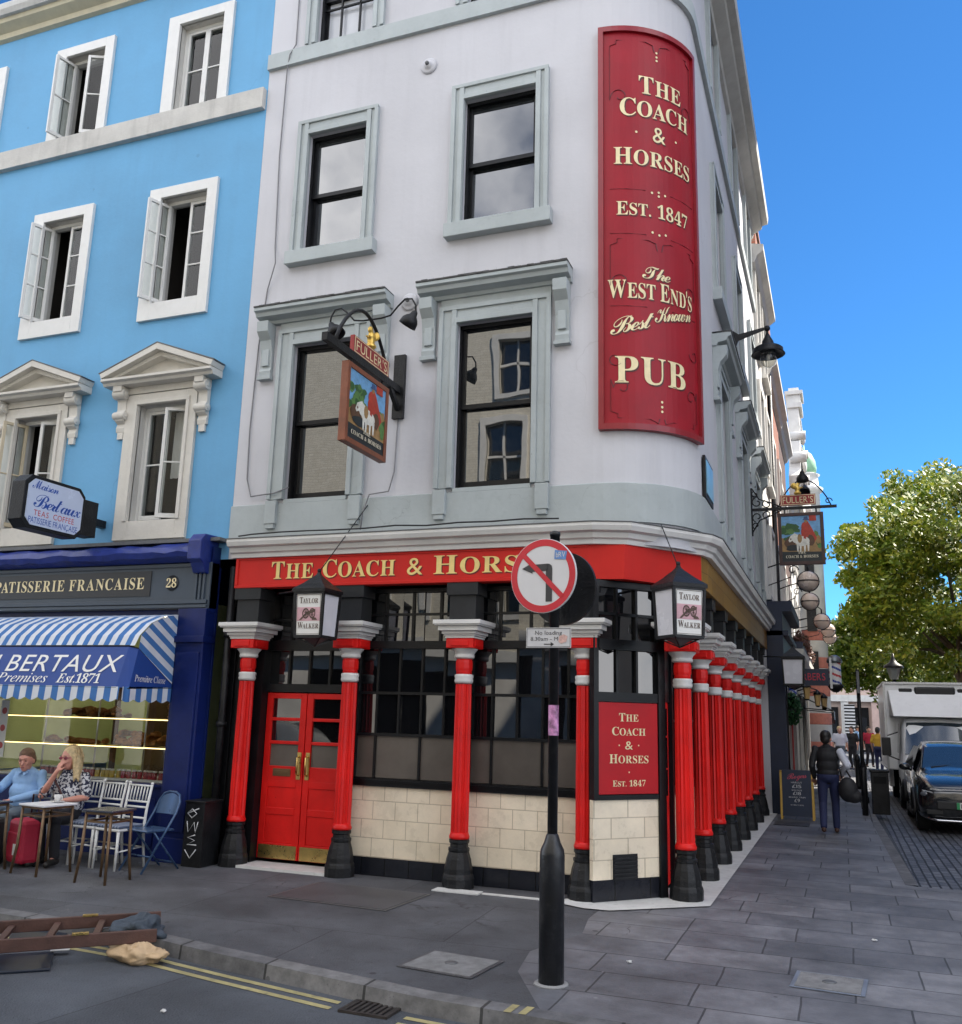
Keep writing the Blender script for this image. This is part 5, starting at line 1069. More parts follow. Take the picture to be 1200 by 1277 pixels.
pbar(m, (-.17, .165), (.17, -.165), .04, .025); m.build('red_ring', mat('sign_red_film', (.55, .012, .03), .3, var=.06), d, recalc=False)
m = MB(); pbar(m, (.055, -.2), (.055, .05), .055, .0235); pbar(m, (.045, .062), (-.09, .062), .055, .0235); m.add([pf(x, z, .0235) for x, z in ((.082, .05), (.078, .072), (.06, .086), (.04, .0895), (.04, .05))], [(0, 1, 2, 3, 4)])
m.add([pf(x, z, .0235) for x, z in ((-.09, .105), (-.185, .062), (-.09, .02))], [(0, 1, 2)]); m.build('arrow', mat('sign_dark', (.03, .03, .035), .4), d, recalc=False)
m = MB(); m.add([pf(x, z, .0245) for x, z in ((.1, .12), (.2, .112), (.21, .175), (.105, .19))], [(0, 1, 2, 3)]); m.build('sticker', mat('sticker_blue', (.12, .25, .55), .4, var=.2, scale=30), d, recalc=False)
m = MB(); letters(m, 'bRV', lambda u, v, w=0: pf(.155+u, .132+v, .0252), .04, .08, style='bold'); m.build('graffiti', wht, d, recalc=False)
rc = Vector((-2.0, 6.78, 2.81))+Vector((.012, .05, 0)); pr = lambda u, v, w=0: tuple(rc+fx*u+Vector((0, 0, 1))*v-fn*w)
m = MB(); disc(m, .285, .07, .1, P=pr); m.build('rear_disc', blk2, ps)
m = MB()
for z in (2.66, 3.02): m.bar(pf(-.1, z-2.88, -.02), pf(.12, z-2.88, -.02), .03, .03); m.lathe([(.05, z-.02), (.05, z+.02)], c, 14)
m.build('clip', lead, ps)
pp = MB(); pw = lambda u, v, w=0: (-2.03+u, 6.735-w, 2.415+v)
pp.add([pw(x, z, w) for w in (0, .006) for x, z in ((-.175, -.075), (.175, -.075), (.175, .075), (-.175, .075))], [(0, 1, 2, 3), (4, 5, 6, 7), (0, 1, 5, 4), (1, 2, 6, 5), (2, 3, 7, 6), (3, 0, 4, 7)])
pp = pp.build('plate', mat('plate_white', (.6, .6, .62), .4, var=.06, dirt=.15, dcol=(.35, .35, .35)), ps)
m = MB(); letters(m, 'No loading', lambda u, v, w=0: pw(u, v+.022, .008), .03, .21, style='plain', track=.1); letters(m, '8.30am - M   t', lambda u, v, w=0: pw(u, v-.022, .008), .028, .28, style='plain', track=.1)
m.quad(pw(-.035, -.052, .008), pw(.03, -.052, .008), pw(.03, -.045, .008), pw(-.035, -.045, .008)); m.add([pw(.018, -.065, .008), pw(.045, -.0485, .008), pw(.018, -.032, .008)], [(0, 1, 2)])
for x0, x1, z0, z1 in ((-.17, .17, .066, .07), (-.17, .17, -.07, -.066), (-.17, -.167, -.066, .066), (.167, .17, -.066, .066)): m.quad(pw(x0, z0, .008), pw(x1, z0, .008), pw(x1, z1, .008), pw(x0, z1, .008))
m.build('lettering', mat('plate_ink', (.05, .05, .055), .5), pp, recalc=False)
m = MB(); m.add([pw(x, z, .0095) for x, z in ((.08, -.03), (.1, -.045), (.14, -.03), (.15, .01), (.12, .025), (.085, .01))], [tuple(range(6))]); m.build('sticker', mat('sticker_torn', (.62, .4, .36), .7, var=.3, scale=40), pp, recalc=False)
MB().lathe([(.0385, 1.70), (.0385, 1.92)], c, 20, cap=False).build('sticker', mat('sticker_pink', (.5, .22, .42), .4, var=.9, scale=14), ps, label='torn pink and rainbow sticker wrapped round the pole')
# ---- covers and grates
def cover(cx, cy, w, d, rz, label, m1, m2, plug=True):
    t = thing('inspection_cover', (cx, cy, 0), label, 'cover', None, rz)
    MB().box(-w/2, w/2, -d/2, d/2, .004, .008).build('frame', m1, t, world=False); b = MB().box(-w/2+.03, w/2-.03, -d/2+.03, d/2-.03, .008, .012)
    b.build('lid', m2, t, world=False)
    if plug: MB().lathe([(.05, .0115), (.05, .016), (.02, .0165)], (0, 0, 0), 14).build('key_hole', lead, t, world=False)
conc = mat('pale_concrete', (.2, .2, .2), .85, var=.25, scale=9, bump=.4, bscale=90)
cover(-2.83, 6.95, .62, .56, R(-6), 'pale square concrete inspection cover set in the dark asphalt pavement near the kerb', mat('cover_frame', (.07, .07, .075), .6, bump=.2), conc)
cover(-.18, 7.7, .5, .48, R(-4), 'square inspection cover with a round centre set in the paving slabs', mat('cover_frame_steel', (.16, .18, .22), .45, var=.3), conc)
cover(-.95, 18.7, .62, .7, 0, 'dark metal cellar flap in the paving before the chalkboard', mat('cover_frame', (.07, .07, .075), .6), mat('cellar_flap', (.035, .038, .045), .5, var=.3, bump=.2), False)
cover(-4.75, 8.9, 1.35, .95, R(-3), 'large dark cellar hatch in the asphalt before the dado between the first two columns', mat('cellar_edge', (.09, .09, .09), .5), mat('cellar_plate', (.065, .066, .07), .6, var=.3, scale=2, bump=.3), False)
t = thing('drain_grate', (-3.02, 6.03, -.1), 'rusty iron drain grate in the gutter interrupting the double yellow lines', 'drain')
f = MB()
for i in range(8): f.box(-3.18+i*.043, -3.158+i*.043, 5.92, 6.14, -.099, -.085)
f.box(-3.2, -2.84, 5.90, 5.92, -.099, -.083); f.box(-3.2, -2.84, 6.14, 6.16, -.099, -.083); f.box(-3.2, -3.18, 5.92, 6.14, -.099, -.083); f.box(-2.86, -2.84, 5.92, 6.14, -.099, -.083); f.build('grate', mat('rusty_iron', (.05, .042, .038), .7, metal=.4, var=.4, scale=14, bump=.3), t)
MB().box(-3.18, -2.86, 5.92, 6.14, -.0995, -.094).build('sump', mat('sump_black', (.004, .004, .004), .9), t)
# ---- small litter
for x, y, z, lb in ((.17, 9.3, .003, 'crumpled white scrap of paper on the paving slabs'), (-1.62, 7.6, .003, 'small white scrap of litter beside the sign post'), (-4.2, 5.4, -.097, 'tiny white scrap of paper lying on the dark carriageway')):
    b = MB().ball((x, y, z+.01), (.022, .014, .007), 7, 5); b.v = [(a+random.uniform(-.008, .008), c_+random.uniform(-.008, .008), max(z, d_+random.uniform(-.004, .004))) for a, c_, d_ in b.v]; tag(b.build('litter', wht), lb, 'litter')

# ================================================================== PEOPLE
skin = mat('skin', (.52, .27, .19), .5, var=.1, scale=14); eyem = mat('eye_dark', (.03, .02, .02), .2); lipm = mat('lips', (.33, .1, .09), .5)
def chain(mb, pts, rs, n=10):
    pts = [Vector(p) for p in pts]; mb.tube(pts, rs, n)
    for p, r in zip(pts, rs): mb.ball(p, r, 10, 7)
def hand(mb, wr, d, palm_n, side, curl=.35, s=1.):
    """palm from the wrist along d, four unequal fingers that curl towards palm_n and a thumb off the side"""
    w = Vector(wr); d = Vector(d).normalized(); pn = Vector(palm_n); pn = (pn-d*pn.dot(d)).normalized(); x = d.cross(pn)*side
    mb.ball(w+d*.045*s, .001, 4, 3)
    for k, (o, L) in enumerate(((.03, .068), (.011, .078), (-.009, .072), (-.027, .056))):
        k0 = w+d*.085*s+x*o*s; T = [w+d*.01+x*o*.5*s, k0]; a = 0; p = k0
        for seg in (L*.45, L*.32, L*.23): a += curl; p = p+(d*cos(a)+pn*sin(a))*seg*s; T.append(p)
        chain(mb, T, [.014*s, .0115*s, .0095*s, .0085*s, .0075*s], 8)
    t0 = w+d*.025*s+x*.028*s; t1 = t0+(d*.6+x*.75+pn*.2)*.035*s; t2 = t1+(d*.9+x*.2+pn*.4)*.03*s; t3 = t2+(d*.8+pn*.5)*.024*s; chain(mb, [t0, t1, t2, t3], [.014*s, .012*s, .0105*s, .009*s], 8)
HS = 1.14
def person(loc, rz, label, J, shirt, sleeve, trou, shoes, hairm, hair='short', group=None, vox=.011, hands=True, fat=1., skirt=False, skin_m=None, face=True, beltgap=0):
    t = thing('person', loc, label, 'person', group, rz); sm = skin_m or skin; V = Vector
    pel, che, nec, hed = V(J['pel']), V(J['che']), V(J['nec']), V(J['hed'])
    b = MB(); sh_ = MB(); tr_ = MB(); so_ = MB()
    def torso(m, e):
        lo = pel+(che-pel)*.25; mid = pel+(che-pel)*.6
        for c, r in ((pel, (.165, .125, .12)), (lo, (.16*fat, .125*fat, .13)), (mid, (.165*fat, .125*fat, .14)), (che, (.18, .125, .15)), (che+(nec-che)*.55, (.15, .085, .09))): m.ball(c, tuple(q+e for q in r), 16, 10)
    torso(b, -.004); torso(sh_, .008); tr_.ball(pel+V((0, 0, .01)), (.186, .15, .13), 16, 9)
    chain(b, [nec-V((0, 0, .03)), nec+(hed-nec)*.5], [.058, .054]); chain(sh_, [che+(nec-che)*.7, nec+V((0, 0, -.01))], [.085, .066])
    for s in ('L', 'R'):
        S_, E_, W_ = V(J['sh'+s]), V(J['el'+s]), V(J['wr'+s]); H_, K_, A_ = V(J['hip'+s]), V(J['kn'+s]), V(J['an'+s])
        chain(b, [che+(S_-che)*.6, S_, S_.lerp(E_, .5), E_, E_.lerp(W_, .35), W_], [.06, .055, .047, .04, .041, .027])
        if sleeve == 'long': chain(sh_, [che+(S_-che)*.5, S_, S_.lerp(E_, .5), E_, E_.lerp(W_, .4), W_.lerp(E_, .06)], [.06, .062, .060, .055, .052, .040])
        else: chain(sh_, [che+(S_-che)*.5, S_, S_.lerp(E_, .55), S_.lerp(E_, .8)], [.06, .063, .065, .07])
        chain(b, [pel.lerp(H_, .7), H_, H_.lerp(K_, .5), K_, K_.lerp(A_, .35), A_], [.09, .085, .073, .055, .055, .037])
        chain(tr_, [pel.lerp(H_, .7), H_, H_.lerp(K_, .5), K_, K_.lerp(A_, .4), A_.lerp(K_, .06)], [.098, .097, .085, .07, .066, .058])
        f = V(J.get('ft'+s, (0, -1, 0))).normalized()
        chain(b, [A_, A_+f*.12-V((0, 0, .035))], [.036, .028]); chain(so_, [A_-f*.045-V((0, 0, .035)), A_+f*.05-V((0, 0, .03)), A_+f*.16-V((0, 0, .045))], [.042, .045, .036])
        if hands: hand(b, W_, J.get('hd'+s, (W_-E_)), J.get('pn'+s, (0, 0, -1)), 1 if s == 'L' else -1, J.get('curl', .35))
        else: b.ball(W_+(W_-E_).normalized()*.06, (.035, .03, .06), 8, 6)
    fy = V(J.get('face', (0, -1, 0))).normalized(); Q = V((0, -1, 0)).rotation_difference(fy).to_matrix()
    hp = lambda x, y, z: hed+Q @ (V((x, y, z))*HS)
    b.ball(hp(0, .005, .02), (.074*HS, .094*HS, .098*HS), 16, 11, T=Q); b.ball(hp(0, -.022, -.055), (.063, .074, .068), 14, 9, T=Q); b.ball(hp(0, -.06, -.092), (.028, .022, .022), 8, 6)
    chain(b, [hp(0, -.083, .01), hp(0, -.104, -.03)], [.011, .015], 8); b.ball(hp(0, -.078, .028), (.055, .02, .014), 10, 6, T=Q)
    for s in (-1, 1): b.ball(hp(s*.077, .005, -.012), (.012, .022, .034), 8, 6, T=Q); b.ball(hp(s*.036, -.066, -.022), (.022, .02, .022), 8, 6)
    bo = b.build('body', sm, t, world=False, remesh=vox)
    sh_.build('shirt', shirt, t, world=False, remesh=vox); tr_.build('trousers', trou, t, world=False, remesh=vox)
    for k in range(1): so_.build('shoes', shoes, t, world=False, remesh=vox)
    if face:
        e = MB()
        for s in (-1, 1): e.ball(hp(s*.031, -.084, .008), (.012, .007, .006), 8, 5, T=Q); e.bar(hp(s*.016, -.097, .034), hp(s*.048, -.09, .034), .006, .005)
        e.build('eyes', eyem, t, world=False); MB().ball(hp(0, -.088, -.06), (.024, .008, .007), 10, 5, T=Q).build('mouth', lipm, t, world=False)
    h = MB()
    if hair == 'short': h.ball(hp(0, .022, .045), (.094, .11, .098), 16, 10, T=Q); h.ball(hp(0, .055, -.005), (.084, .07, .085), 12, 8, T=Q)
    elif hair == 'thin':
        h.ball(hp(0, .014, .055), (.09, .106, .086), 16, 10, T=Q); 
        for s in (-1, 1): h.ball(hp(s*.066, .03, .0), (.022, .058, .062), 10, 7, T=Q)
    else:
        h.ball(hp(0, .02, .04), (.096, .114, .1), 16, 10, T=Q)
        for i in range(15):
            a = pi*(-.16+1.32*i/14); q = hp(.082*cos(a), .03+.075*sin(a), .03); w = random.uniform(-.015, .015); k = 1.35+random.uniform(0, .25)
            chain(h, [q, hp(.1*cos(a)+w, .03+.085*sin(a), -.07), hp(.105*cos(a)*k*.8, .02+.08*sin(a), -.14), hp(.11*cos(a)*k*.85+w, .0+.07*sin(a), -.2-random.uniform(0, .03))], [.026, .026, .022, .012], 7)
    hb = h.build('hair', hairm, t, world=False, remesh=.011)
    if hair == 'long':  # loose strands over the mass of hair
        m_ = MB(); rs_ = random.Random(5)
        for i in range(90):
            a_ = rs_.uniform(-.3, pi+.3); e_ = rs_.uniform(.2, 1.3); d_ = Vector((cos(a_)*cos(e_)*.1, .025+sin(a_)*cos(e_)*.115, .05+sin(e_)*.1)); L_ = .05 if hair != 'long' else rs_.uniform(.12, .24)
            p0 = hp(*d_); p1 = p0+Vector((d_.x*.25, d_.y*.25, -L_*.5)); p2 = p1+Vector((rs_.uniform(-.012, .012), rs_.uniform(-.012, .012), -L_*.5)); m_.tube([p0, p1, p2], [.0045, .004, .002], 4)
        m_.build('hair_strands', hairm, hb, world=False)
    return t
def seated(**k):
    J = dict(pel=(0, .02, .56), che=(0, .06, .90), nec=(0, .05, 1.06), hed=(0, .0, 1.17), shL=(.19, .05, .965), shR=(-.19, .05, .965), elL=(.27, .0, .74), elR=(-.27, .0, .74), wrL=(.16, -.22, .66), wrR=(-.16, -.22, .66),
             hipL=(.095, -.02, .53), hipR=(-.095, -.02, .53), knL=(.13, -.42, .52), knR=(-.13, -.42, .52), anL=(.14, -.40, .09), anR=(-.14, -.40, .09), ftL=(.15, -1, 0), ftR=(-.15, -1, 0))
    J.update(k); return J
pale_blue = mat('pale_blue_shirt', (.25, .42, .68), .75, var=.14, scale=8, bump=.3, bscale=14); grey_trouser = mat('grey_trousers', (.12, .15, .18), .8, var=.12, bump=.2, bscale=18)
def blotch(name, c1, c2, sc):
    m = mat(name, c1, .8); n = m.node_tree; b = n.nodes['Principled BSDF']; t = n.nodes.new('ShaderNodeTexCoord'); v = n.nodes.new('ShaderNodeTexNoise'); v.inputs['Scale'].default_value = sc; v.inputs['Detail'].default_value = 2
    n.links.new(t.outputs['Object'], v.inputs['Vector']); r = n.nodes.new('ShaderNodeValToRGB'); r.color_ramp.interpolation = 'CONSTANT'; r.color_ramp.elements[0].color = c1+(1,); r.color_ramp.elements[1].color = c2+(1,); r.color_ramp.elements[1].position = .5
    n.links.new(v.outputs['Fac'], r.inputs[0]); n.links.new(r.outputs[0], b.inputs['Base Color']); return m
floral = blotch('floral_blouse', (.02, .022, .05), (.5, .5, .52), 32); dark_trouser = mat('dark_trousers', (.012, .012, .016), .8, var=.2)
shoe_dark = mat('dark_shoes', (.02, .018, .016), .5); shoe_brown = mat('brown_shoes', (.06, .025, .015), .4)
skin_pink = mat('skin_pink', (.58, .27, .2), .5, var=.12, scale=14)
person((-9.47, 9.12, 0), R(8), 'seated man with thinning brown hair and a long-sleeved pale blue shirt', seated(hed=(.03, -.06, 1.135), nec=(.01, .0, 1.03), che=(.0, .04, .88), face=(.25, -1, -.18), wrL=(.06, -.3, .68), elL=(.29, -.04, .76), elR=(-.3, -.06, .78), wrR=(-.22, -.34, .78), hdL=(-1, -.25, -.1)), pale_blue, 'long', grey_trouser, shoe_dark, mat('brown_hair', (.13, .07, .04), .7, var=.3, scale=30, bump=.5), 'thin', fat=1.22, skin_m=skin_pink)
MAN = [o for o in bpy.data.objects if o.name == 'person'][0]
cl = MB()
for s_ in (-1, 1): cl.poly([(.01, -.075, 1.0), (.01+s_*.07, -.07, 1.045), (.01+s_*.085, -.08, .99), (.01+s_*.045, -.115, .955)], (0, -.008, 0))
for z_ in (.94, .87, .8): cl.ball((.005, -.118-.02*(.94-z_)/.14*1.2, z_), (.007, .004, .007), 8, 5)
cl.build('collar', pale_blue, MAN, world=False, bevel=.003)
wm = person((-8.76, 9.1, 0), R(6), 'seated woman with long blonde hair, tinted glasses and a dark floral blouse', seated(hed=(-.01, -.02, 1.18), elR=(-.27, -.12, .74), wrR=(-.06, -.16, 1.03), hdR=(.35, .12, 1), pnR=(.3, 1, 0), wrL=(.17, -.28, .72), elL=(.28, -.02, .74), curl=.5, face=(-.15, -1, -.05), knL=(.2, -.42, .52), knR=(-.0, -.42, .52), anL=(.2, -.36, .09), anR=(.0, -.36, .09)), floral, 'short', dark_trouser, shoe_dark, mat('blonde_hair', (.58, .44, .24), .6, var=.3, scale=30, bump=.6, bscale=50), 'long', fat=1.2, skin_m=skin_pink)
g = MB(); hz = Vector((-.01, -.02, 1.18))
for s in (-1, 1): g.ball(hz+Vector((s*.034-.014, -.1, .008)), (.028, .006, .02), 12, 6); g.tube([hz+Vector((s*.06-.014, -.095, .012)), hz+Vector((s*.08, 0, .01))], .004, 6)
g.bar(hz+Vector((-.03, -.107, .014)), hz+Vector((.005, -.107, .014)), .005); g.build('glasses', mat('tinted_glasses', (.22, .04, .06), .2), wm, world=False)
MB().tube([(-.1, -.06, 1.07), (-.13, -.11, .95), (-.02, -.12, .82), (.08, -.12, .66)], .012, 6).build('bag_strap', mat('strap_brown', (.06, .02, .02), .6), wm, world=False)
# ---- cafe tables
tabm = mat('table_bronze_legs', (.16, .10, .055), .4, metal=.5, var=.3, scale=12)
def cafe_table(loc, rz, s, topm, label, h=.735):
    t = thing('cafe_table', loc, label, 'table', 'cafe tables outside the patisserie', rz); a = s/2
    MB().box(-a, a, -a, a, h-.022, h).build('tabletop', topm, t, world=False, bevel=.005)
    f = MB(); b = a-.035
    for p, q in (((-b, -b), (b, -b)), ((b, -b), (b, b)), ((b, b), (-b, b)), ((-b, b), (-b, -b))): f.bar((*p, h-.035), (*q, h-.035), .025); f.bar((*p, h-.12), (*q, h-.12), .02)
    f.build('frame', tabm, t, world=False)
    for x, y in ((-1, -1), (1, -1), (1, 1), (-1, 1)): MB().tube([(x*b, y*b, h-.03), (x*(b+.01), y*(b+.01), .3), (x*(b+.035), y*(b+.035), .0)], [.016, .016, .015], 8).build('leg', tabm, t, world=False)
    return t
cafe_table((-8.36, 8.42, 0), R(-8), .43, mat('table_white', (.68, .68, .70), .35, var=.05), 'small square cafe table with a white top before the seated woman')
cafe_table((-7.42, 8.34, 0), R(2), .39, mat('table_slate', (.045, .05, .07), .25, var=.2), 'small square cafe table with a dark slate top before the white chairs')
cafe_table((-9.06, 8.14, 0), R(4), .46, mat('table_navy', (.02, .03, .07), .25, var=.2), 'small square cafe table with a navy top at the left edge of the photo')
t = thing('coffee_cup', (-8.33, 8.52, .735), 'white coffee cup on a saucer on the white-topped table', 'cup')
MB().lathe([(.02, .012), (.03, .02), (.04, .05), (.045, .085), (.042, .085), (.035, .045), (.01, .025)], n=18).tube([(.04, 0, .07), (.068, 0, .065), (.062, 0, .035), (.038, 0, .035)], .006, 6).build('cup', wht, t, world=False); MB().lathe([(.03, .001), (.075, .012), (.075, .016), (.03, .008)], n=18).build('saucer', wht, t, world=False)
# ---- white bamboo-style chairs
cw = mat('chair_white', (.70, .70, .68), .4, var=.05, scale=5, dirt=.08, dcol=(.4, .38, .35)); cush = stripe_mat('cushion_stripe', (.10, .13, .2), (.24, .27, .34), 'X', .045)
def white_chair():
    t = thing('white_chair', (0, 0, 0), '', 'chair', 'white spindle-back chairs outside the patisserie')
    MB().box(-.19, .19, -.19, .19, .42, .45).build('seat', cw, t, world=False, bevel=.01)
    MB().box(-.185, .185, -.185, .18, .451, .485).build('cushion', cush, t, world=False, bevel=.014)
    for x in (-1, 1):
        MB().tube([(x*.17, -.17, .42), (x*.175, -.18, 0)], [.018, .014], 8).build('leg', cw, t, world=False)
        MB().tube([(x*.175, .25, 0), (x*.175, .19, .42), (x*.175, .215, .66), (x*.18, .26, .92)], [.014, .018, .016, .015], 8).ball((x*.18, .26, .925), .02, 8, 6).build('rear_leg', cw, t, world=False)
    b = MB()
    for z, y in ((.9, .255), (.72, .227), (.66, .215), (.54, .2)): b.tube([(-.175, y, z), (.175, y, z)], .012, 8)
    for i in range(6): x = -.125+i*.05; b.tube([(x, .225, .72), (x, .255, .9)], .009, 6)
    b.build('backrest', cw, t, world=False)
    s = MB()
    for z in (.2,): 
        for x in (-1, 1): s.tube([(x*.174, -.175, z), (x*.175, .22, z+.03)], .009, 6)
        s.tube([(-.174, -.175, z+.04), (.174, -.175, z+.04)], .009, 6); s.tube([(-.174, .225, z+.02), (.174, .225, z+.02)], .009, 6)
    s.build('stretcher', cw, t, world=False); return t
w0 = white_chair()
for k, (x, y, rz, lb) in enumerate(((-8.30, 9.1, R(-4), 'white spindle-back chair next to the seated woman, with striped cushion'), (-7.88, 9.05, R(-6), 'white spindle-back chair beside the blue folding chair, with striped cushion'), (-8.70, 9.2, R(6), 'white spindle-back chair the woman in the floral blouse sits on'), (-9.45, 9.18, R(8), 'white spindle-back chair the man in the blue shirt sits on'))):
    o = w0 if k == 0 else copy_tree(w0); o.location = (x, y, 0); o.rotation_euler.z = rz; o['label'] = lb
# ---- blue folding chair
fb = mat('folding_blue', (.05, .10, .20), .28, metal=.3, var=.15, scale=6); t = thing('folding_chair', (-7.48, 9.12, 0), 'dark blue metal folding chair at the right end of the cafe tables', 'chair', None, R(-14))
f = MB(); hoop = [(-.2, -.24, 0), (-.2, .16, .62), (-.19, .21, .74), (-.14, .235, .82), (-.06, .245, .845), (.06, .245, .845), (.14, .235, .82), (.19, .21, .74), (.2, .16, .62), (.2, -.24, 0)]; f.tube(hoop, .013, 8); f.tube([(-.2, -.13, .17), (.2, -.13, .17)], .009, 6); f.build('frame', fb, t, world=False)
f = MB(); f.tube([(-.17, .28, 0), (-.17, -.12, .46)], .012, 8); f.tube([(.17, .28, 0), (.17, -.12, .46)], .012, 8); f.tube([(-.17, .21, .08), (.17, .21, .08)], .009, 6); f.build('rear_legs', fb, t, world=False)
MB().box(-.19, .19, -.2, .17, .43, .455).build('seat', fb, t, world=False, bevel=.01)
b = MB(); pts = []
for i in range(9):
    x = -.185+.37*i/8; y = .2+.03*(1-(x/.185)**2); pts += [(x, y-.04+.01, .6), (x, y+.012, .76+.07*(1-(x/.2)**2))]
b.add(pts, [(2*i, 2*i+2, 2*i+3, 2*i+1) for i in range(8)], 0, True); b.build('backrest', fb, t, world=False, recalc=False)
# ---- suitcases
def suitcase(loc, rz, m, label, handle=True, w=.36, h=.52, d=.24):
    t = thing('suitcase', loc, label, 'suitcase', None, rz)
    MB().box(-w/2, w/2, -d/2, d/2, .04, h).build('shell', m, t, world=False, bevel=.05)
    MB().box(-w/2+.04, w/2-.04, -d/2-.012, -d/2+.01, .1, h-.14).build('pocket', m, t, world=False, bevel=.01)
    for x in (-1, 1): MB().lathe([(.035, -.02), (.035, .02)], (x*(w/2-.05), d/2-.03, .035), 12, T=Matrix.Rotation(pi/2, 3, 'Y')).build('wheel', blk2, t, world=False)
    if handle: MB().tube([(-.09, d/2-.03, h-.02), (-.09, d/2-.03, h+.26), (.09, d/2-.03, h+.26), (.09, d/2-.03, h-.02)], .011, 6).build('handle', mat('handle_dark', (.03, .012, .015), .4), t, world=False)
    MB().box(.05, .12, -d/2-.02, -d/2-.013, .14, .26).build('luggage_tag', wht, t, world=False)
    return t
suitcase((-8.86, 8.62, 0), R(-20), mat('suitcase_red', (.38, .008, .035), .6, var=.12, bump=.3, bscale=160), 'bright red suitcase with its handle out between the seated man and woman')
suitcase((-9.3, 8.5, 0), R(5), mat('suitcase_black', (.012, .012, .015), .6, var=.2, bump=.3, bscale=160), 'black suitcase beneath the navy-topped table at the left edge', False)
# ---- ladder and rags at the kerb
lw = mat('ladder_wood', (.085, .04, .03), .55, var=.3, scale=7, streak=.2, bump=.15)
t = thing('ladder', (-6.2, 5.9, 0), 'brown wooden ladder lying flat across the kerb into the road', 'ladder')
a0, b0 = Vector((-5.52, 6.95, .075)), Vector((-5.12, 6.42, .075)); dv = Vector((-.735, -.675, -.012)); 
for p in (a0, b0):
    r_ = MB(); r_.bar(p, p+dv*3.1, .035, .095); r_.build('rail', lw, t, bevel=.006)
for i in range(9): MB().bar(a0+dv*(.12+i*.34), b0+dv*(.12+i*.34), .05, .03).build('rung', lw, t)
k = MB()
for p in (a0, b0): k.bar(p+dv*.5+Vector((.0, 0, .05)), p+dv*.62+Vector((0, 0, .05)), .05, .012); k.bar(p+dv*1.3+Vector((.0, 0, .05)), p+dv*1.4+Vector((0, 0, .05)), .05, .012)
k.build('bracket', brass, t)
from mathutils import noise as mnoise
def rag(name, loc, r, m, label, cat, amp=.35):
    b = MB().ball((0, 0, 0), r, 72, 40); out = []; of = Vector((random.uniform(0, 50), random.uniform(0, 50), 0))
    for x, y, z in b.v:
        q = Vector((x/r[0], y/r[1], z/r[2])); a = mnoise.noise(q*1.1+of); k = 1+amp*a
        ridge = 1-abs(mnoise.noise(Vector((q.x*2.6+a*2, q.y*2.2, q.z*1.2))+of)); ridge2 = 1-abs(mnoise.noise(Vector((q.x*5.5-a*3, q.y*5, q.z*2.4))+of*2))
        d = .26*(ridge**2-.6)+.06*(ridge2**2-.6); k += d*(.5+.5*max(0, q.z+.4))
        out.append((x*k, y*k, max(-r[2]*.6, z*k*(.8+.4*a))+r[2]*.6))
    b.v = out; o = b.build(name, m); o.location = loc; return tag(o, label, cat)
rag('dust_sheet', (-5.18, 6.3, -.1), (.24, .13, .10), mat('beige_cloth', (.56, .40, .24), .9, var=.08, scale=5, bump=.25, bscale=30), 'crumpled beige dust sheet dumped in the gutter by the ladder', 'cloth', .5)
rag('work_jacket', (-5.42, 6.6, .0), (.2, .15, .09), mat('grey_cloth', (.05, .065, .085), .85, var=.25, scale=9, bump=.5, bscale=22), 'dark grey jacket bundled between the ladder rails', 'jacket', .55)
t = MB(); t.box(-.5, .42, -.26, .26, 0, .02); o = t.build('dark_board', mat('board_navy', (.012, .018, .032), .35, var=.2), bevel=.006); o.location = (-6.05, 5.72, -.098); o.rotation_euler.z = R(42); tag(o, 'dark navy board lying on the road beneath the ladder', 'board')
t = MB(); t.box(-.22, .22, -.22, .22, 0, .03); o = t.build('dark_board', mat('board_navy', (.012, .018, .032), .35), bevel=.006); o.location = (-6.35, 6.45, -.097); o.rotation_euler.z = R(42); tag(o, 'small dark board in the gutter inside the ladder rungs', 'board')
o = MB().box(-.07, .07, -.045, .045, 0, .004).build('white_card', wht); o.location = (-5.86, 6.2, -.06); o.rotation_euler.z = R(40); tag(o, 'small white card lying inside the ladder frame', 'card')
# ================================================================== SIDE STREET: PEOPLE, BOARD, POSTS
stand = dict(pel=(0, .0, .93), che=(0, -.01, 1.26), nec=(0, .0, 1.45), hed=(0, -.02, 1.565), shL=(.19, .0, 1.39), shR=(-.19, .0, 1.39), elL=(.25, .03, 1.11), elR=(-.25, .03, 1.11), wrL=(.25, -.06, .87), wrR=(-.25, -.06, .87),
             hipL=(.09, 0, .9), hipR=(-.09, 0, .9), knL=(.1, -.05, .5), knR=(-.1, -.03, .5), anL=(.1, -.02, .09), anR=(-.11, .1, .09))
navy_tr = mat('navy_trousers', (.014, .02, .07), .75, var=.15, bump=.15, bscale=20); black_vest = mat('black_waistcoat', (.008, .008, .01), .7, var=.2); black_hair = mat('black_hair', (.012, .01, .009), .5, var=.3)
white_sh = mat('white_shirt', (.62, .64, .72), .75, var=.06, bump=.2, bscale=16)
J = dict(stand); J.update(anR=(-.1, -.16, .09), knR=(-.1, -.12, .5), anL=(.1, .2, .12), knL=(.1, .0, .5), elR=(-.32, .08, 1.14), wrR=(-.22, -.1, .98), face=(-.25, -1, 0), elL=(.25, .08, 1.1), wrL=(.22, -.1, .9))
wk = person((-.27, 17.5, 0), R(180), 'man in a black waistcoat, white sleeves and navy trousers walking away with a bag', J, black_vest, 'long', navy_tr, shoe_brown, black_hair, 'short', vox=.013)
v = MB()
for c_, r_ in (((0, .0, 1.0), (.185, .15, .1)), ((0, .0, 1.12), (.185, .15, .16)), ((0, -.005, 1.27), (.2, .155, .16)), ((0, .0, 1.38), (.15, .12, .075))): v.ball(c_, r_, 16, 10)
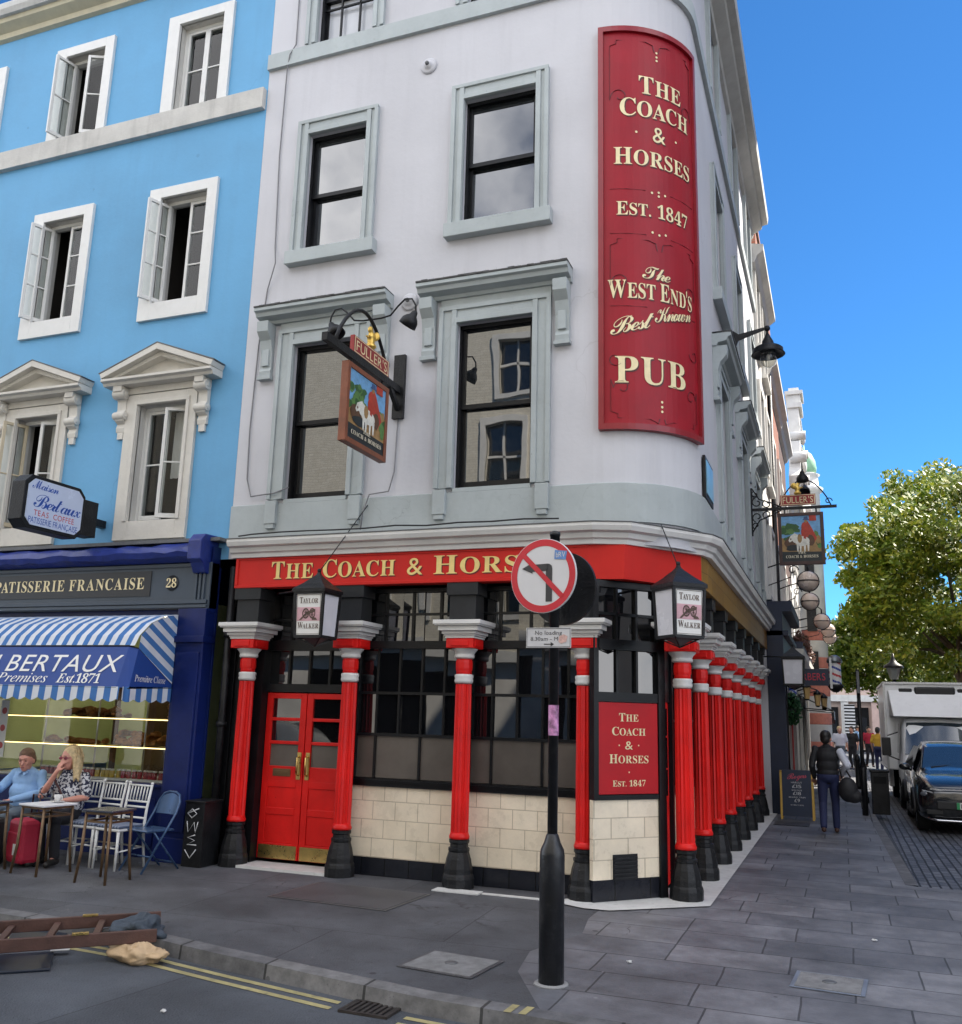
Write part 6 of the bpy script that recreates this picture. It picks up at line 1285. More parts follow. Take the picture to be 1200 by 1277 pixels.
v.build('waistcoat', black_vest, wk, world=False, remesh=.015)
sl_ = MB(); S_, E_, W_ = Vector(J['shR']), Vector(J['elR']), Vector(J['wrR']); chain(sl_, [S_.lerp(E_, .12), S_.lerp(E_, .5), E_, E_.lerp(W_, .4), W_.lerp(E_, .08)], [.07, .071, .068, .064, .05]); sl_.build('sleeve', white_sh, wk, world=False, remesh=.012)
bg_ = thing('shoulder_bag', (.04, 17.42, .74), 'black bag hanging from the arm of the man in the waistcoat', 'bag')
b = MB().ball((0, 0, 0), (.16, .13, .21), 14, 10).ball((.09, .0, -.1), (.13, .1, .12), 12, 8); b.build('bag', mat('bag_black', (.01, .01, .012), .6, bump=.3, bscale=14), bg_, world=False, remesh=.02)
MB().tube([(-.08, 0, .15), (-.12, .0, .35), (-.05, .03, .38), (.05, 0, .2)], .015, 6).tube([(.12, .0, -.12), (.2, 0, -.2), (.21, 0, -.3)], .012, 6).build('strap', bg_.children[0].data.materials[0], bg_, world=False)
ab = thing('chalkboard', (-.88, 19.55, 0), 'navy chalkboard with yellow edges and handwritten prices standing on the pavement', 'chalkboard')
MB().add([(x, y, z) for y, z in ((0, .06), (.1, .92)) for x in (-.27, .27)]+[(x, y+.02, z) for y, z in ((0, .06), (.1, .92)) for x in (-.27, .27)], [(0, 1, 3, 2), (4, 5, 7, 6), (0, 1, 5, 4), (1, 3, 7, 5), (3, 2, 6, 7), (2, 0, 4, 6)]).build('panel', mat('chalk_navy', (.018, .028, .055), .6, var=.2), ab, world=False)
yel = mat('chalkboard_yellow', (.55, .34, .06), .5)
for x in (-.29, .29):
    MB().bar((x, -.005, 0), (x, .105, .86), .04, .04).build('leg', yel, ab, world=False); MB().bar((x, .38, 0), (x, .12, .9), .04, .03).build('leg', yel, ab, world=False)
cp = lambda u, z, w=0: (u, -.004-w+.1*(z-.06)/.86, z)
m = MB(); letters(m, 'Rogers', lambda u, v, w=0: cp(u, .76+v+.12*u), .11, .34, style='script'); m.build('heading', mat('chalk_red', (.55, .08, .12), .7), ab, world=False, recalc=False)
m = MB()
for t_, z, h, w in (('HAIRCUT', .67, .03, .2), ('£15', .585, .06, .17), ('SKIN FADE', .53, .025, .19), ('£18', .455, .06, .15), ('BEARD TRIM', .40, .025, .3), ('£9', .325, .06, .1), ('NO NEED TO BOOK', .26, .02, .24)): letters(m, t_, lambda u, v, w_=0, z=z: cp(u, z+v), h, w, style='bold', track=.1)
m.build('prices', mat('chalk_white', (.6, .6, .6), .8), ab, world=False, recalc=False)
t = thing('sign_pole', (.36, 21.35, 0), 'thin black pole standing near the kerb of the side street', 'pole'); MB().tube([(.36, 21.35, 0), (.36, 21.35, 2.95)], .04, 10).lathe([(.06, 0), (.06, .9), (.04, .95)], (.36, 21.35, 0), 12).build('pole', blk2, t); MB().box(.335, .385, 21.1, 21.6, 2.45, 2.9).build('sign_back', lead, t)
def bollard(x, y, lab):
    o = MB().lathe([(.1, 0), (.1, .12), (.075, .16), (.07, .75), (.085, .78), (.085, .84), (.07, .86), (.06, .92), (.03, .97), (.01, .98)], n=16).build('bollard', blk2); o.location = (x, y, 0); tag(o, lab, 'bollard')
bollard(.42, 24.6, 'black bollard just beyond the thin pole'); bollard(.36, 29.5, 'black bollard farther down the side street beside the white truck')
t = thing('litter_bin', (.68, 21.9, 0), 'square black litter bin at the kerb in front of the white truck', 'bin')
MB().box(-.17, .17, -.17, .17, 0, .84).build('bin', blk2, t, world=False, bevel=.015); MB().box(-.19, .19, -.19, .19, .84, .9).build('lid', blk2, t, world=False, bevel=.015); MB().box(-.12, .12, -.178, -.17, .62, .76).build('slot', mat('void', (.002, .002, .002), .9), t, world=False)
t = thing('street_lamp', (1.6, 32, 0), 'black street lantern on a post rising behind the white truck', 'street lamp')
MB().tube([(0, 0, 0), (0, 0, 3.2)], .05, 10).build('post', blk2, t, world=False); MB().lathe([(.12, 3.2), (.2, 3.55)], n=6, smooth=False).build('lantern_glass', mat('old_lantern_glass', (.2, .22, .2), .2), t, world=False); MB().lathe([(.3, 3.55), (.28, 3.62), (.12, 3.72), (.05, 3.85), (.03, 4.0)], n=12).build('lantern_cap', blk2, t, world=False)
# far pedestrians
fk = [((-.1, 38.5, 0), 10, 'distant pedestrian in a pale shirt with fair hair near the end of the street', white_sh, grey_trouser, mat('blonde_hair', (.5, .4, .2)), skin), ((.35, 41, 0), -30, 'distant pedestrian in a dark top beside the fair-haired one', black_vest, dark_trouser, black_hair, skin), ((1.05, 44, 0), 20, 'distant pedestrian in a crimson top in the sun beyond the truck', mat('crimson_top', (.4, .02, .05), .8), dark_trouser, black_hair, skin), ((1.25, 39, 0), 160, 'distant pedestrian in a mustard top beside the bin', mat('mustard_top', (.5, .3, .03), .8), navy_tr, black_hair, skin), ((.7, 50, 0), 60, 'farthest pedestrian in a light blue top at the end of the street', pale_blue, grey_trouser, black_hair, skin)]
for l, rz, lab, s1, s2, h_, sk in fk: person(l, R(rz), lab, stand, s1, 'short', s2, shoe_dark, h_, 'short', None, vox=.03, hands=False, face=False)

# ================================================================== VEHICLES
carp = mat('car_black', (.006, .007, .009), .18, var=.1, coat=1.); chrome = mat('chrome', (.6, .6, .62), .15, metal=1); tyre = mat('tyre', (.012, .012, .012), .85, bump=.2); rimm = mat('alloy', (.3, .3, .31), .35, metal=1)
cglass = window_glass('car_glass', (.02, .03, .04), 1.7, .0, 1); plast = mat('black_plastic', (.012, .012, .013), .55)
def loft(mb, stn, close=True):
    R_ = []
    for y, w, zb, zs, wr, zr in stn:
        zm = zb+(zs-zb)*.5
        half = [(0, zb), (w*.85, zb), (w*.97, zb+.06), (w, zm), (w*.985, zs-.05), (w*.95, zs), (wr, zr-.05), (wr*.86, zr-.012), (wr*.45, zr+.006), (0, zr+.01)]
        R_.append([(-x, y, z) for x, z in half[::-1][:-1]]+[(x, y, z) for x, z in half])
    k = len(R_[0]); vs = [p for r in R_ for p in r]; n = len(R_)
    fs = [(i*k+j, i*k+(j+1) % k, (i+1)*k+(j+1) % k, (i+1)*k+j) for i in range(n-1) for j in range(k)]+[tuple(range(k))[::-1], tuple(range((n-1)*k, n*k))]
    return mb.add(vs, fs, 0, True)
def wheel(par, x, y, r, w):
    T = Matrix.Rotation(pi/2, 3, 'Y'); o = MB().lathe([(r*.62, -w/2), (r*.93, -w/2), (r, -w*.35), (r, w*.35), (r*.93, w/2), (r*.62, w/2)], (x, y, r), 28, T=T, cap=False).build('wheel', tyre, par, world=False)
    m = MB().lathe([(r*.63, -w*.42), (r*.63, w*.42)], (x, y, r), 24, T=T)
    for i in range(5):
        a = 2*pi*i/5
        for s in (-1, 1): m.bar((x+s*w*.44, y, r), (x+s*w*.44, y+r*.6*cos(a), r+r*.6*sin(a)), .02, .07)
    m.build('rim', rimm, o, world=False)
STN = [(0, .72, .30, .60, .62, .72), (.06, .84, .25, .68, .74, .84), (.25, .91, .22, .78, .80, .95), (.6, .935, .2, .86, .82, 1.03), (1.0, .945, .2, .92, .80, 1.08), (1.3, .945, .2, .96, .76, 1.11), (1.75, .945, .2, .99, .66, 1.44), (2.2, .945, .2, 1.0, .63, 1.6), (2.8, .945, .2, 1.02, .63, 1.63), (3.5, .94, .22, 1.04, .61, 1.6), (4.0, .93, .25, 1.05, .6, 1.5), (4.3, .9, .3, 1.03, .64, 1.15), (4.42, .84, .36, .95, .64, 1.02)]
def make_car(loc, rz, label, carp, plate=True):
    car = thing('parked_car', loc, label, 'car', None, rz)
    loft(MB(), STN).build('body', carp, car, world=False, subsurf=1)
    MB().add([(-.72, 1.28, 1.115), (0, 1.22, 1.125), (.72, 1.28, 1.115), (.60, 1.88, 1.50), (0, 1.88, 1.53), (-.60, 1.88, 1.50)], [(0, 1, 4, 5), (1, 2, 3, 4)], 0, True).build('windscreen', cglass, car, world=False, recalc=False)
    f = MB(); f.tube([(-.74, 1.26, 1.11), (-.62, 1.9, 1.51), (-.62, 2.3, 1.58)], .022, 6).tube([(.74, 1.26, 1.11), (.62, 1.9, 1.51), (.62, 2.3, 1.58)], .022, 6); f.build('pillar', carp, car, world=False)
    for s in (-1, 1):
        MB().add([(s*.885, 1.55, 1.06), (s*.905, 3.6, 1.1), (s*.70, 3.4, 1.5), (s*.70, 2.05, 1.5)], [(0, 1, 2, 3)]).build('side_window', cglass, car, world=False, recalc=False)
        MB().ball((s*1.03, 1.5, 1.12), (.11, .075, .07), 12, 8).tube([(s*.9, 1.55, 1.06), (s*1.0, 1.5, 1.09)], .025).build('mirror', carp, car, world=False)
        h = MB(); h.ball((s*.74, .135, .70), (.13, .07, .06), 12, 8); h.build('headlight', mat('headlamp_lens', (.12, .13, .15), .1, spec=.8), car, world=False)
        q = MB(); 
        for p0, p1 in (((.62, .04, .62), (.66, .045, .74)), ((.66, .045, .74), (.83, .1, .77)), ((.62, .04, .62), (.70, .05, .56)), ((.70, .05, .56), (.80, .09, .6))): q.bar((s*p0[0], p0[1], p0[2]), (s*p1[0], p1[1], p1[2]), .014)
        q.build('running_light', mat('drl_white', (.55, .56, .58), .3), car, world=False)
        MB().box(*sorted((s*.5, s*.78)), -.0, .06, .36, .44).build('air_intake', plast, car, world=False, bevel=.01)
    MB().box(-.6, .6, -.035, .1, .45, .60).build('grille', plast, car, world=False, bevel=.02); MB().tube([(-.78, .05, .30), (-.6, -.02, .26), (.6, -.02, .26), (.78, .05, .30)], .022, 8).build('bumper_trim', chrome, car, world=False)
    MB().bar((-.7, .0, .80), (.7, .0, .80), .016).build('bonnet_trim', chrome, car, world=False)
    np_ = MB().box(-.26, .26, -.055, -.04, .47, .585).build('number_plate', wht, car, world=False); MB().box(-.26, -.21, -.0575, -.055, .47, .585).build('green_band', mat('plate_green', (.02, .3, .1), .4), np_, world=False)
    m = MB(); plate and letters(m, 'LC7', flat((-.19, -.0575, .49), (1, 0, 0), (0, 0, 1), (0, -1, 0)), .075, .2, style='bold', align='l', lift=.002); m.build('lettering', plast, np_, world=False, recalc=False)
    for x in (-.8, .8):
        for y in (.85, 3.55): wheel(car, x, y, .345, .23)
    for s in (-1, 1): MB().tube([(s*.948, .85+.40*cos(a), .345+.40*sin(a)) for a in [pi*i/12 for i in range(13)]], .035, 6).tube([(s*.946, 3.55+.40*cos(a), .345+.40*sin(a)) for a in [pi*i/12 for i in range(13)]], .035, 6).build('wheel_arch', plast, car, world=False)
    MB().box(-.95, .95, 1.35, 3.1, .2, .3).build('sill', plast, car, world=False, bevel=.02)
    car.scale = (.95, 1, 1)
    m = MB()
    for s in (-1, 1):
        m.tube([(s*.78, 1.22, 1.09), (s*.83, .7, 1.0), (s*.80, .3, .9)], .006, 5); m.tube([(s*.952, 1.45, .3), (s*.955, 1.42, .7), (s*.935, 1.5, 1.02)], .006, 5); m.tube([(s*.952, 2.45, .3), (s*.955, 2.45, .7), (s*.93, 2.45, 1.02)], .006, 5)
    m.tube([(-.8, .29, .88), (0, .2, .92), (.8, .29, .88)], .006, 5); m.build('panel_gap', plast, car, world=False)
    m = MB().bar((-.55, 1.27, 1.14), (.02, 1.40, 1.21), .02, .015).bar((.1, 1.25, 1.14), (.6, 1.42, 1.21), .02, .015); m.build('wiper', plast, car, world=False)
    return car
make_car((2.1, 19.3, -.094), 0, 'black electric SUV parked nose towards us on the setts, with green-banded number plate', carp)
silver = mat('car_silver', (.45, .46, .48), .3, metal=.4, var=.05, coat=1.)
make_car((-6.2, -1.3, -.1), R(-90), 'silver car parked across the road, mirrored in the ground floor pub windows', silver, False)
make_car((-16.6, -1.3, -.1), R(-90), 'grey car parked across the road, mirrored in the patisserie window', mat('car_grey', (.2, .21, .22), .3, metal=.4, var=.05, coat=1.), False)
# white box truck
tk = thing('box_truck', (2.15, 25.2, -.094), 'white refrigerated box truck parked behind the black car', 'truck')
tw = mat('truck_white', (.80, .81, .82), .35, var=.05, scale=2, dirt=.12, dcol=(.35, .35, .36), coat=.3)
MB().box(-1.13, 1.13, .25, 4.6, .85, 2.95).build('cargo_box', tw, tk, world=False, bevel=.03)
e = MB()
for x in (-1.135, 1.135):
    for z in (.86, 2.93): e.bar((x, .24, z), (x, 4.6, z), .05)
    e.bar((x, .245, .86), (x, .245, 2.95), .05)
e.bar((-1.13, .24, 2.93), (1.13, .24, 2.93), .05); e.build('edge_trim', mat('truck_trim', (.45, .46, .48), .3, metal=.6), tk, world=False)
w_ = MB().add([(-.98, -.3, 2.12), (.98, -.3, 2.12), (1.05, .2, 2.75), (-1.05, .2, 2.75), (-1.05, .24, 2.12), (1.05, .24, 2.12), (-1.05, .24, 2.75), (1.05, .24, 2.75)], [(0, 1, 2, 3), (0, 3, 6, 4), (1, 5, 7, 2), (0, 4, 5, 1), (3, 2, 7, 6)]); w_.build('wind_deflector', tw, tk, world=False, bevel=.02)
MB().box(-.45, .45, .13, .24, 2.60, 2.84).build('fridge_unit', plast, tk, world=False, bevel=.04); MB().box(-.8, -.5, .17, .24, 2.64, 2.8).box(.5, .8, .17, .24, 2.64, 2.8).build('fridge_vent', plast, tk, world=False, bevel=.02)
loft(MB(), [(-.95, .80, .35, .85, .74, .98), (-.85, .90, .3, 1.0, .82, 1.12), (-.62, .92, .3, 1.1, .80, 1.24), (-.2, .93, .3, 1.15, .80, 2.0), (.05, .93, .3, 1.2, .82, 2.12), (.22, .93, .3, 1.2, .82, 2.14)]).build('cab', tw, tk, world=False, subsurf=1)
MB().add([(-.80, -.66, 1.25), (0, -.74, 1.25), (.80, -.66, 1.25), (.70, -.14, 1.98), (0, -.18, 2.0), (-.70, -.14, 1.98)], [(0, 1, 4, 5), (1, 2, 3, 4)], 0, True).build('windscreen', cglass, tk, world=False, recalc=False)
for s in (-1, 1):
    MB().add([(s*.91, -.52, 1.25), (s*.925, .1, 1.27), (s*.87, .1, 1.95), (s*.86, -.1, 1.95)], [(0, 1, 2, 3)]).build('side_window', cglass, tk, world=False, recalc=False)
    MB().box(*sorted((s*1.08, s*1.28)), -.42, -.34, 1.2, 1.62).bar((s*.9, -.3, 1.75), (s*1.15, -.38, 1.66), .03).bar((s*.9, -.3, 1.1), (s*1.15, -.38, 1.2), .03).build('mirror', plast, tk, world=False, bevel=.02)
    MB().box(*sorted((s*.55, s*.82)), -.92, -.84, .72, .9).build('headlight', mat('headlamp_lens', (.12, .13, .15), .1), tk, world=False, bevel=.02)
MB().bar((-.6, -.72, 1.26), (-.05, -.62, 1.42), .025).bar((.1, -.74, 1.26), (.6, -.6, 1.42), .025).build('wiper', plast, tk, world=False); MB().box(-.5, .5, -.985, -.9, .62, .8).build('grille', plast, tk, world=False, bevel=.02)
MB().box(-.95, .95, -.98, -.8, .3, .55).build('bumper', plast, tk, world=False, bevel=.03); MB().box(-.4, .4, .3, 4.4, .5, .85).build('chassis', plast, tk, world=False)
for x in (-.82, .82):
    for y in (-.25, 3.3): wheel(tk, x, y, .36, .24)
for s in (-1, 1): MB().box(*sorted((s*1.0, s*1.1)), .9, 2.7, .42, .8).build('side_guard', tw, tk, world=False)

# ================================================================== BUILDINGS DOWN THE SIDE STREET
redbrick = brick_mat('red_brick', (.26, .075, .04), (.33, .11, .06), (.22, .16, .12), .22, .075, .01, 'YZ', rough=.8, bump=.4); redbrickX = brick_mat('red_brick_end', (.26, .075, .04), (.33, .11, .06), (.22, .16, .12), .22, .075, .01, 'XZ', rough=.8, bump=.4)
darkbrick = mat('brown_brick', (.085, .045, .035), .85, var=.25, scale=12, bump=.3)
whites = mat('far_white_stone', (.62, .61, .58), .7, var=.1, scale=3, streak=.25, dcol=(.3, .3, .3))
def terrace(name, y0, y1, h, wm, label, cat, nwin=2, floors=(4.6, 7.6, 10.4), x=-1.42, wf=None, base=None, cor=True):
    t = thing(name, (x-2, y0, 0), label, cat); P = lambda u, d, z: (x-d, u, z); W_ = (y1-y0)/nwin; H_ = []
    for i in range(nwin):
        for z in floors:
            if z+1.7 < h: H_.append((y0+W_*(i+.5)-.5, y0+W_*(i+.5)+.5, z, z+1.7))
    m = MB(); grid_wall(m, P, y0, y1, 0, h, H_, .2); m.quad((x, y0, 0), (x-8, y0, 0), (x-8, y0, h), (x, y0, h)); m.quad((x, y1, 0), (x-8, y1, 0), (x-8, y1, h), (x, y1, h)); m.quad((x, y0, h), (x-8, y0, h), (x-8, y1, h), (x, y1, h)); m.build('wall', wm, t, recalc=False)
    for a, b, c_, d_ in H_:
        f = MB(); f.boxP(P, a-.14, a, -.08, .05, c_-.1, d_+.15); f.boxP(P, b, b+.14, -.08, .05, c_-.1, d_+.15); f.boxP(P, a, b, -.08, .05, d_, d_+.15); f.boxP(P, a-.18, b+.18, -.14, .05, c_-.2, c_-.1); f.boxP(P, a, b, .1, .14, (c_+d_)/2-.03, (c_+d_)/2+.03); f.boxP(P, (a+b)/2-.02, (a+b)/2+.02, .1, .14, c_, d_)
        o = f.build('window', wf or whites, t); MB().quad(P(a, .15, c_), P(b, .15, c_), P(b, .15, d_), P(a, .15, d_)).build('pane', dglass, o, recalc=False)
    if cor: MB().sweep([(x, y0), (x, y1)], [(.001, h-.5), (.1, h-.45), (.16, h-.3), (.3, h-.2), (.3, h-.05), (.001, h)]).build('cornice', wf or whites, t)
    return t
b2 = terrace('cream_house', 20.43, 24.6, 12.6, whites, 'cream stucco house with a red chimney next beyond the pub', 'house', 2)
MB().box(-2.2, -1.45, 23.0, 24.55, 12.6, 14.4).box(-2.26, -1.4, 22.95, 24.6, 14.4, 14.55).build('chimney', redbrickX, b2); m = MB()
for i in range(3): m.lathe([(.12, 14.55), (.1, 15.1)], (-1.8, 23.3+i*.45, 0), 10)
m.build('chimney_pots', mat('terracotta', (.4, .16, .08), .8), b2)
b3 = terrace('brick_house', 24.62, 29.8, 11.4, redbrick, 'red brick house catching the sun beyond the cream house', 'house', 2, wf=whites)
MB().poly([(-1.43, 24.7, 11.4), (-1.43, 25.6, 12.6), (-1.43, 27.2, 13.9), (-1.43, 28.8, 12.6), (-1.43, 29.7, 11.4)], (-.5, 0, 0)).build('gable', redbrick, b3)
MB().tube([(-1.36, 24.8, 0), (-1.36, 24.8, 11.2)], .06, 8).build('downpipe', blk2, b3)
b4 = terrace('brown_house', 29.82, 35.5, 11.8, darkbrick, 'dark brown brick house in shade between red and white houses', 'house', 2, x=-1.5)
b5 = terrace('white_house', 35.52, 42, 10.0, whites, 'white house topped by an ornate scrolled gable', 'house', 2, x=-1.45)
g = MB(); g.poly([(-.98, 36.0, 10), (-.98, 36.1, 11), (-.98, 36.8, 11.5), (-.98, 37.1, 12.6), (-.98, 37.9, 13.1), (-.98, 38.0, 14.3), (-.98, 39.4, 14.3), (-.98, 39.5, 13.1), (-.98, 40.3, 12.6), (-.98, 40.6, 11.5), (-.98, 41.4, 11), (-.98, 41.5, 10)], (-.42, 0, 0))
g.box(-1.45, -.85, 37.9, 39.5, 14.3, 14.5); g.box(-1.42, -.9, 38.1, 39.3, 14.5, 14.9); g.box(-1.5, -.8, 38.0, 39.4, 14.9, 15.05); g.box(-1.36, -.96, 38.4, 39.0, 15.05, 15.3)
for z, r in ((10.7, .25), (11.9, .22), (12.9, .18)):
    for y in (36.3+(z-10.7)*.45, 41.2-(z-10.7)*.45): g.lathe([(r, -.3), (r, .3)], (-1.05, y, z), 12, T=Matrix.Rotation(pi/2, 3, 'Y'))
for z in (11.2, 12.4, 13.6): g.box(-.95, -.9, 37.6, 39.8, z, z+.12); g.ball((-.9, 38.7, z-.4), (.12, .3, .3), 10, 7)
g.build('gable', whites, b5)
dm = thing('domed_turret', (-1.25, 55, 0), 'white turret with a small green copper dome far down the street', 'turret')
MB().lathe([(.75, 0), (.75, 14.6), (.9, 14.7), (.95, 14.9), (.72, 15.0), (.7, 15.6), (.82, 15.7), (.6, 15.8)], (-1.25, 55, 0), 16).build('tower', whites, dm)
for i in range(5): MB().lathe([(.752, .2+i*1.5), (.757, .25+i*1.5), (.757, .75+i*1.5), (.752, .8+i*1.5)], (-1.25, 55, 0), 16).build('brick_band', mat('turret_red', (.3, .1, .07), .8, var=.2, scale=8), dm)
m = MB()
for i in range(5): m.box(-1.5, -1.0, 54.2, 54.35, 4.3+i*2.4, 5.6+i*2.4)
m.build('window', blk, dm)
MB().lathe([(.62, 15.8), (.66, 16.1), (.6, 16.55), (.42, 16.95), (.2, 17.15), (.05, 17.25), (.03, 17.6)], (-1.25, 55, 0), 18).build('dome', mat('copper_green', (.22, .42, .26), .6, var=.15), dm)
b6 = terrace('pale_house', 42.02, 54, 11.2, mat('pale_render', (.5, .46, .42), .8), 'pale rendered house at the end of the side street', 'house', 3, x=-2.0)
# navy barber shop at the foot of the cream and brick houses
sh = thing('barber_shop', (-1.2, 20.5, 0), 'navy shopfront with window boxes and awning just beyond the pub', 'shopfront')
dn = mat('shop_navy', (.012, .02, .045), .45, var=.2)
MB().box(-1.40, -1.06, 20.46, 24.3, 0, 4.1).box(-1.4, -.86, 20.46, 24.35, 4.1, 4.32).box(-1.4, -.95, 20.46, 24.3, 3.6, 3.7).build('wall', dn, sh)
MB().box(-1.40, -1.1, 24.4, 33.8, 0, 3.35).build('wall', mat('shop_black', (.012, .012, .014), .4, var=.3), sh)
MB().sweep([(-1.1, 24.4), (-1.1, 33.8)], [(-.05, 3.2), (.1, 3.25), (.3, 3.45), (.32, 3.6), (-.05, 3.62)]).build('cornice', stone, sh)
for i in range(6):
    y = 20.7+i*.62; MB().box(-1.058, -1.03, y, y+.5, .6, 2.6).build('window', blk, sh); 
for i in range(9):
    y = 24.6+i*1.0; o = MB().box(-1.098, -1.07, y, y+.85, .5, 2.4).build('window', blk2, sh); MB().box(-1.069, -1.06, y+.06, y+.79, .6, 2.3).build('pane', dglass, o)
for y in (21.9, 24.35, 27.4, 30.4, 33.4): MB().box(-1.09, -1.0, y, y+.12, 0, 3.2).build('pilaster', mat('shop_red', (.25, .02, .02), .4) if y < 24 else stone, sh)
aw2 = thing('awning', (-1.05, 28, 2.5), 'dark awning reaching over the pavement beyond the barber poles', 'awning'); MB().add([(-1.06, 26.5, 2.55), (-1.06, 31.5, 2.55), (-.18, 31.5, 2.15), (-.18, 26.5, 2.15), (-.18, 31.5, 1.92), (-.18, 26.5, 1.92)], [(0, 1, 2, 3), (3, 2, 4, 5)]).build('canopy', dn, aw2, recalc=False); MB().tube([(-1.06, 26.5, 2.2), (-.2, 26.5, 2.14)], .015).tube([(-1.06, 31.5, 2.2), (-.2, 31.5, 2.14)], .015).build('arm', blk2, aw2)
dried = leaf_mat('dried_flowers', (.11, .05, .035), (.2, .085, .06), (.09, .07, .03)); basketl = leaf_mat('basket_leaves', (.01, .05, .02), (.02, .09, .035), (.05, .12, .03))
def leaves(mb, c, r, n, s, shell=.4):
    for _ in range(n):
        d = Vector((random.gauss(0, 1), random.gauss(0, 1), random.gauss(0, 1))).normalized(); k = shell+(1-shell)*random.random()**.5
        p = Vector(c)+Vector((d.x*r[0], d.y*r[1], d.z*r[2]))*k; a = Vector((random.gauss(0, 1), random.gauss(0, 1), random.gauss(0, 1))).normalized(); b = a.orthogonal().normalized(); q = s*random.uniform(.6, 1.3)
        mb.add([p-a*q*.6, p+b*q*.35, p+a*q*.7, p-b*q*.35], [(0, 1, 2, 3)])
    return mb
for i in range(3):
    y = 24.9+i*3.0; t = thing('window_box', (-.95, y+1.3, 3.62), ('planter of dried reddish flowers above the black shopfront, nearest to the pub', 'planter of dried reddish flowers in the middle above the black shopfront', 'planter of dried reddish flowers at the far end above the black shopfront')[i], 'planter', 'planters above the black shopfront')
    MB().box(-1.08, -.82, y, y+2.7, 3.63, 3.82).build('trough', dn, t)
    m = MB()
    for k in range(9): leaves(m, (-.9, y+.15+k*.3, 3.9), (.2, .2, .22), 60, .09, .1)
    m.build('flowers', dried, t, recalc=False)
t = thing('hanging_basket', (-.95, 20.9, 2.2), 'dark green hanging plant basket beside the red and white striped pole', 'basket'); leaves(MB(), (-.97, 20.9, 2.1), (.2, .2, .34), 520, .09, .3).build('leaves', basketl, t, recalc=False); MB().lathe([(.02, 1.92), (.12, 2.0), (.15, 2.1)], (-.97, 20.9, 0), 12).tube([(-.97, 20.9, 2.2), (-1.1, 20.9, 2.6)], .01).build('pot', blk2, t)
spiral_m = stripe_mat('barber_stripes', (.62, .6, .6), (.5, .03, .04), 'Z', .14, vec=(.5, .2, .85)); 
def barber(x, y, z0, z1, r, lab):
    t = thing('barber_pole', (x, y, z0), lab, 'barber pole', 'barber poles outside the navy shopfront')
    n = 22; k = 28; m = MB(); vs = [(x+r*cos(2*pi*j/n), y+r*sin(2*pi*j/n), z0+(z1-z0)*i/k) for i in range(k+1) for j in range(n)]
    for i in range(k):
        for j in range(n):
            q = int((j/n*2+i/k*3.2)*3) % 6; mi = (0, 0, 1, 0, 0, 2)[q]
            m.add([vs[i*n+j], vs[i*n+(j+1) % n], vs[(i+1)*n+(j+1) % n], vs[(i+1)*n+j]], [(0, 1, 2, 3)], mi, True)
    m.build('striped_tube', [mat('pole_white', (.66, .66, .66), .3), mat('pole_red', (.5, .03, .04), .3), mat('pole_blue', (.03, .06, .3), .3)], t, recalc=False)
    MB().lathe([(r*1.25, z1), (r*1.3, z1+.06), (r*.9, z1+.16), (r*.4, z1+.2)], (x, y, 0), 16).build('cap', mat('pole_cap', (.16, .18, .19), .35, metal=.6), t); MB().lathe([(r*.4, z0-.2), (r*.9, z0-.14), (r*1.3, z0-.05), (r*1.25, z0)], (x, y, 0), 16).tube([(x, y+r, (z0+z1)/2), (-1.06, y+r, (z0+z1)/2)], .015).build('base', blk2, t)
barber(-.97, 21.6, 2.12, 2.62, .09, 'red, white and blue barber pole below the blank opal lantern'); barber(-.1, 26, 2.8, 3.35, .15, 'barber pole with a grey domed cap at the tip of the navy sign')
t = thing('projecting_sign', (-.8, 23, 2.8), 'dark projecting sign with red capitals ending in ERS behind the opal lantern', 'sign'); MB().box(-1.06, -.22, 22.98, 23.04, 2.66, 3.04).build('board', dn, t); m = MB(); letters(m, 'BARBERS', flat((-.3, 22.975, 2.78), (1, 0, 0), (0, 0, 1), (0, -1, 0)), .16, .74, style='bold', align='r', track=.12); m.build('lettering', mat('neon_red', (.5, .02, .05), .4), t, recalc=False); MB().box(-.2, -.15, 22.98, 23.04, 2.6, 3.3).build('post', caset, t)
globe = mat('globe_opal', (.86, .70, .58), .25, var=.03, spec=.5, trans=.25)
for k, (x, y, z) in enumerate(((-.52, 21, 4.80), (-.60, 25, 4.84), (-.38, 28, 4.63), (-.25, 32, 4.74), (-.23, 34, 4.67))):
    t = thing('globe_lamp', (x, y, z), ('nearest peach globe lamp, just below the dark-framed hanging sign', 'second peach globe lamp down the side street', 'third peach globe lamp down the side street', 'fourth peach globe lamp down the side street', 'farthest peach globe lamp down the side street')[k], 'lamp', 'globe lamps along the side street')
    MB().ball((x, y, z), .215, 20, 14).build('globe', globe, t); f = MB()
    f.tube([(x+.222*cos(a), y+.222*sin(a), z) for a in [2*pi*i/20 for i in range(21)]], .012, 5); f.tube([(x+.222*cos(a), y, z+.222*sin(a)) for a in [2*pi*i/20 for i in range(21)]], .014, 5); f.tube([(x, y, z+.21), (x, y, z+.34)], .02); f.tube([(x, y, z+.34), (x-.2, y, z+.5), (x-.5, y, z+.42), (-1.42, y, z+.3)], .016, 6); f.tube([(x-.3+.12*(1-i/20)*cos(i*.4), y, z+.25+.12*(1-i/20)*sin(i*.4)) for i in range(16)], .012, 5); f.tube([(-1.42, y, z-.1), (x-.35, y, z+.1), (x-.3, y, z+.3)], .012, 5); f.build('bracket', blk2, t)
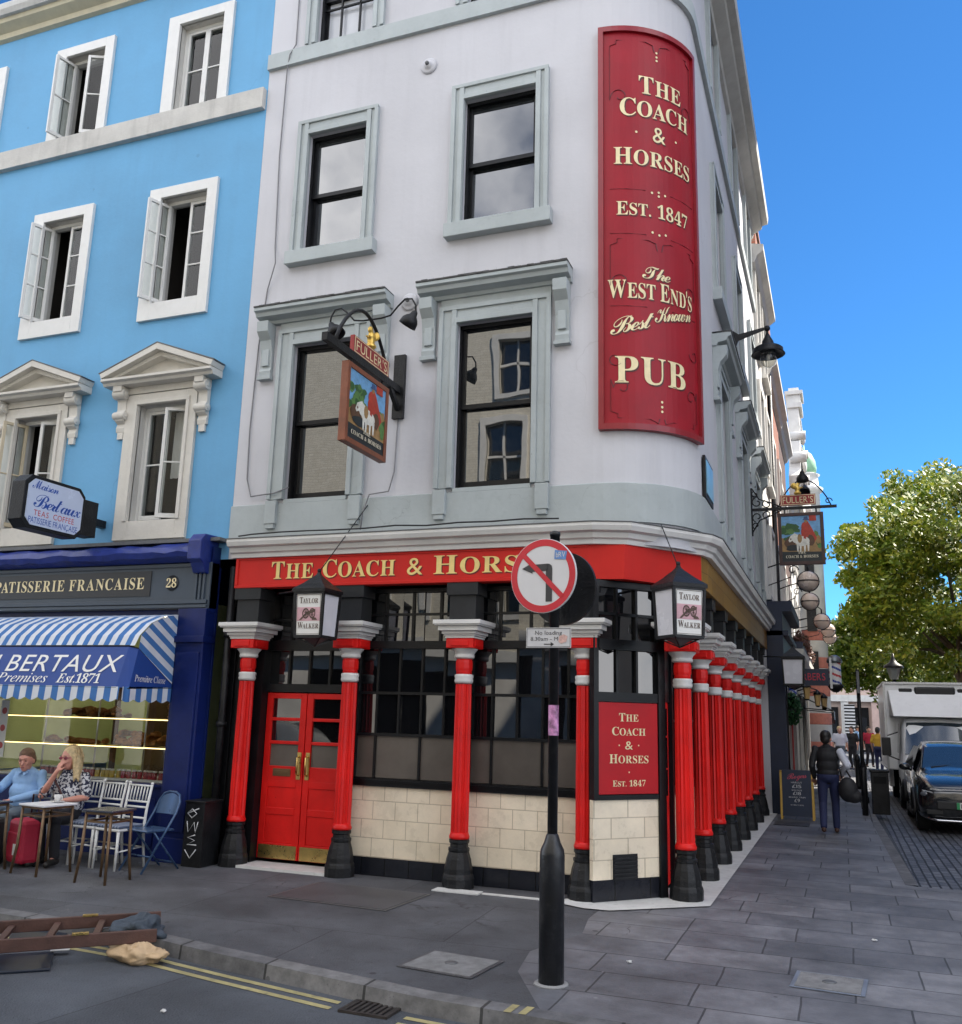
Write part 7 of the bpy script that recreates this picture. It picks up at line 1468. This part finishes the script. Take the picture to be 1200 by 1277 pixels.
for k, (x, y, z) in enumerate(((-.78, 25, 2.56), (-.56, 26.2, 2.42), (-.42, 27.4, 2.36))):
    t = thing('wall_lantern', (x, y, z), ('amber wall lantern nearest to the striped pole under the projecting sign', 'amber wall lantern in the middle of the black shopfront lights', 'amber wall lantern farthest along, above the dark awning')[k], 'lantern', 'amber lanterns on the black shopfront')
    MB().lathe([(.06, -.16), (.09, .12)], (x, y, z), 6, smooth=False).build('glass', mat('amber_glass', (.55, .36, .14), .3), t); MB().lathe([(.12, .12), (.06, .2), (.02, .24)], (x, y, z), 8).lathe([(.03, -.2), (.07, -.16)], (x, y, z), 8).tube([(x, y, z+.24), (x-.2, y, z+.3), (-1.08, y, z+.2)], .014).build('bracket', blk2, t)
# end of the street
eb = thing('end_building', (2, 72, 0), 'pale pink terrace with white cornice and a red shopfront closing the end of the street', 'terrace')
MB().box(-9, 16, 72, 80, 0, 9).build('wall', mat('pink_render', (.55, .42, .36), .8, var=.08), eb); MB().box(-9, 16, 71.6, 72, 3.3, 3.75).box(-9, 16, 71.8, 72, 6.6, 6.8).build('cornice', whites, eb)
for i in range(10):
    x = -6+i*2.0; MB().box(x, x+.5, 71.7, 72, 0, 3.3).build('pilaster', whites if i % 2 else mat('pink_pilaster', (.55, .40, .35), .7), eb)
    w = MB().box(x+.6, x+1.8, 71.85, 72, .4, 2.9).build('shop_window', blk if i != 4 else mat('shop_red2', (.42, .02, .02), .4), eb); MB().box(x+.75, x+1.65, 71.83, 71.85, .9, 2.2).build('pane', dglass, w)
    w = MB().box(x+.5, x+1.6, 71.85, 72, 4.2, 6.2).build('window', whites, eb); MB().box(x+.6, x+1.5, 71.83, 71.85, 4.3, 6.1).build('pane', dglass, w)
MB().box(.2, .9, 71.5, 71.7, .3, 3.1).build('striped_banner', stripe_mat('banner_stripes', (.6, .6, .6), (.02, .02, .02), 'Z', .22), eb)
# ================================================================== TREES
bark = mat('plane_bark', (.10, .08, .055), .85, var=.4, scale=4, bump=.5, bscale=12)
def tree(loc, label, h, cc, cr, nc, per, ls, lm, seed):
    random.seed(seed); t = thing('plane_tree', loc, label, 'tree', 'trees at the end of the street'); L = Vector(loc); cc = Vector(cc); tr_ = MB()
    top = L+Vector((.3, .2, h*.42)); tr_.tube([L, L+Vector((.05, 0, h*.12)), L.lerp(top, .6), top], [.34, .26, .22, .19], 12); ctr = []
    for i in range(nc):
        d = Vector((random.gauss(0, 1), random.gauss(0, 1), random.gauss(0, .9))).normalized(); k = random.uniform(.35, 1.0)**.6
        bump = 1+.16*sin(5*d.x+seed)+.14*sin(7*d.z+3*d.y)
        ctr.append(cc+Vector((d.x*cr[0], d.y*cr[1], d.z*cr[2]))*k*bump*.92)
    for i in range(26):
        e = random.choice(ctr); a = L.lerp(top, random.uniform(.55, 1)); m1 = a.lerp(e, .35)+Vector((0, 0, .4)); m2 = a.lerp(e, .7)+Vector((random.uniform(-.3, .3), random.uniform(-.3, .3), .3)); tr_.tube([a, m1, m2, e], [.11, .075, .045, .015], 7)
    tr_.build('trunk', bark, t)
    m = MB()
    for c in ctr:
        r = random.uniform(.45, .95); leaves(m, c, (r, r, r*.7), per, ls, .25)
    m.build('crown', lm, t, recalc=False); return t
lm1 = leaf_mat('plane_leaves', (.085, .15, .012), (.19, .255, .022), (.36, .36, .04)); lm2 = leaf_mat('plane_leaves_dark', (.06, .115, .012), (.13, .19, .02), (.25, .27, .03))
tree((4.75, 45, 0), 'large plane tree with yellow-green crown rising behind the white truck', 13.5, (5.2, 45.5, 8.6), (6.1, 5.2, 5.0), 600, 105, .22, lm1, 3)
tree((2.6, 58, 0), 'darker plane tree farther back, left of the large one', 10.5, (2.9, 58, 6.2), (4.4, 4, 3.6), 240, 90, .25, lm2, 8)
random.seed(21)
# ================================================================== BUILDINGS BEHIND AND BESIDE THE CAMERA (seen in the window reflections, casting the street's shade)
stock = brick_mat('stock_brick', (.58, .54, .45), (.64, .60, .51), (.52, .49, .42), .23, .078, .01, 'XZ', rough=.85, bump=.4, var=.12)
ob = thing('brick_terrace', (-6, -4.2, 0), 'pale brick terrace across the road, seen in the pub windows', 'terrace')
PO = lambda u, d, z: (u, -4.2-d, z); H_ = []
for i in range(9):
    for z, hh in ((4.7, 2.1), (8.0, 1.9), (11.0, 1.6)): H_.append((-28.6+i*3.9, -27.5+i*3.9, z, z+hh))
m = MB(); grid_wall(m, PO, -30, 8, 3.6, 14.2, H_, .2); m.quad((8, -4.2, 0), (8, -14, 0), (8, -14, 14.2), (8, -4.2, 14.2)); m.quad((-30, -4.2, 14.2), (8, -4.2, 14.2), (8, -14, 14.2), (-30, -14, 14.2)); m.build('wall', stock, ob, recalc=False)
MB().box(-30, 8, -4.5, -4.19, 0, 3.6).build('shopfronts', mat('far_shop_paint', (.72, .69, .64), .5, var=.3, scale=.5), ob); MB().box(-30, 8, -4.19, -3.9, 3.4, 3.7).box(-30, 8, -4.19, -4.0, 14.0, 14.3).build('cornice', whites, ob)
m = MB(); g = MB()
for a, b, c, d in H_:
    for q in ((a-.16, a, c-.15, d+.2), (b, b+.16, c-.15, d+.2), (a, b, d, d+.2), (a, b, c-.15, c)): m.boxP(PO, q[0], q[1], -.08, .05, q[2], q[3])
    m.boxP(PO, a, b, .1, .15, (c+d)/2-.04, (c+d)/2+.04); m.boxP(PO, (a+b)/2-.03, (a+b)/2+.03, .1, .15, c, d); g.quad(PO(a, .16, c), PO(b, .16, c), PO(b, .16, d), PO(a, .16, d))
o = m.build('windows', whites, ob); o['kind'] = 'stuff'; o2 = g.build('panes', dglass, o, recalc=False); o2['kind'] = 'stuff'
m = MB()
for i in range(12): m.box(-29+i*2.9, -27.2+i*2.9, -4.3, -4.19, .5, 3.0)
m.build('shop_windows', dglass, ob)['kind'] = 'stuff'
for x in (-8.6, -15, -2): MB().box(x, x+1.1, -6.5, -5.6, 14.2, 17.2).box(x-.1, x+1.2, -6.6, -5.5, 17.2, 17.4).build('chimney', stock, ob)
for y0, y1, h, lab in ((9.7, 24.5, 25.3, 'tall grey corner block across the side street, out of frame, shading the pub'), (24.52, 36, 18.3, 'lower brick block across the side street next to the tall one, out of frame')):
    t = thing('corner_block', (12, y0, 0), lab, 'building'); PR = lambda u, d, z: (7.0+d, u, z); H_ = []
    n = int((y1-y0)/2.6)
    for i in range(n):
        for z in [4.6+3.1*k for k in range(int((h-6)/3.1)+1)]: H_.append((y0+.9+i*2.6, y0+2.1+i*2.6, z, z+1.8))
    m = MB(); grid_wall(m, PR, y0, y1, 0, h, H_, .2); m.quad((7, y0, 0), (18, y0, 0), (18, y0, h), (7, y0, h)); m.quad((7, y1, 0), (18, y1, 0), (18, y1, h), (7, y1, h)); m.quad((7, y0, h), (18, y0, h), (18, y1, h), (7, y1, h)); m.quad((18, y0, 0), (18, y1, 0), (18, y1, h), (18, y0, h)); m.build('wall', mat('block_grey_render', (.46, .45, .44), .8, var=.08) if y0 < 20 else redbrick, t, recalc=False)
    m = MB(); g = MB()
    for a, b, c, d in H_:
        for q in ((a, a+.07, c, d), (b-.07, b, c, d), (a, b, d-.07, d), (a, b, c, c+.07), (a, b, (c+d)/2-.03, (c+d)/2+.03)): m.boxP(PR, q[0], q[1], .1, .15, q[2], q[3])
        g.quad(PR(a, .16, c), PR(b, .16, c), PR(b, .16, d), PR(a, .16, d))
    o = m.build('windows', whites, t); o['kind'] = 'stuff'; o2 = g.build('panes', dglass, o, recalc=False); o2['kind'] = 'stuff'
    MB().sweep([(7.0, y1), (7.0, y0)], [(.001, h-.5), (.12, h-.4), (.25, h-.2), (.25, h), (.001, h+.02)]).build('cornice', whites, t)
